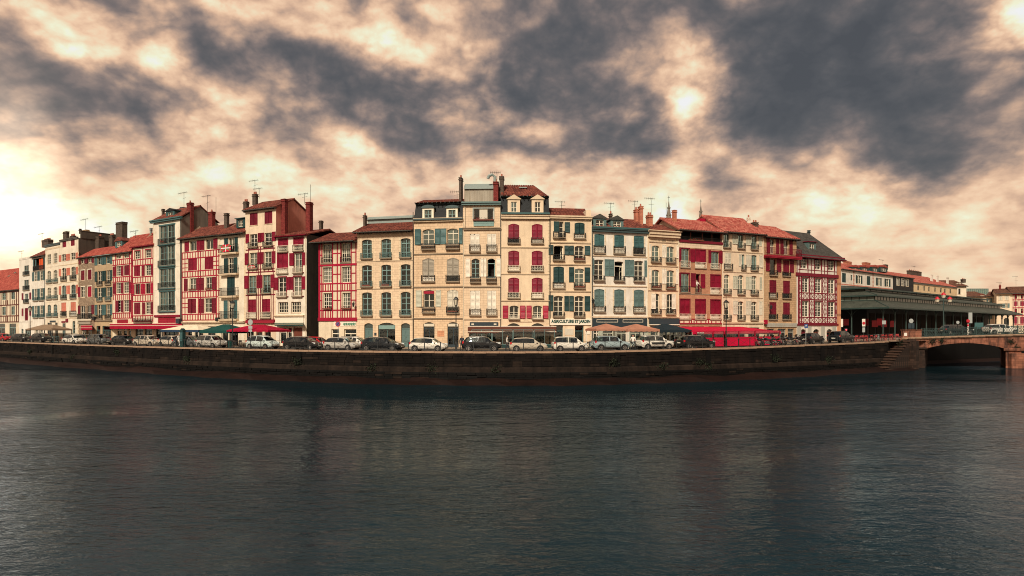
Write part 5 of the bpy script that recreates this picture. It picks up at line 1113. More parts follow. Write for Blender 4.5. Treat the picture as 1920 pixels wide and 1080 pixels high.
# stations: x, half width, sill, belt, roof height, half width at the roof, in the glasshouse?
PROF = {
 'hatch': dict(L=4.05, H=1.47, st=[(-2.02, .70, .40, .80, .84, .60, 0), (-1.96, .80, .26, .90, .98, .70, 0), (-1.86, .85, .22, .93, 1.02, .70, 1), (-1.50, .86, .21, .94, 1.38, .60, 1), (-1.20, .865, .21, .93, 1.44, .60, 2), (-.28, .87, .21, .91, 1.475, .61, 2), (-.20, .87, .21, .91, 1.475, .61, 3), (.42, .87, .21, .89, 1.43, .60, 2), (.62, .87, .21, .89, 1.36, .60, 1), (1.18, .86, .21, .90, .95, .72, 0), (1.62, .83, .22, .80, .86, .66, 0), (1.90, .76, .28, .66, .72, .58, 0), (2.03, .64, .36, .54, .58, .50, 0)]),
 'estate': dict(L=4.6, H=1.50, st=[(-2.30, .72, .40, .84, .90, .62, 0), (-2.24, .82, .26, .92, 1.00, .72, 0), (-2.14, .87, .22, .94, 1.04, .72, 1), (-1.82, .88, .21, .95, 1.40, .62, 1), (-1.55, .885, .21, .94, 1.46, .62, 2), (-.75, .89, .21, .93, 1.49, .62, 3), (-.67, .89, .21, .93, 1.49, .62, 2), (.12, .89, .21, .92, 1.48, .62, 3), (.20, .89, .21, .92, 1.48, .62, 2), (.70, .89, .21, .91, 1.38, .61, 1), (1.35, .88, .21, .92, .97, .74, 0), (1.85, .85, .22, .82, .87, .68, 0), (2.18, .77, .28, .68, .73, .58, 0), (2.30, .65, .36, .56, .60, .5, 0)]),
 'suv': dict(L=4.2, H=1.60, st=[(-2.10, .74, .48, .92, .98, .64, 0), (-2.04, .84, .34, 1.00, 1.08, .72, 0), (-1.94, .885, .30, 1.03, 1.12, .72, 1), (-1.64, .895, .29, 1.04, 1.50, .64, 1), (-1.35, .90, .29, 1.03, 1.57, .64, 2), (-.40, .90, .29, 1.01, 1.60, .65, 3), (-.32, .90, .29, 1.01, 1.60, .65, 2), (.42, .90, .29, .99, 1.56, .64, 2), (.66, .90, .29, .99, 1.47, .63, 1), (1.15, .89, .29, 1.01, 1.08, .75, 0), (1.66, .86, .30, .92, .99, .70, 0), (1.98, .79, .36, .78, .84, .60, 0), (2.10, .66, .44, .64, .68, .52, 0)]),
 'mpv': dict(L=3.9, H=1.62, st=[(-1.94, .72, .44, .86, .92, .62, 0), (-1.89, .80, .28, .95, 1.05, .72, 0), (-1.80, .84, .24, .98, 1.10, .70, 1), (-1.62, .85, .23, .99, 1.52, .63, 1), (-1.35, .855, .23, .98, 1.59, .63, 2), (-.35, .86, .23, .96, 1.62, .63, 3), (-.27, .86, .23, .96, 1.62, .63, 2), (.45, .86, .23, .94, 1.58, .62, 2), (.72, .86, .23, .94, 1.48, .62, 1), (1.30, .85, .23, .94, 1.02, .72, 0), (1.62, .82, .24, .84, .92, .66, 0), (1.84, .75, .30, .70, .77, .58, 0), (1.95, .64, .38, .58, .62, .5, 0)])}
def make_car(kind, col):
    pr = PROF[kind]; st = pr['st']; root = thing('parked_car', 'x', 'car')
    rings = []
    for x, w, zs, zb, zr, wt, g in st:
        pts = [(w * .90, zs), (w, zs + (zb - zs) * .30), (w * 1.01, zs + (zb - zs) * .62), (w * .965, zb), (wt + (.02 if g else 0), max(zb + .01, zr - .07)), (wt * .80, zr - .012), (0, zr + .012)]
        rings.append([(x, y, z) for y, z in pts])
    parts = {'body': MB(), 'glass': MB()}
    for i in range(len(st) - 1):
        a, c = rings[i], rings[i + 1]; g0, g1 = st[i][6], st[i + 1][6]
        for j in range(6):
            quad = [a[j], c[j], c[j + 1], a[j + 1]]
            side_glass = j == 3 and g0 >= 1 and g1 >= 1 and not (g0 == 3 and g1 in (2,) and abs(st[i][0] - st[i + 1][0]) < .1)
            screen = j >= 4 and ((g0 <= 1 and g1 == 1 and st[i][0] < -1) or (g0 == 1 and g1 == 0 and st[i][0] > 0))
            key = 'glass' if side_glass or screen else 'body'
            for sg in (1, -1):
                q_ = [(p[0], p[1] * sg, p[2]) for p in quad]; parts[key].face(q_ if sg < 0 else q_[::-1])
    for r_, rev in ((rings[0], 0), (rings[-1], 1)):
        poly = [(p[0], p[1], p[2]) for p in r_] + [(p[0], -p[1], p[2]) for p in r_[-2::-1]]; parts['body'].face(poly if rev else poly[::-1])
    lo = [(p[0][0], p[0][1], p[0][2]) for p in rings]; parts['body'].face(lo + [(p[0], -p[1], p[2]) for p in lo[::-1]])
    me = parts['body'].mesh('body', 'car_' + col)
    bm = bmesh.new(); bm.from_mesh(me); bmesh.ops.remove_doubles(bm, verts=bm.verts, dist=.002)
    for f in bm.faces: f.smooth = len(f.verts) == 4
    for e in bm.edges:
        if len(e.link_faces) == 2 and e.calc_face_angle(0) > R(38): e.smooth = False
    bm.to_mesh(me); bm.free(); ob('body', me, root)
    ob('windows', parts['glass'].mesh('windows', 'car_glass'), root)
    k = MB(); zb = st[4][3]; k.box(-1.2, .5, -.55, .55, zb - .25, zb - .05)
    for x in (-.55, .35):
        for y in (-.36, .36): k.box(x - .1, x + .06, y - .2, y + .2, zb - .1, zb + .30); k.box(x - .08, x + .02, y - .1, y + .1, zb + .30, zb + .42)
    ob('seats', k.mesh('seats', 'trim_black'), root)
    L = pr['L']; xf, xr = L / 2 - .78, -L / 2 + .72; rad = .33 if kind == 'suv' else .305; w = st[4][1]
    for x in (xf, xr):
        for sg in (1, -1):
            y = sg * (w - .06)
            k = MB(); k.disc((0, 0, 0), rad + .06, -.02, .02, 18); ob('wheel_well_shade', k.mesh('wheel_well_shade', 'trim_black'), root, (x, sg * (w - .012), rad + .02))  # dark disc stands for the shade of the wheel well; body is uncut
            k = MB(); k.ring((0, 0, 0), rad * .62, rad, -.09, .09, 18); k.disc((0, 0, 0), rad * .62, -.05, .05, 14); o = ob('wheel', k.mesh('wheel', 'tyre'), root, (x, y, rad))
            k = MB(); k.ring((0, 0, 0), rad * .52, rad * .64, -.015, .015, 16); k.disc((0, 0, 0), rad * .14, -.02, .02, 8)
            for i in range(5): th = 2 * math.pi * i / 5; k.bar((math.cos(th) * rad * .1, 0, math.sin(th) * rad * .1), (math.cos(th) * rad * .56, 0, math.sin(th) * rad * .56), .075, .02)
            ob('rim', k.mesh('rim', 'rim'), o, (0, sg * .085, 0))
    xa = L / 2
    for sg in (1, -1):
        k = MB(); k.prism([(-.36, -.02), (.02, -.08), (.06, .02), (-.10, .10), (-.38, .10)], -.05, .05); ob('headlight', k.mesh('headlight', 'head_clear'), root, (xa - .16, sg * (w - .15), st[-3][3] - .04))
        k = MB(); k.box(-.04, .14, -.05, .05, -.10, .14); ob('tail_light', k.mesh('tail_light', 'tail_red'), root, (-xa + .10, sg * (w - .075), st[2][3] - .08))
        k = MB(); k.box(-.06, .08, -.09, .09, 0, .13); ob('mirror', k.mesh('mirror', 'car_' + col), root, (st[-4][0] - .32, sg * (w + .06), st[-4][3] + .02))
        k = MB(); k.box(-1.05, .95, -.012, .012, -.05, .05); ob('side_sill', k.mesh('side_sill', 'trim_black'), root, (0, sg * (w * .955), st[4][2] + .06))
        for x in (-.75, .15): k = MB(); k.box(-.09, .09, -.012, .012, -.015, .015); ob('door_handle', k.mesh('door_handle', 'car_' + col), root, (x, sg * (w * .99 + .008), st[4][3] - .10))
        if kind in ('suv', 'estate'): k = MB(); k.bar((-1.4, 0, 0), (.3, 0, 0), .04, .05); ob('roof_rail', k.mesh('roof_rail', 'chrome'), root, (0, sg * .55, pr['H'] + .0))
    k = MB(); k.box(-.02, .02, -.26, .26, 0, .11); ob('number_plate', k.mesh('number_plate', 'plate'), root, (xa + .02, 0, .45)); ob('number_plate', k.mesh('number_plate', 'plate'), root, (-xa - .0, 0, .62))
    k = MB(); k.box(-.05, .05, -.62, .62, 0, .22); ob('bumper', k.mesh('bumper', 'trim_black'), root, (xa - .06, 0, .30 if kind != 'suv' else .38)); ob('bumper', k.mesh('bumper', 'trim_black'), root, (-xa + .06, 0, .34 if kind != 'suv' else .42))
    return root
MASTER = {}
def car(px, kk, kind, col, label, flip=False, sc_=1.0, yaw=0, group='cars parked along the quay'):
    key = (kind, col); p, a = street_at(px, kk)
    if key not in MASTER: MASTER[key] = o = make_car(kind, col)
    else: o = copy_tree(MASTER[key])
    o['label'] = label; o['group'] = group
    o.location = p + Vector((0, 0, -.02 if kk < 1.12 else 0)); o.rotation_euler = (0, 0, a + R(yaw) + (math.pi if flip else 0)); o.scale = (sc_,) * 3
    return o
car(8, 1.055, 'hatch', 'red', 'red hatchback at the left edge of the quay', yaw=8)
car(42, 1.04, 'estate', 'black', 'black car right of the red hatchback at far left', yaw=8)
car(79, 1.04, 'suv', 'black', 'black car in front of the beige parasol', yaw=8)
car(140, 1.035, 'hatch', 'white', 'white hatchback left of the first red awning', yaw=8); car(158, 1.07, 'estate', 'navy', 'dark car half hidden behind the leftmost white hatchback', yaw=8)
car(187, 1.035, 'mpv', 'grey', 'dark grey car in front of the small red awning', yaw=7); car(234, 1.035, 'hatch', 'black', 'black hatchback in front of the red timbered pair', yaw=7); car(279, 1.035, 'estate', 'beige', 'beige estate car under the end of the long red awning', yaw=6)
car(324, 1.06, 'hatch', 'beige', 'pale beige hatchback in front of the white marquee', yaw=5); car(355, 1.045, 'estate', 'grey', 'grey car beside the dark pillar at the white marquee', yaw=5); car(397, 1.035, 'mpv', 'silver', 'silver compact car in front of the green pavilion', yaw=4); car(493, 1.035, 'mpv', 'aqua', 'pale blue-green small car in front of the red parasol', yaw=3)
car(569, 1.032, 'estate', 'black', 'black estate car at the mouth of the alley', yaw=2); car(592, 1.085, 'hatch', 'red', 'red car half hidden behind black car at the alley'); car(642, 1.032, 'hatch', 'silver', 'old silver hatchback under the no parking sign'); car(664, 1.085, 'estate', 'white', 'white car half hidden behind the silver hatchback'); car(718, 1.03, 'estate', 'navy', 'black estate car in front of the stone house with teal windows')
car(804, 1.03, 'hatch', 'white', 'white hatchback left of the central street lamp'); car(904, 1.03, 'suv', 'black', 'black crossover in front of the brown awning'); car(990, 1.03, 'hatch', 'beige', 'gold beige hatchback in front of brown awning and crimson shutters'); car(1068, 1.03, 'mpv', 'white', 'white compact car under the white shop sign', sc_=.97); car(1144, 1.03, 'suv', 'blue', 'silver blue crossover in front of left orange parasol'); o = car(1227, 1.03, 'suv', 'white', 'white crossover with black side panels in front of right orange parasol')
for sg in (1, -1):
    k = MB(); k.prism([(-.85, -.10), (.72, -.10), (.82, .12), (-.95, .12)], -.03, .03); ob('side_panel', k.mesh('side_panel', 'trim_black'), o, (0, sg * .905, .72))
car(1304, 1.03, 'estate', 'black', 'black estate car by the dark navy pavilion', yaw=-1); car(1522, 1.045, 'hatch', 'black', 'black hatchback in front of the stone arches', yaw=10); car(1577, 1.04, 'suv', 'navy', 'dark crossover nearest the market hall', yaw=6)
# ------------------------------------------------------------------ quay railing
rl = thing('quay_railing', 'thin black iron railing with crossed bars along the quay edge', 'railing')
pts = quay_pts(-40, 1690, 1.75); 
def panel():
    k = MB(); k.bar((0, 0, 0), (0, 0, 1.02), .05); k.bar((0, 0, 1.0), (1, 0, 1.0), .03); k.bar((0, 0, .14), (1, 0, .14), .022)
    k.bar((.02, 0, .16), (.98, 0, .96), .018); k.bar((.02, 0, .96), (.98, 0, .16), .018); return k.mesh('railing_panel', 'iron')
pm = panel()
for x0, x1 in zip(pts, pts[1:]):
    a = quay_frame(x0, .32)[0]; c = quay_frame(x1, .32)[0]; d = c - a; ob('railing_panel', pm, rl, (a.x, a.y, lipz(x0) - .02), math.atan2(d.y, d.x), (d.length, 1, 1))
# ------------------------------------------------------------------ street lamps and signs
plain('lamp_glass', (.62, .55, .42), .2); plain('sign_red', (.50, .010, .025), .5); plain('sign_blue', (.03, .09, .26), .5); plain('sign_grey', (.36, .38, .37), .5); plain('sign_white', (.72, .68, .60), .5); plain('light_red', (.9, .05, .06), .4, emit=1.2)
def street_lamp(px, top, label, kk=1.012):
    p, a = street_at(px, kk); H = ZC + (HY - top) / F * p.y - p.z; r = thing('street_lamp', label, 'lamp', p, a, 'lantern posts along the quay')
    k = MB(); k.tube([(0, 0, 0), (0, 0, .25), (0, 0, .3), (0, 0, 1.0), (0, 0, 1.05)], [.15, .14, .10, .09, .06], 10); k.tube([(0, 0, 1.0), (0, 0, H - 1.7)], [.062, .045], 8); k.build('post', 'iron', r)
    k = MB(); k.tube([(0, 0, H - 1.72), (0, 0, H - 1.62)], [.10, .16], 6); k.tube([(0, 0, H - 1.0), (0, 0, H - .82), (0, 0, H - .7)], [.30, .2, .06], 6); k.tube([(0, 0, H - .7), (0, 0, H)], [.03, .012], 6)
    for i in range(6): th = math.pi * i / 3; k.bar((math.cos(th) * .15, math.sin(th) * .15, H - 1.62), (math.cos(th) * .27, math.sin(th) * .27, H - 1.0), .025)
    o = k.build('lantern', 'iron', r); k = MB(); k.tube([(0, 0, H - 1.6), (0, 0, H - 1.02)], [.13, .25], 6); k.build('lantern_glass', 'lamp_glass', o)
    k = MB(); k.tube([(0, 0, H * .42), (0, 0, H * .42 + .08)], .075, 8); k.tube([(-.22, 0, H * .60), (.22, 0, H * .60)], .018, 5); k.build('collar', 'iron', r)
street_lamp(56.5, 566, 'black lantern post beside the beige parasol'); street_lamp(436, 553, 'black lantern post between green pavilion and red parasol'); street_lamp(855, 544, 'tall black lantern post near the middle of the quay'); street_lamp(1361.5, 551, 'black lantern post in front of the long red awning')
def post_sign(px, y, yb, label, plates, kk=1.02, name='road_sign', cat='sign'):
    p, a = street_at(px, kk); r = thing(name, label, cat, p, a * .6); zt = ZC + (HY - y) / F * p.y - p.z
    k = MB(); k.tube([(0, 0, 0), (0, 0, zt)], .035, 8); k.build('post', 'sign_grey', r)
    for kind, dz, s_, m in plates:
        k = MB(); z = zt + dz
        if kind == 'o': k.disc((0, -.05, z), s_, -.012, .012, 18)
        elif kind == 'i': k.disc((0, -.07, z), s_, -.006, .006, 18)
        elif kind == 'x':
            for sg in (-1, 1): k.bar((-s_, -.085, z - sg * s_), (s_, -.085, z + sg * s_), .07, .012)
        else: k.box(-s_, s_, -.06, -.04, z - s_ * (1 if kind == 's' else .6), z + s_ * (1 if kind == 's' else .6))
        k.build('sign_plate', m, r)
    return r
post_sign(634, 607.5, 655, 'round red and blue no stopping sign in front of crimson timbered house', [('o', 0, .31, 'sign_red'), ('i', 0, .21, 'sign_blue'), ('x', 0, .13, 'sign_red')])
post_sign(470, 604, 650, 'grey backs of round and square road signs in front of red parasol', [('o', 0, .34, 'sign_grey'), ('b', -.62, .28, 'sign_grey'), ('b', -1.02, .24, 'sign_grey')])
r = post_sign(1511, 611.5, 645, 'blue square parking sign in front of the stone arches', [('s', 0, .26, 'sign_blue')]); text('P', 'sign_white', r, (-.10, -.075, ZC + (HY - 613.5) / F * r.location.y - r.location.z), .2, .3)
# pillar
p, a = street_at(342.5, 1.02); r = thing('information_pillar', 'dark teal information pillar beside two walkers and white marquee', 'pillar', p, a); k = MB(); k.box(-.32, .32, -.2, .2, 0, 2.1); k.build('pillar_body', 'teal_dark', r); k = MB(); k.box(-.38, .38, -.26, .26, 2.1, 2.22); k.prism([(-.3, 2.22), (.3, 2.22), (0, 2.45)], -.2, .2); k.build('cap', 'teal_dark', r); k = MB(); k.box(-.25, .25, -.215, -.2, .8, 1.9); k.build('poster_panel', 'teal', r)
p, a = street_at(432, 1.02); r = thing('litter_bin', 'dark green litter bin beside lantern post and silver car', 'bin', p, a); k = MB(); k.tube([(0, 0, .05), (0, 0, .9)], [.24, .28], 12); k.build('bin_body', 'green_canvas', r); k = MB(); k.tube([(0, 0, .9), (0, 0, 1.0)], [.31, .2], 12); k.build('lid', 'iron', r)
p, a = street_at(103, 1.06); r = thing('crowd_barrier', 'grey metal barrier between dark car and leftmost white hatchback', 'barrier', p, a)
k = MB()
for x in (-1.6, -.55, .55, 1.6): k.bar((x, 0, 0), (x, 0, 1.1), .05)
for z in (.2, 1.1): k.bar((-1.6, 0, z), (1.6, 0, z), .045)
k.bar((-1.6, 0, .2), (-.55, 0, 1.1), .03); k.bar((-.55, 0, .2), (.55, 0, 1.1), .03); k.bar((.55, 0, .2), (1.6, 0, 1.1), .03); k.build('barrier_frame', 'iron_teal', r)
# ------------------------------------------------------------------ terraces
def local_w(px0, px1, kk):
    p0, a = street_at(px0, kk); p1, _ = street_at(px1, kk); return p0, p1, (p1 - p0).length, math.atan2((p1 - p0).y, (p1 - p0).x)
def pavilion(px0, px1, ya, ye, kk, m, label, name='pavilion', cat='pavilion', depth=3.2, val=.25, vm=None, apex=None, post='iron', sheets=False, cat2=None, hip=.5):
    p0, p1, w, a = local_w(px0, px1, kk); Z = (p0.y + p1.y) / 2; za = ZC + (HY - ya) / F * Z - p0.z; ze = ZC + (HY - ye) / F * Z - p0.z
    r = thing(name, label, cat, p0, a); k = MB(); depth = min(depth, w); ax = w * hip; ridge = max(.02, w - depth) * (.5 if hip == .5 else .9)
    A, B, Cc, D = (0, 0, ze), (w, 0, ze), (w, depth, ze), (0, depth, ze); E, G = (ax - ridge / 2, depth / 2, za), (ax + ridge / 2, depth / 2, za)
    if ridge < .5: E = G = (ax, depth / 2, za)
    def sagged(pts):                                              # canvas hangs a little between its edges
        c = sum((Vector(p) for p in pts), Vector()) / len(pts) - Vector((0, 0, .05))
        for i in range(len(pts)): k.face([pts[i], pts[(i + 1) % len(pts)], c])
    sagged([A, B, G, E] if E != G else [A, B, E]); sagged([B, Cc, G]); sagged([Cc, D, E, G] if E != G else [Cc, D, E]); sagged([D, A, E])
    k.build('canopy', m, r); k = MB()
    n = max(6, int(w / .35))
    for i in range(n):
        x0, x1 = w * i / n, w * (i + 1) / n; d0 = .05 * (i % 2)
        k.face([(x0, -.015, ze - val + d0), (x1, -.015, ze - val + .05 - d0), (x1, -.005, ze), (x0, -.005, ze)]); k.face([(x0, depth + .01, ze - val), (x1, depth + .01, ze - val), (x1, depth, ze), (x0, depth, ze)])
    for x in (-.01, w + .01): k.face([(x, 0, ze), (x, depth, ze), (x, depth, ze - val), (x, 0, ze - val)])
    k.build('valance', vm or m, r)
    for x in (.08, w - .08) + ((w / 2,) if w > 6 else ()):
        for y in (.08, depth - .08): k = MB(); k.bar((x, y, 0), (x, y, ze), .09); k.build('post', post, r)
    if sheets:
        for i in range(2):
            x0, x1 = .2 + (w - .4) * i / 2 + .05, .2 + (w - .4) * (i + 1) / 2 - .05; k = MB(); n = 8
            for j in range(n):
                u0, u1 = x0 + (x1 - x0) * j / n, x0 + (x1 - x0) * (j + 1) / n; k.face([(u0, .2 + .04 * (j % 2), .35), (u1, .2 + .04 * ((j + 1) % 2), .35), (u1, .2 + .04 * ((j + 1) % 2), ze - .1), (u0, .2 + .04 * (j % 2), ze - .1)])
            k.build('plastic_sheet', 'sheet_plastic', r)
    return r
pavilion(48, 98, 608.5, 617, 1.10, 'beige_canvas', 'faded beige square parasol pavilion at far left', depth=3, name='parasol', cat='parasol')
pavilion(301, 372, 609, 618.5, 1.085, 'white_canvas', 'long white marquee with dark blue valance', 'marquee', 'marquee', 3.6, .32, 'blue_canvas', post='white_shutter', hip=.5)
pavilion(374, 431, 608, 620, 1.085, 'green_canvas', 'dark green terrace pavilion between marquee and red parasol', depth=3.6, val=.35)
pavilion(425, 503, 608.5, 619, 1.075, 'crimson_canvas', 'wide red terrace parasol behind the grey road signs', 'parasol', 'parasol', 3.6, .22)
pavilion(1118, 1176.5, 606.5, 616.5, 1.085, 'orange_canvas', 'left one of two faded orange terrace parasols', 'parasol', 'parasol', 3.6, .25, post='white_shutter', sheets=True); pavilion(1177, 1237, 607, 617.5, 1.08, 'orange_canvas', 'right one of two faded orange terrace parasols', 'parasol', 'parasol', 3.6, .28, post='white_shutter', sheets=True)
pavilion(1231, 1297, 607, 619, 1.085, 'navy_canvas', 'dark navy terrace pavilion left of the red awning', depth=3.8, val=.3, sheets=True)
# long red awning and its red windbreaks
p0, p1, w, a = local_w(1298, 1464, 1.075); r = thing('terrace_awning', 'long crimson terrace awning over red windbreaks, with white lettering', 'awning', p0, a)
Zm = (p0.y + p1.y) / 2; ze = ZC + (HY - 621.5) / F * Zm - p0.z; k = MB(); n = 30; back = 6.2; zt = ZC + (HY - 612.5) / F * (Zm + 5.6) - p0.z
for i in range(n):
    x0, x1 = w * i / n, w * (i + 1) / n; k.face([(x0, 0, ze), (x1, 0, ze), (x1 * .94 + .02 * w, back, zt), (x0 * .94 + .02 * w, back, zt)])
k.build('canopy', 'red_canvas', r); k = MB()
for i in range(n): x0, x1 = w * i / n, w * (i + 1) / n; d0 = .03 * (i % 2); k.face([(x0, -.02, ze - .36 + d0), (x1, -.02, ze - .33 - d0 + .03), (x1, 0, ze), (x0, 0, ze)])
k.build('valance', 'red_canvas', r)
for x in (.1, w * .26, w * .42, w * .74, w - .1): k = MB(); k.bar((x, .1, 0), (x, .1, ze), .08); k.build('post', 'white_shutter', r)
text('BE BAR', 'sign_white', r, (.75, -.04, ze - .27), 1.0, .2)
for i, (xa, xb) in enumerate(((1306, 1336), (1338, 1357), (1360, 1385), (1385.5, 1415), (1416, 1462))):
    p0, p1, w, a = local_w(xa, xb, 1.07); rr_ = thing('windbreak', ['leftmost red windbreak panel, partly behind the black estate car', 'narrow red windbreak panel left of lantern post', 'red windbreak panel right of lantern post', 'red windbreak panel left of the motorbikes', 'red windbreak panel behind the motorbikes'][i], 'windbreak', p0, a, 'red windbreaks of the terrace')
    k = MB(); k.box(.03, w - .03, -.02, .02, .08, 1.10); k.build('panel', 'red_canvas', rr_); k = MB(); k.box(0, w, -.03, .03, 1.10, 1.17); k.box(0, .05, -.03, .03, 0, 1.9); k.box(w - .05, w, -.03, .03, 0, 1.9); k.box(0, w, -.03, .03, 1.86, 1.92); k.build('frame', 'wood_red', rr_); k = MB(); k.face([(.05, 0, 1.17), (w - .05, 0, 1.17), (w - .05, 0, 1.86), (.05, 0, 1.86)]); k.build('pane', 'glass', rr_)
# glazed terrace under the brown awning
for i, (xa, xb) in enumerate(((884, 922), (923, 961), (962, 1000), (1001, 1040))):
    p0, p1, w, a = local_w(xa, xb, 1.165); rr_ = thing('glass_screen', ['glass terrace screen behind the black crossover', 'glass terrace screen left of the gold beige car', 'glass terrace screen behind the gold beige car', 'glass terrace screen by the white compact car'][i], 'screen', p0, a, 'glass screens under the brown awning')
    k = MB(); k.box(0, .07, -.03, .03, 0, 2.3); k.box(w - .07, w, -.03, .03, 0, 2.3); k.box(0, w, -.03, .03, 2.24, 2.3); k.box(w / 2 - .03, w / 2 + .03, -.02, .02, .5, 2.24); k.box(0, w, -.02, .02, .45, .52); k.build('frame', 'teal_grey', rr_); k = MB(); k.box(.07, w - .07, -.015, .015, .05, .45); k.build('panel', 'teal_dark', rr_); k = MB(); k.face([(.07, 0, .52), (w - .07, 0, .52), (w - .07, 0, 2.24), (.07, 0, 2.24)]); k.build('pane', 'shop_glass', rr_)
# tables and chairs
plain('chair_red', (.36, .035, .035), .6); plain('chair_dark', (.05, .035, .03), .7)
def chair_mesh(m):
    r = MB(); f = MB(); f.box(-.21, .21, -.2, .2, .43, .46); r = MB(); r.box(-.2, .2, .17, .2, .62, .88); return f.mesh('seat', m), r.mesh('backrest', m), [(x, y) for x in (-.19, .19) for y in (-.18, .18)]
def chair(px, kk, m, label, rz, group):
    p, a = street_at(px, kk); r = thing('bistro_chair', label, 'chair', p, a + rz, group); s_, b_, lg = cached(('chair', m), lambda: chair_mesh(m))
    ob('seat', s_, r); ob('backrest', b_, r); lm = cached(('cleg', m), lambda: (lambda k: (k.bar((0, 0, 0), (0, 0, .45), .035), k.mesh('leg', m))[1])(MB())); lm2 = cached(('cleg2', m), lambda: (lambda k: (k.bar((0, 0, 0), (0, .02, .88), .035), k.mesh('leg', m))[1])(MB()))
    for x, y in lg: ob('leg', lm if y < 0 else lm2, r, (x, y, 0))
def table(px, kk, m, label, group):
    p, a = street_at(px, kk); r = thing('bistro_table', label, 'table', p, a, group); k = MB(); k.tube([(0, 0, .71), (0, 0, .74)], .36, 14); k.build('table_top', m, r); k = MB(); k.tube([(0, 0, 0), (0, 0, .03)], .2, 10); k.tube([(0, 0, .03), (0, 0, .71)], .03, 6); k.build('pedestal', 'iron', r)
ORD = ['first', 'second', 'third', 'fourth', 'fifth', 'sixth', 'seventh', 'eighth', 'ninth', 'tenth', 'eleventh', 'twelfth', 'thirteenth', 'fourteenth', 'fifteenth', 'sixteenth', 'seventeenth', 'eighteenth']
G1 = 'red chairs on the market terrace'
for i in range(18): chair(1592 + i * 5.6 + (i % 3) * .9, 1.05 + .022 * (i % 3), 'chair_red', f'red bistro chair on the market terrace, {ORD[i]} from the corner house', (i * 1.3) % 6.28, G1)
for i in range(5): table(1600 + i * 19, 1.06, 'chair_red', f'red bistro table on the market terrace, {ORD[i]} from the corner house', 'red tables on the market terrace')
for i in range(8): chair(436 + i * 8.2, 1.10 + .012 * (i % 2), 'chair_dark', f'dark bistro chair under the wide red parasol, {ORD[i]} from the lantern post', (i * 1.7) % 6.28, 'dark chairs under the red parasol')
for i in range(3): table(444 + i * 22, 1.10, 'chair_dark', f'dark bistro table under the wide red parasol, {ORD[i]} from the lantern post', 'dark tables under the red parasol')
# ------------------------------------------------------------------ two-wheelers
def motorbike():
    r = thing('motorbike', 'x', 'motorbike')
    for x in (-.65, .65):
        k = MB(); k.ring((0, 0, 0), .2, .31, -.06, .06, 16); k.disc((0, 0, 0), .07, -.05, .05, 8); o = ob('wheel', k.mesh('wheel', 'tyre'), r, (x, 0, .31)); k = MB()
        for i in range(5): th = 2 * math.pi * i / 5; k.bar((0, 0, 0), (math.cos(th) * .22, 0, math.sin(th) * .22), .03)
        k.ring((0, 0, 0), .185, .21, -.03, .03, 14); ob('rim', k.mesh('rim', 'rim'), o)
    k = MB(); k.bar((.65, -.09, .31), (.38, -.09, .95), .05); k.bar((.65, .09, .31), (.38, .09, .95), .05); k.tube([(.40, -.36, 1.04), (.36, 0, .98), (.40, .36, 1.04)], .018, 6); k.build('fork', 'chrome', r)
    k = MB(); k.tube([(.42, 0, .80), (.25, 0, .84), (-.02, 0, .80), (-.12, 0, .74)], [.10, .17, .15, .08], 10); k.smooth = True; k.build('tank', 'car_navy', r)
    k = MB(); k.tube([(-.08, 0, .76), (-.35, 0, .76), (-.72, 0, .86), (-.85, 0, .88)], [.10, .13, .12, .05], 8); k.build('seat', 'trim_black', r)
    k = MB(); k.box(-.2, .24, -.17, .17, .28, .62); k.box(-.05, .2, -.2, .2, .45, .58); k.build('engine', 'rim', r); k = MB(); k.tube([(.1, .16, .35), (-.3, .2, .3), (-.85, .22, .42)], [.04, .05, .065], 8); k.build('exhaust', 'chrome', r)
    k = MB(); k.tube([(.44, 0, .92), (.54, 0, .92)], [.07, .11], 10); k.build('headlight', 'head_clear', r); k = MB(); k.prism([(.45, 1.0), (.52, 1.0), (.36, 1.32), (.33, 1.3)], -.14, .14); k.build('windshield', 'car_glass', r)
    for sg in (-1, 1): k = MB(); k.box(.28, .32, sg * .38 - .06, sg * .38 + .06, 1.12, 1.2); k.build('mirror', 'trim_black', r)
    return r
mb = None
for i, (px, lab, yaw) in enumerate(((1424, 'motorbike by the right end of red windbreaks, nearest the lantern', 70), (1439, 'second motorbike in the row before the red windbreaks', 110), (1453, 'third motorbike in the row, under the end of red awning', 80), (1468, 'motorbike just right of the red awning', 60), (1480, 'motorbike in front of grey shop front', 95), (1497, 'motorbike next to the black hatchback by the arches', 75))):
    if mb is None: mb = motorbike(); o = mb
    else: o = copy_tree(mb)
    p, a = street_at(px, 1.022); o.location = p; o.rotation_euler = (0, 0, a + R(yaw)); o['label'] = lab; o['group'] = 'motorbikes parked on the quay'
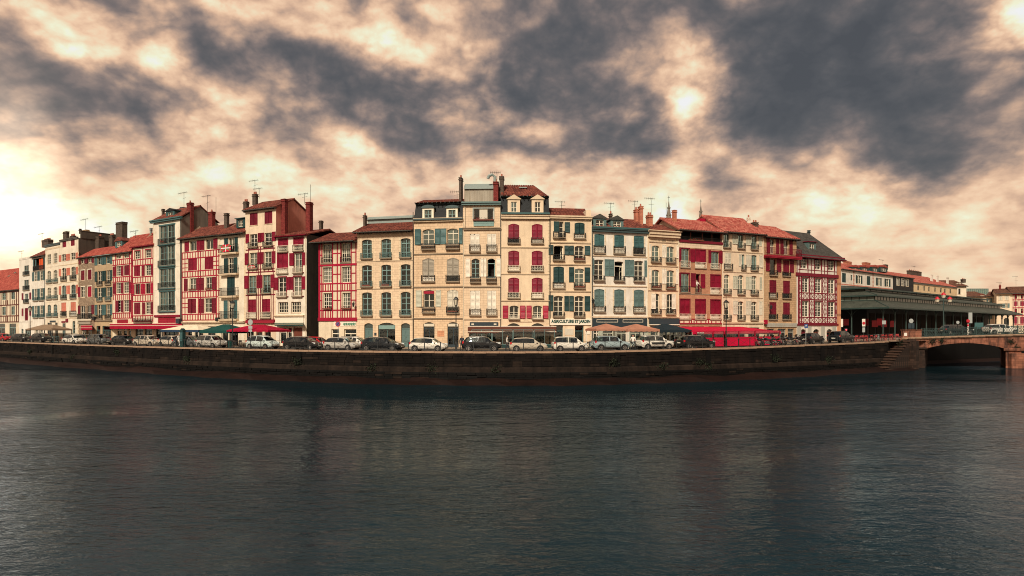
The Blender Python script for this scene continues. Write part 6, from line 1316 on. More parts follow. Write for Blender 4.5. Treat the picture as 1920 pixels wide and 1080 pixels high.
def bicycle():
    r = thing('bicycle', 'x', 'bicycle')
    for x in (-.52, .52): k = MB(); k.ring((0, 0, 0), .31, .345, -.018, .018, 20); k.disc((0, 0, 0), .03, -.04, .04, 6); [k.bar((0, 0, 0), (math.cos(i * .785) * .31, 0, math.sin(i * .785) * .31), .006) for i in range(8)]; ob('wheel', k.mesh('wheel', 'tyre'), r, (x, 0, .345))
    k = MB(); [k.tube([a, c], .018, 6) for a, c in (((-.52, 0, .345), (-.1, 0, .3)), ((-.1, 0, .3), (.36, 0, .75)), ((-.1, 0, .3), (-.22, 0, .82)), ((-.2, 0, .74), (.36, 0, .80)), ((-.52, 0, .345), (-.2, 0, .74)), ((.52, 0, .345), (.34, 0, .92)))]; k.build('frame', 'car_aqua', r)
    k = MB(); k.tube([(-.36, 0, .86), (-.22, 0, .87), (-.08, 0, .85)], [.09, .07, .025], 8); k.build('saddle', 'trim_black', r); k = MB(); k.tube([(.28, -.28, .98), (.36, 0, .96), (.28, .28, .98)], .016, 6); k.build('handlebar', 'chrome', r); k = MB(); k.ring((-.1, 0, .3), .08, .1, -.01, .01, 12); k.bar((-.1, .06, .3), (.02, .06, .18), .02); k.bar((-.1, -.06, .3), (-.22, -.06, .42), .02); k.build('crank', 'chrome', r)
    return r
bc = None
for px, kk, lab, yaw in ((1106, 1.02, 'bicycle leaning beside the white compact car', 20), (1183, 1.022, 'bicycle held by the person in a red cap', 5), (1640, 1.02, 'bicycle parked among the red chairs by the market', 25), (1647, 1.022, 'second bicycle at the rack, nearer the market corner', 15)):
    if bc is None: bc = bicycle(); o = bc
    else: o = copy_tree(bc)
    p, a = street_at(px, kk); o.location = p; o.rotation_euler = (0, 0, a + R(yaw)); o['label'] = lab; o['group'] = 'bicycles along the quay'
# ------------------------------------------------------------------ people
plain('skin', (.50, .30, .20), .6); plain('hair', (.03, .018, .012), .7); plain('cloth_dark', (.018, .022, .032), .85); plain('cloth_white', (.70, .66, .60), .85); plain('cloth_jeans', (.025, .04, .07), .85); plain('cloth_red', (.42, .012, .03), .85); plain('cloth_tan', (.30, .24, .17), .85); plain('shoe', (.02, .018, .016), .7)
def person(px, kk, label, top, legs, hat='hair', facing=90, stride=.22, H=1.72, arm='down', loc=None):
    """one continuous skinned figure, clothes by region"""
    V = {'pel': (0, 0, .95, .145), 'wai': (0, 0, 1.10, .135), 'che': (0, .01, 1.32, .165), 'nek': (0, .01, 1.47, .065), 'hd0': (0, .02, 1.545, .085), 'hd1': (0, .025, 1.635, .098), 'hd2': (0, .02, 1.70, .07)}
    for s_, sg in (('l', 1), ('r', -1)):
        f = stride * sg
        V['hip' + s_] = (.09 * sg, 0, .88, .10); V['kne' + s_] = (.10 * sg, f * .55 + .03, .50, .062); V['ank' + s_] = (.10 * sg, f, .09, .042); V['toe' + s_] = (.105 * sg, f + .17, .04, .04)
        V['sho' + s_] = (.19 * sg, 0, 1.41, .07)
        if arm == 'fwd': V['elb' + s_] = (.25 * sg, .12, 1.17, .045); V['wri' + s_] = (.22 * sg, .38, 1.08, .034); V['han' + s_] = (.21 * sg, .47, 1.07, .040)
        else: V['elb' + s_] = (.26 * sg, -f * .35, 1.14, .045); V['wri' + s_] = (.26 * sg, -f * .5 + .08, .90, .034); V['han' + s_] = (.26 * sg, -f * .5 + .11, .81, .040)
    names = list(V); E = [('pel', 'wai'), ('wai', 'che'), ('che', 'nek'), ('nek', 'hd0'), ('hd0', 'hd1'), ('hd1', 'hd2')]
    for s_ in 'lr': E += [('pel', 'hip' + s_), ('hip' + s_, 'kne' + s_), ('kne' + s_, 'ank' + s_), ('ank' + s_, 'toe' + s_), ('che', 'sho' + s_), ('sho' + s_, 'elb' + s_), ('elb' + s_, 'wri' + s_), ('wri' + s_, 'han' + s_)]
    me = bpy.data.meshes.new('figure_skeleton'); me.from_pydata([V[n][:3] for n in names], [(names.index(a), names.index(c)) for a, c in E], [])
    o = bpy.data.objects.new('figure_skeleton', me); COL.objects.link(o); o.modifiers.new('skin', 'SKIN'); sv = me.skin_vertices[0].data
    for i, n in enumerate(names): sv[i].radius = (V[n][3], V[n][3] * (.8 if n in ('che', 'wai', 'pel') else 1)); sv[i].use_root = n == 'pel'
    o.modifiers.new('sub', 'SUBSURF').levels = 2; bpy.context.view_layer.update()
    m2 = bpy.data.meshes.new_from_object(o.evaluated_get(bpy.context.evaluated_depsgraph_get())); bpy.data.objects.remove(o); bpy.data.meshes.remove(me)
    for m_ in ('skin', top, legs, hat, 'shoe'): m2.materials.append(mat(m_))
    for f in m2.polygons:
        c = f.center; f.use_smooth = True
        hand = abs(c.x) > .17 and (c.z < .86 and arm == 'down' or (arm == 'fwd' and c.y > .40))
        f.material_index = 0 if hand else 3 if (c.z > 1.655 or (c.z > 1.56 and c.y < 0)) else 0 if c.z > 1.475 else 1 if c.z > .93 or (abs(c.x) > .2 and c.z > .85) else 4 if c.z < .10 else 2
    p, a = street_at(px, kk) if loc is None else loc
    r = thing('person', label, 'person', p, a + R(facing)); b_ = ob('body', m2, r); s_ = H / 1.77; r.scale = (s_,) * 3
    k = MB(); k.tube([(0, .125, 1.60), (0, .145, 1.585)], [.012, .022], 6); k.build('nose', 'skin', r)
    for sg in (-1, 1): k = MB(); k.tube([(.036 * sg, .108, 1.635), (.036 * sg, .124, 1.635)], .012, 6); k.build('eye', 'black', r); k = MB(); k.tube([(.10 * sg, .01, 1.58), (.112 * sg, .0, 1.63)], [.015, .022], 6); k.build('ear', 'skin', r)
    k = MB(); k.box(-.03, .03, .112, .122, 1.547, 1.555); k.build('mouth', 'cloth_red', r)
    for sg in (-1, 1):                                           # fingers, slightly curled
        h0 = Vector(V['hanl' if sg > 0 else 'hanr'][:3]); dirv = Vector((0, .02, -1)) if arm == 'down' else Vector((0, .75, -.6))
        dirv.normalize(); curl = Vector((0, .5, 0)) if arm == 'down' else Vector((0, -.2, -.5))
        for i, L in enumerate((.065, .078, .072, .055)):
            b0 = h0 + dirv * .02 + Vector((0, (i - 1.5) * .017, 0)) if arm == 'down' else h0 + dirv * .02 + Vector(((i - 1.5) * .017, 0, 0)); k = MB(); k.tube([b0, b0 + dirv * L * .55, b0 + dirv * L * .9 + curl * .03], [.010, .009, .006], 6); k.build('finger', 'skin', r)
        k = MB(); k.tube([h0 + Vector((-.02 * sg, .025, 0)), h0 + Vector((-.03 * sg, .055, 0)) + dirv * .03], [.011, .008], 6); k.build('thumb', 'skin', r)
    return r
person(330.5, 1.018, 'person in dark jacket and jeans walking by dark pillar', 'cloth_dark', 'cloth_jeans', facing=-90, H=1.70); person(336.5, 1.022, 'person in loose white clothes walking by dark pillar', 'cloth_white', 'cloth_white', facing=-90, H=1.80, stride=.28)
person(866, 1.02, 'person in dark coat standing left of black crossover', 'cloth_dark', 'cloth_dark', facing=175, stride=.06); person(951, 1.022, 'person in white shirt walking behind the gold beige hatchback', 'cloth_white', 'cloth_dark', facing=-90, H=1.78); person(1187, 1.030, 'person in red cap and white top holding a bicycle', 'cloth_white', 'cloth_dark', 'cloth_red', facing=150, arm='fwd', stride=.08)
bpy.context.view_layer.update(); person(0, 1, 'person in white top leaning at an open window of the red brick house', 'cloth_white', 'cloth_tan', facing=180, arm='fwd', stride=.02, loc=(h22.root.matrix_world @ Vector((h22.u(1309), .30, h22.z(548))), h22.root.rotation_euler.z))
# ------------------------------------------------------------------ the bank beyond the bridge
LZ = 4.0
k = MB(); k.face([(52, 84, LZ - .02), (60.6, 89.4, LZ - .02), (67.5, 99, LZ), (205, 168, LZ), (320, 420, LZ), (40, 420, LZ), (104, 168, LZ), (56, 98, LZ)]); struct(k.build('market_square', 'paving'))
k = MB(); k.face([(66, 99, -.5), (205, 168, -.5), (205, 168, LZ), (66, 99, LZ)]); r = thing('far_quay_wall', 'dark quay wall seen under the bridge arch', 'wall'); k.build('wall_face', 'quay_low', r); k = MB(); k.box(0, 154, -.15, .5, LZ - .2, LZ); o = k.build('coping', 'coping', r, (66, 99, 0), math.atan2(69, 139))
k = MB(); k.face([(64, 97, -.2), (205, 164, -.2), (205, 168, .5), (66, 99, .5)]); k.build('mud_bank', 'mudbank', r)
# ------------------------------------------------------------------ bridge
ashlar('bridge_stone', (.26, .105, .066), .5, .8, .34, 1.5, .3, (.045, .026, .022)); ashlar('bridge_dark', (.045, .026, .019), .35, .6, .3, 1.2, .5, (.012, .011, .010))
BZ, BD = 89.4, 9.0
SK = BD * .72                                     # the bridge crosses the river askew
def skbox(k, x0, x1, y0, y1, z0, z1):
    b_ = len(k.v); k.box(x0, x1, y0, y1, z0, z1)
    for i in range(b_, b_ + 8): x, y, z = k.v[i]; k.v[i] = (x + (y - BZ) * .72, y, z)
def bz(y): return ZC + (HY - y) / F * BZ
def bxx(px): return (px - CX) / F * BZ
br = thing('stone_bridge', 'salmon stone arch bridge with iron lattice parapet at the right', 'bridge')
A0, A1, P1x, A2 = bxx(1734), bxx(1886), bxx(1914), bxx(2066); XE = bxx(2120)
zsp, zcr = bz(654), bz(643)
def deckz(x): return 4.42 + .5 * min(1, max(0, (x - bxx(1690)) / (bxx(1900) - bxx(1690))))
def arcz(x, a, c): t = (x - a) / (c - a) * 2 - 1; return zsp + (zcr - zsp) * (1 - t * t)
k = MB()
for a, c in ((A0, A1), (P1x, A2)):
    n = 24
    for i in range(n):
        x0, x1 = a + (c - a) * i / n, a + (c - a) * (i + 1) / n; z0, z1 = arcz(x0, a, c), arcz(x1, a, c)
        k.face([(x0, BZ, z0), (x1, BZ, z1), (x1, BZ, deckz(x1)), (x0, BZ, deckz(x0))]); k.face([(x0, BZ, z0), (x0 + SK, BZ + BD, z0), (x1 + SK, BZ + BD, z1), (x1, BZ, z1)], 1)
        k.face([(x0 + SK, BZ + BD, z0), (x0 + SK, BZ + BD, deckz(x0)), (x1 + SK, BZ + BD, deckz(x1)), (x1 + SK, BZ + BD, z1)])
for a, c in ((bxx(1688), A0), (A1, P1x), (A2, XE)): 
    k.face([(a, BZ, 2.2), (c, BZ, 2.2), (c, BZ, deckz(c)), (a, BZ, deckz(a))])
k.build('spandrel', ['bridge_stone', 'bridge_dark'], br)
k = MB(); x0, x1 = bxx(1680), XE; k.face([(x0, BZ, deckz(x0) - .01), (x1, BZ, deckz(x1) - .01), (x1 + SK, BZ + BD, deckz(x1) - .01), (x0 + SK, BZ + BD, deckz(x0) - .01)]); k.build('deck', 'asphalt', br)
k = MB(); skbox(k, A1 - .05, P1x + .05, BZ - .45, BZ + BD + .4, -1.5, bz(657)); k.prism([(A1 - .05, -1.5), (P1x + .05, -1.5), (P1x + .05, bz(662)), (A1 - .05, bz(662))], BZ - 1.1, BZ - .45); k.build('pier', 'bridge_stone', br)
k = MB(); skbox(k, A1 - .35, P1x + .35, BZ - .75, BZ + BD, bz(657), bz(652.5)); k.build('pier_capital', 'bridge_stone', br)
k = MB(); skbox(k, bxx(1688), A0, BZ - .06, BZ + BD, -1.5, 2.9); k.box(bxx(1700), bxx(1712), BZ - .5, BZ, -1.5, 4.3); k.box(bxx(1704), A0 + .1, BZ - .25, BZ, 2.75, 3.0); k.build('abutment', 'bridge_dark', br)
for a, c in ((A0, A1), (P1x, A2)):                            # each stone of the arch ring
    n = 22
    for i in range(n):
        x0, x1 = a + (c - a) * i / n + .012, a + (c - a) * (i + 1) / n - .012; z0, z1 = arcz(x0, a, c), arcz(x1, a, c); hgt = .52; m_ = (a + c) / 2; s0, s1 = (x0 - m_) * .03, (x1 - m_) * .03; f = random.uniform(.04, .07)
        k = MB(); k.prism([(x0, z0 - .01), (x1, z1 - .01), (x1 + s1, z1 + hgt), (x0 + s0, z0 + hgt)], BZ - f, BZ + .05); k.build('voussoir', 'bridge_stone', br)
x = bxx(1690)
while x < XE:                                                    # cornice blocks
    k = MB(); L = random.uniform(.8, 1.2); k.box(0, L - .02, -.28, .15, -.16, .04); k.box(0, L - .02, -.16, .15, -.28, -.16); k.build('cornice_stone', 'coping', br, (x, BZ, deckz(x) + random.uniform(-.01, .01))); x += L
k = MB(); a, c = bxx(1692), bxx(1727); k.box(a, c, BZ - .12, BZ + .3, deckz(a) - .1, bz(619.5)); k.box(a - .06, c + .06, BZ - .2, BZ + .36, bz(619.5), bz(618)); k.build('stone_parapet', 'bridge_stone', br); k = MB(); k.box(bxx(1694), bxx(1699.5), BZ - .16, BZ - .12, bz(630), bz(624)); k.build('sign_plate', 'sign_white', br)
def lattice():
    k = MB(); h = 1.15; k.bar((0, 0, h), (2, 0, h), .07); k.bar((0, 0, .06), (2, 0, .06), .07); k.bar((0, 0, 0), (0, 0, h + .1), .09); k.bar((0, 0, h * .8), (2, 0, h * .8), .04); k.bar((0, 0, h * .25), (2, 0, h * .25), .04)
    for i in range(8): x = .25 * i; k.bar((x, 0, h * .25), (x + .25, 0, h * .8), .03); k.bar((x + .25, 0, h * .25), (x, 0, h * .8), .03); k.bar((x + .12, 0, .06), (x + .12, 0, h * .25), .03); k.bar((x + .12, 0, h * .8), (x + .12, 0, h), .03)
    return k.mesh('lattice_panel', 'lattice_iron')
paint('lattice_iron', (.030, .055, .052), .5, .2, .4); lm_ = lattice(); x = bxx(1727.5)
while x < XE - 2:
    for zf in (BZ + .05, BZ + BD - .1): ob('lattice_panel', lm_, br, (x + (zf - BZ) * .72, zf, deckz(x) + .04))
    x += 2
tuft(1706, 3.4, 260, .45, None, 41, -.35).name = 'ivy_clump'; o = bpy.data.objects['ivy_clump']; o.parent = br; o.location = (bxx(1705), BZ - .3, 3.6); o.rotation_euler = (0, 0, 0)
for i, (px, y) in enumerate(((1746, 640), (1764, 637.5), (1904, 652), (1895, 640))): o = tuft(1500, 0, 150, .28, br, 60 + i); o.location = (bxx(px), BZ - .15, bz(y)); o.rotation_euler = (0, 0, 0)
# steps down to the water
nb('step_stone', (.10, .052, .034), (.035, .022, .016), 1.2); st_ = thing('quay_steps', 'worn stone steps climbing the quay wall beside the bridge', 'steps')
n = 11
for i in range(n):
    x0, x1 = 1640 + 43 * i / n, 1640 + 43 * (i + 1) / n; a = quay_frame(x0, 0)[0]; c = quay_frame(x1, 0)[0]; d = c - a; z = .25 + (lipz(1680) - .3) * (i + 1) / n
    k = MB(); k.box(-.09, d.length + .02, -1.62, -.1, z - .12, z); o = k.build('step', 'step_stone', st_, (a.x, a.y, 0), math.atan2(d.y, d.x)); k = MB(); k.box(.0, d.length, -1.5, -.1, -1, z - .12); k.build('step_base', 'bridge_dark', o)  # dark stained bases; their tone also paints the shade lines between steps
p, a = quay_frame(1690, -.9); k = MB(); k.box(-.9, .9, -1.0, .9, -1, lipz(1690) - .05); k.build('landing', 'bridge_dark', st_, (p.x, p.y, 0), a)
for i in range(3): o = tuft(1676 + 4 * i, 3.6 - .9 * i, 240, .5, st_, 80 + i, -.9)
for px, y, lab, s_ in ((1642.5, 688, 'small red mooring buoy at the foot of the quay steps', .16), (1691.5, 689, 'larger red buoy floating before the bridge abutment', .28)):
    Z = ZC * F / (y - HY + 1.5); r = thing('buoy', lab, 'buoy', ((px - CX) / F * Z, Z, 0)); k = MB(); k.tube([(0, 0, -.1), (0, 0, 0), (0, 0, s_ * .6), (0, 0, s_ * 1.2), (0, 0, s_ * 1.5)], [s_ * .4, s_ * .85, s_, s_ * .7, .02], 12); k.smooth = True; k.build('float', 'sign_red', r); k = MB(); k.ring((0, 0, s_ * 1.6), s_ * .12, s_ * .22, -.015, .015, 10); k.build('ring', 'iron', r)
# ------------------------------------------------------------------ market hall
paint('hall_iron', (.026, .050, .044), .5, .15, .4); ANG = math.atan2(.626, .78); hall = thing('market_hall', 'large dark green iron market hall with tiered slate roofs', 'market hall', (64.2, 106, LZ), ANG)
HL, HW = 85.0, 30.0
paint('pale_pane', (.20, .235, .20), .3, .35, .5)  # opaque pale colour that makes the clerestory panes stand out
def tier(e0, z0, e1, z1, name, over=1.2):
    k = MB(); o0 = [(e0 - over, e0 - over), (HL - e0 + over, e0 - over), (HL - e0 + over, HW - e0 + over), (e0 - over, HW - e0 + over)]; i0 = [(e1, e1), (HL - e1, e1), (HL - e1, HW - e1), (e1, HW - e1)]
    for i in range(4): j = (i + 1) % 4; k.face([(*o0[i], z0), (*o0[j], z0), (*i0[j], z1), (*i0[i], z1)])
    o = ob(name, k.mesh(name, 'slate_green'), hall); k = MB()
    for i in range(4): j = (i + 1) % 4; k.bar((*o0[i], z0 - .1), (*o0[j], z0 - .1), .16, .26); k.tube([(*o0[i], z0), (*i0[i], z1 + .03)], .09, 6)
    k.build('eaves_gutter', 'hall_iron', o)
tier(0, 5.38, 2.2, 6.75, 'lower_roof', 1.3); tier(2.2, 7.72, 5.0, 8.66, 'middle_roof', .45); tier(5.0, 9.25, 14.9, 10.6, 'upper_roof', .8)
def clear(e, z0, z1, name, step=1.3):
    k = MB()
    for a, c in (((e, e), (HL - e, e)), ((e, HW - e), (e, e))): k.bar((*a, z0 + .06), (*c, z0 + .06), .12, .12); k.bar((*a, z1 - .06), (*c, z1 - .06), .12, .12)
    k.build(name, 'hall_iron', hall); pm = MB(); pm.face([(.06, 0, z0 + .12), (step - .06, 0, z0 + .12), (step - .06, 0, z1 - .12), (.06, 0, z1 - .12)]); me = pm.mesh('clerestory_pane', 'pale_pane'); bm_ = MB(); bm_.box(-.05, .05, -.05, .05, z0, z1); mb_ = bm_.mesh('mullion', 'hall_iron')
    for i in range(int((HL - 2 * e) / step)): ob('clerestory_pane', me, hall, (e + i * step, e, 0)); ob('mullion', mb_, hall, (e + i * step, e, 0))
    for i in range(int((HW - 2 * e) / step)): ob('clerestory_pane', me, hall, (e, e + i * step, 0), math.pi / 2); ob('mullion', mb_, hall, (e, e + i * step, 0))
    k = MB(); k.box(e + .7, HL - e - .7, e + .7, HW - e - .7, z0, z1); k.build('loft', 'room_mid', hall)
clear(2.2, 6.75, 7.72, 'clerestory_frame'); clear(5.0, 8.66, 9.25, 'upper_clerestory_frame', 2.6)
def column():
    k = MB(); k.tube([(0, 0, 0), (0, 0, .5), (0, 0, .55), (0, 0, 4.0), (0, 0, 4.1), (0, 0, 5.2)], [.2, .2, .13, .11, .17, .11], 8)
    for sg in (-1, 1):
        pts = [(sg * 1.9 * (1 - math.cos(i * math.pi / 12)), 0, 3.4 + 1.85 * math.sin(i * math.pi / 12)) for i in range(7)]; k.tube(pts, .055, 6); pts = [(0, -.9 * (1 - math.cos(i * math.pi / 12)), 4.0 + 1.2 * math.sin(i * math.pi / 12)) for i in range(7)]; 
        if sg > 0: k.tube(pts, .05, 6)
    return k.mesh('column', 'hall_iron')
cm2 = column()
for i in range(17): ob('column', cm2, hall, (.1 + i * 5.25, .1, 0))
for i in range(1, 6): ob('column', cm2, hall, (.1, i * 5.25, 0), -math.pi / 2)
k = MB(); k.box(0, HL, .02, .2, 5.15, 5.36); k.box(.02, .2, 0, HW, 5.15, 5.36); k.build('wall_plate', 'hall_iron', hall)
k = MB(); k.box(6, HL - 2, 5, HW - 2, 0, 6.5); k.build('inner_wall', 'black', hall)  # black paint stands for the darkness inside the hall
for i in range(22): 
    k = cached('hallpane', lambda: (lambda m_: (m_.box(0, 2.6, -.05, 0, .4, 4.6), m_.mesh('inner_window', 'room'))[1])(MB())); ob('inner_window', k, hall, (7 + i * 3.3, 4.97, 0))
k = MB(); k.box(-1, HL, -1, HW, -.02, .06); k.build('floor', 'asphalt', hall)
k = MB(); k.box(0, .06, 0, 1.2, 2.3, 3.5); bnm = k.mesh('red_banner', 'sign_red')
for i in range(9): ob('red_banner', bnm, hall, (3.2 + (i % 2) * .8, -.2 + i * 1.9 if i > 4 else 1.0 + i * 3.0, 0), -ANG if i % 2 else .6)
for i in range(3): ob('red_banner', bnm, hall, (4 + i * 4.2, 3.4, -.3), -ANG - 1.4)
# ------------------------------------------------------------------ houses behind the market
h = House('long white building with teal shutters and four dormers behind the market hall', 1576, 1674, 134, 152, base=LZ); m = 'teal_dark'
h.closed(517.5, 534, '1579-1586 1625.5-1632', m, sill=None); h.win(519, 529, '1595-1598.5', 'teal_dark', grid=(1, 1), sill=None); h.win(518, 533, '1607-1614 1645-1650.5 1661-1666.5', 'cream_frame', arch=1.5, grid=(2, 3)); h.shut(518, 533, '1604.5-1607 1614-1616.5 1642.5-1645 1650.5-1652.5 1658.5-1661 1666.5-1669', m)
h.win(540, 553, '1579-1586', 'cream_frame', arch=1.5); h.shut(540, 553, '1576.4-1579 1586-1589', m); h.win(541, 549, '1595-1598.5', m, grid=(1, 1)); h.wall(511, 'white_wall'); h.body(511, 12, 'white_wall', 496); h.band(536.5, 538.5, 'pink_wall', .04)
for x in (1601, 1637): h.quoins([x], 512, 560, 'brick_pink', 2)
h.roof(510.5, 495, 12, 'tile_pink', .6, 0, .2)
for a, c in ((1598, 1611), (1614, 1629), (1635, 1647), (1650, 1664)): h.dormer(a, c, 501, 510, 'teal_dark', 'white_shutter', 'gable', 'tile_red', .8, 2.0, yt=497)
h.chim(1581, 1597, 490, 504, 5, 'brick_pink', 1.4, 0); h.chim(1616, 1632, 492, 504, 5, 'brick_pink', 1.2, 0); h.chim(1656, 1665, 496, 505, 5, 'brick_dark', 1.2, 0); h.aerial(1654, 487, 500, 6, 1)
h = House('slate clad house with three tall white windows behind the market hall', 1674, 1713, 152, 160, base=LZ); h.win(523, 536, '1681-1686 1690-1695 1698.5-1703.5', 'white_shutter', grid=(2, 2), sur='white_shutter', cur=.7); h.wall(520, 'slate'); h.body(520, 10, 'slate', 510); h.roof(519.5, 511, 10, 'tile_pink', .4, .1, .1)
h = House('yellow building with long red roof and white chimneys beyond the market hall', 1712, 1794, 168, 190, base=LZ); h.win(539, 547, '1720-1723.5 1731.5-1734.5 1740.5-1743.5 1752-1755 1763-1766 1770.5-1773.5 1780.5-1783.5', 'iron', grid=(1, 1), cur=0); h.wall(534.5, 'yellow_wall'); h.body(534.5, 16, 'grey_wall', 514); h.band(534, 536.5, 'zinc', .4); h.roof(534, 515, 16, 'tile_pink', .5, .5, .2); h.chim(1744, 1749.5, 515, 532, 3, 'white_wall', .9, 0); h.chim(1755, 1760, 517, 533, 3, 'white_wall', .9, 0); h.chim(1774, 1779, 520, 535, 3, 'white_wall', .9, 0); h.chim(1700, 1728, 508, 518, 9, 'brick_dark', 1, 6); h.aerial(1714, 499, 510, 9, 1)
h = House('small white house with brown roof and one dormer right of the long red roof', 1786, 1812, 205, 205, base=LZ); h.win(541, 552, '1792-1795 1797-1801', 'iron', grid=(1, 1)); h.wall(537, 'cream_pale'); h.body(537, 12, 'white_wall', 526); h.roof(536.5, 526, 12, 'tile_brown', .5, 3, .3); h.dormer(1794, 1801, 530, 535, 'cream_frame', 'cream_frame', 'flat', 'tile_brown', 1.5, 2); h.chim(1801, 1811, 523.5, 530, 4, 'brick_dark', 1, 2)
h = House('low house with dark red roof, white dormer and green glass attic', 1810, 1852, 212, 212, base=LZ); h.win(565, 575, '1815-1820 1828-1833 1840-1845', 'cream_frame'); h.wall(556, 'cream'); h.body(556, 12, 'cream', 547); h.roof(556, 547, 12, 'tile_brown', .5, .2, .2); h.dormer(1838, 1846, 553, 560, 'cream_frame', 'cream_frame', 'gable', 'tile_dark', .5, 2)
k = MB(); u0, z0, Z = h.at(1812, 547, 9); u1 = h.at(1853, 547, 9)[0]; z1 = h.at(1830, 541, 9)[1]; k.box(u0, u1, 9, 14, z0 - 1, z1); k.build('glass_attic', 'glass_sky', h.root); k = MB()
for i in range(12): x = u0 + (u1 - u0) * i / 11; k.box(x - .06, x + .06, 8.93, 9, z0 - 1, z1)
k.build('attic_mullions', 'teal_grey', h.root)
h = House('cream house with blue-grey shutters left of the beige house at the right', 1849, 1868.5, 196, 194, base=LZ)
for a, c in ((559, 567), (572, 580), (588, 598)): h.win(a, c, '1853-1857 1861-1865', 'cream_frame', grid=(2, 2)); h.shut(a, c, '1850-1852.8 1857.2-1860.6 1865.2-1868', 'teal_grey')
h.wall(555, 'cream'); h.body(555, 10, 'cream', 548); h.roof(555, 547.5, 10, 'tile_brown', .6, .2, .2)
h = House('beige house with closed beige shutters above blue ones at the right', 1868.5, 1899, 190, 188, base=LZ); h.closed(553.5, 563, '1872.5-1879.5 1884-1891', 'pale_shutter'); h.win(569, 577, '1875-1879 1885-1888.5', 'cream_frame', grid=(2, 2)); h.shut(569, 577, '1870.5-1874.6 1879.4-1881.6 1882-1884.8 1889-1893', 'teal_grey'); h.door(596, '1882-1892', 'slate_blue', 3); h.wall(550, 'cream'); h.body(550, 10, 'cream', 542); h.roof(550, 542, 10, 'tile_brown', .7, .3, .2); h.chim(1873, 1877, 535, 546, 4, 'brick_chimney', .8, 1); h.aerial(1875, 529, 536, 4)
h = House('crimson half-timbered house at the right edge', 1898.5, 1935, 188, 186, base=LZ)
for a, c in ((553, 560), (565, 574), (579, 587), (594, 605)): h.win(a, c, '1902-1907 1914-1919 1926-1931', 'crimson', grid=(2, 2), sill=None)
for a, c in ((565, 574), (594, 607)): h.closed(a, c, '1901-1908 1913-1920', 'crimson', sill=None)
h.wall(550, 'infill'); h.body(550, 10, 'infill', 538); h.hb('crimson_beam', [552, 562, 577, 591, 609], th=1.6); h.vb('crimson_beam', [1899.5, 1904.5, 1910.5, 1916.5, 1922, 1928, 1934], 551, 609, 1.0); h.roof(550, 538, 10, 'tile_brown', .8, .4, .4); h.aerial(1905, 518, 540, 5)
h = House('pale house just outside the right edge of the crimson timbered one', 1936, 1985, 186, 180, base=LZ); h.win(560, 572, '1945-1952 1965-1972', 'cream_frame'); h.wall(548, 'cream'); h.body(548, 10, 'cream', 538); h.roof(548, 538, 10, 'tile_brown', .8, .2, .2)
# ------------------------------------------------------------------ cathedral spires far behind
cath = thing('cathedral', 'distant cathedral with two slender stone spires above the roofs', 'cathedral', ((1284 - CX) / F * 270, 270, LZ))
for px, y in ((1254, 373), (1314, 380)):
    Z = 270; x = (px - 1284) / F * Z; zt = ZC + (HY - y) / F * Z - LZ; k = MB(); k.tube([(x, 0, 0), (x, 0, zt - 26), (x, 0, zt - 24), (x, 0, zt - 1)], [4.4, 4.2, 3.1, .12], 8); o = k.build('spire', 'spire_stone' if 0 else 'grey_wall', cath)
    k = MB(); k.bar((x, 0, zt - 1), (x, 0, zt + 1.4), .16); k.bar((x - .5, 0, zt + .7), (x + .5, 0, zt + .7), .14); k.build('cross', 'iron', o); k = MB()
    for j in range(1, 7):
        zz = zt - 1 - j * 3.2; rad = .12 + 3.0 * (zt - 1 - zz) / 23
        for i in range(8): th = i * math.pi / 4; k.box(x + math.cos(th) * rad - .18, x + math.cos(th) * rad + .18, math.sin(th) * rad - .18, math.sin(th) * rad + .18, zz, zz + .5)
    k.build('crockets', 'grey_wall', o)
k = MB(); k.box(-9, 9, 1, 40, 0, 26); k.build('nave', 'grey_wall', cath)
# ------------------------------------------------------------------ bridge and market furniture
def on_deck(px, Z, z=None): x = (px - CX) / F * Z; return Vector((x, Z, (deckz(x) if z is None else z)))
p = on_deck(1769, BZ + .6); r = thing('triple_street_lamp', 'tall triple lantern with red globes on the bridge', 'lamp', p); zt = lambda y: ZC + (HY - y) / F * p.y - p.z
k = MB(); k.tube([(0, 0, 0), (0, 0, .4), (0, 0, .45), (0, 0, 1.4), (0, 0, zt(560))], [.2, .2, .11, .09, .05], 10); k.build('post', 'lattice_iron', r); k = MB()
for sg in (-1, 1): k.tube([(0, 0, zt(570)), (sg * .5, 0, zt(572)), (sg * .92, 0, zt(569))], .035, 6)
k.build('arms', 'lattice_iron', r)
for x, y in ((-.92, 567.5), (.92, 567.5), (0, 559.5)): k = MB(); z = zt(y); k.tube([(x, 0, z), (x, 0, z + .1), (x, 0, z + .48), (x, 0, z + .5)], [.08, .22, .30, .3], 8); o = k.build('globe', 'lamp_glass', r); k = MB(); k.tube([(x, 0, z + .5), (x, 0, z + .75), (x, 0, z + .9)], [.36, .2, .03], 8); k.build('globe_cap', 'sign_red', o)
def board(px, y0, y1, wpx, Z, m, label, ybot=None, name='sign_board', round_=False, cat='sign'):
    p = on_deck(px, Z, LZ if Z > 100 or px < 1690 else None); r = thing(name, label, cat, p); z0 = ZC + (HY - y1) / F * Z - p.z; z1 = ZC + (HY - y0) / F * Z - p.z; w = wpx / F * Z; k = MB()
    if round_: k.disc((0, -.05, (z0 + z1) / 2), (z1 - z0) / 2, -.015, .015, 16)
    else: k.box(-w / 2, w / 2, -.07, -.03, z0, z1)
    k.build('board', m, r); k = MB(); k.bar((0, 0, 0), (0, 0, (z0 + z1) / 2), .07); k.build('post', 'iron', r); return r
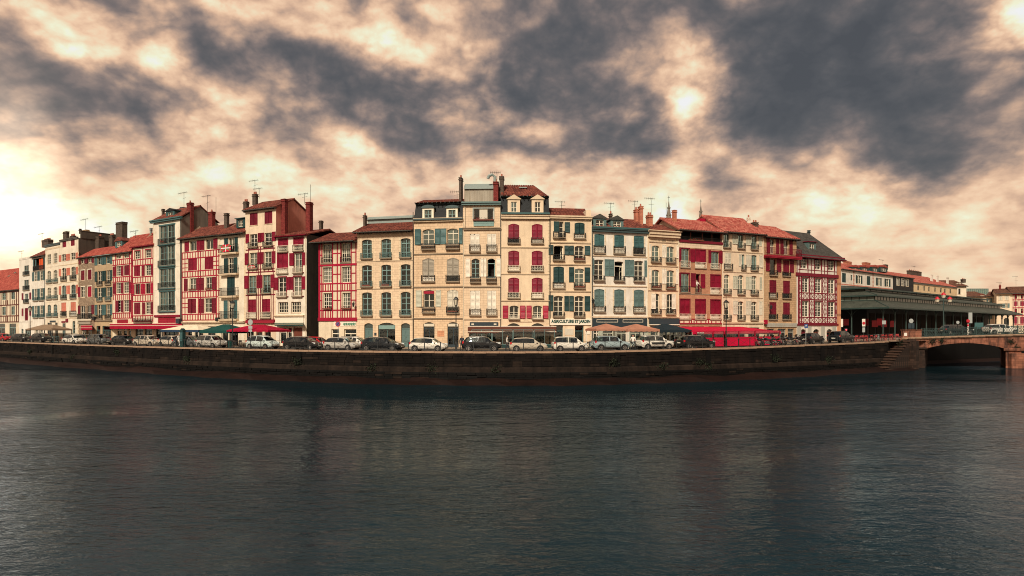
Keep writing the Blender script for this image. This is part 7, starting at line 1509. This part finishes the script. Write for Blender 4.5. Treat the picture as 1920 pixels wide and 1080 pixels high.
r = board(1619, 598, 612, 6, 92, 'sign_white', 'tall white banner with red roundel in front of the market'); k = MB(); k.disc((0, -.09, ZC + (HY - 606) / F * 92 - LZ), .22, -.01, .01, 14); k.build('roundel', 'sign_red', r); k = MB(); k.box(-.2, .2, -.07, -.03, ZC + (HY - 623) / F * 92 - LZ, ZC + (HY - 614) / F * 92 - LZ); k.build('lower_board', 'sign_grey', r)
board(1657, 601, 608, 7, 96, 'sign_grey', 'small grey notice sign at the corner column of the market'); board(1577.5, 598, 613, 5.5, 98, 'white_wall', 'cream upright board beside the corner house'); r = board(1708, 597.5, 606, 0, 90.4, 'sign_grey', 'round grey sign above two grey boards on the bridge end', round_=True); k = MB(); w = 5.4 / F * 90.4
for sx_ in (-1, 1): k.box(sx_ * w * .55 - w / 2, sx_ * w * .55 + w / 2, -.1, -.06, ZC + (HY - 616) / F * 90.4 - r.location.z, ZC + (HY - 606) / F * 90.4 - r.location.z)
k.build('lower_board', 'slate_blue', r)
board(1795.5, 601.5, 607.5, 0, 90.4, 'sign_grey', 'round grey sign in the middle of the bridge', round_=True); board(1819, 586, 606, 7, 97, 'sign_grey', 'tall grey blue panel behind the bridge parapet'); board(1835, 605, 616, 16, 96, 'teal', 'wide green board behind the bridge parapet')
p = on_deck(1815, 90.6); r = thing('marker_post', 'red and white marker post on the bridge', 'post', p); k = MB(); z = lambda y: ZC + (HY - y) / F * 90.6 - p.z
k.tube([(0, 0, 0), (0, 0, z(607))], .10, 8); k.build('post', 'sign_white', r); k = MB(); k.tube([(0, 0, z(612)), (0, 0, z(608))], .11, 8); k.build('red_band', 'sign_red', r); k = MB(); k.tube([(0, 0, z(606)), (0, 0, z(604)), (0, 0, z(600)), (0, 0, z(599))], [.1, .22, .22, .1], 10); k.build('red_head', 'sign_red', r)
p, a = street_at(1586, 1.07); r = thing('traffic_light', 'traffic light showing red beside the corner house', 'traffic light', p, 0); zl = ZC + (HY - 618) / F * p.y - p.z; k = MB(); k.tube([(0, 0, 0), (0, 0, zl - .7)], .05, 8); k.build('post', 'iron', r); k = MB(); k.box(-.15, .15, -.1, .1, zl - .75, zl + .2); k.build('signal_box', 'trim_black', r)
for i, m_ in enumerate(('light_red', 'black', 'black')): k = MB(); k.disc((0, -.11, zl - .02 - .27 * i), .10, -.015, .015, 12); k.build('lens', m_, r)
o = copy_tree(MASTER[('estate', 'white')]); o['label'] = 'white car crossing the bridge behind the lattice parapet'; o['group'] = 'cars on the bridge'; o.location = on_deck(1876, 93.5); o.rotation_euler = (0, 0, 0); o = copy_tree(MASTER[('estate', 'navy')]); o['label'] = 'dark car on the bridge behind the round grey sign'; o['group'] = 'cars on the bridge'; o.location = on_deck(1793, 95.5); o.rotation_euler = (0, 0, 0)
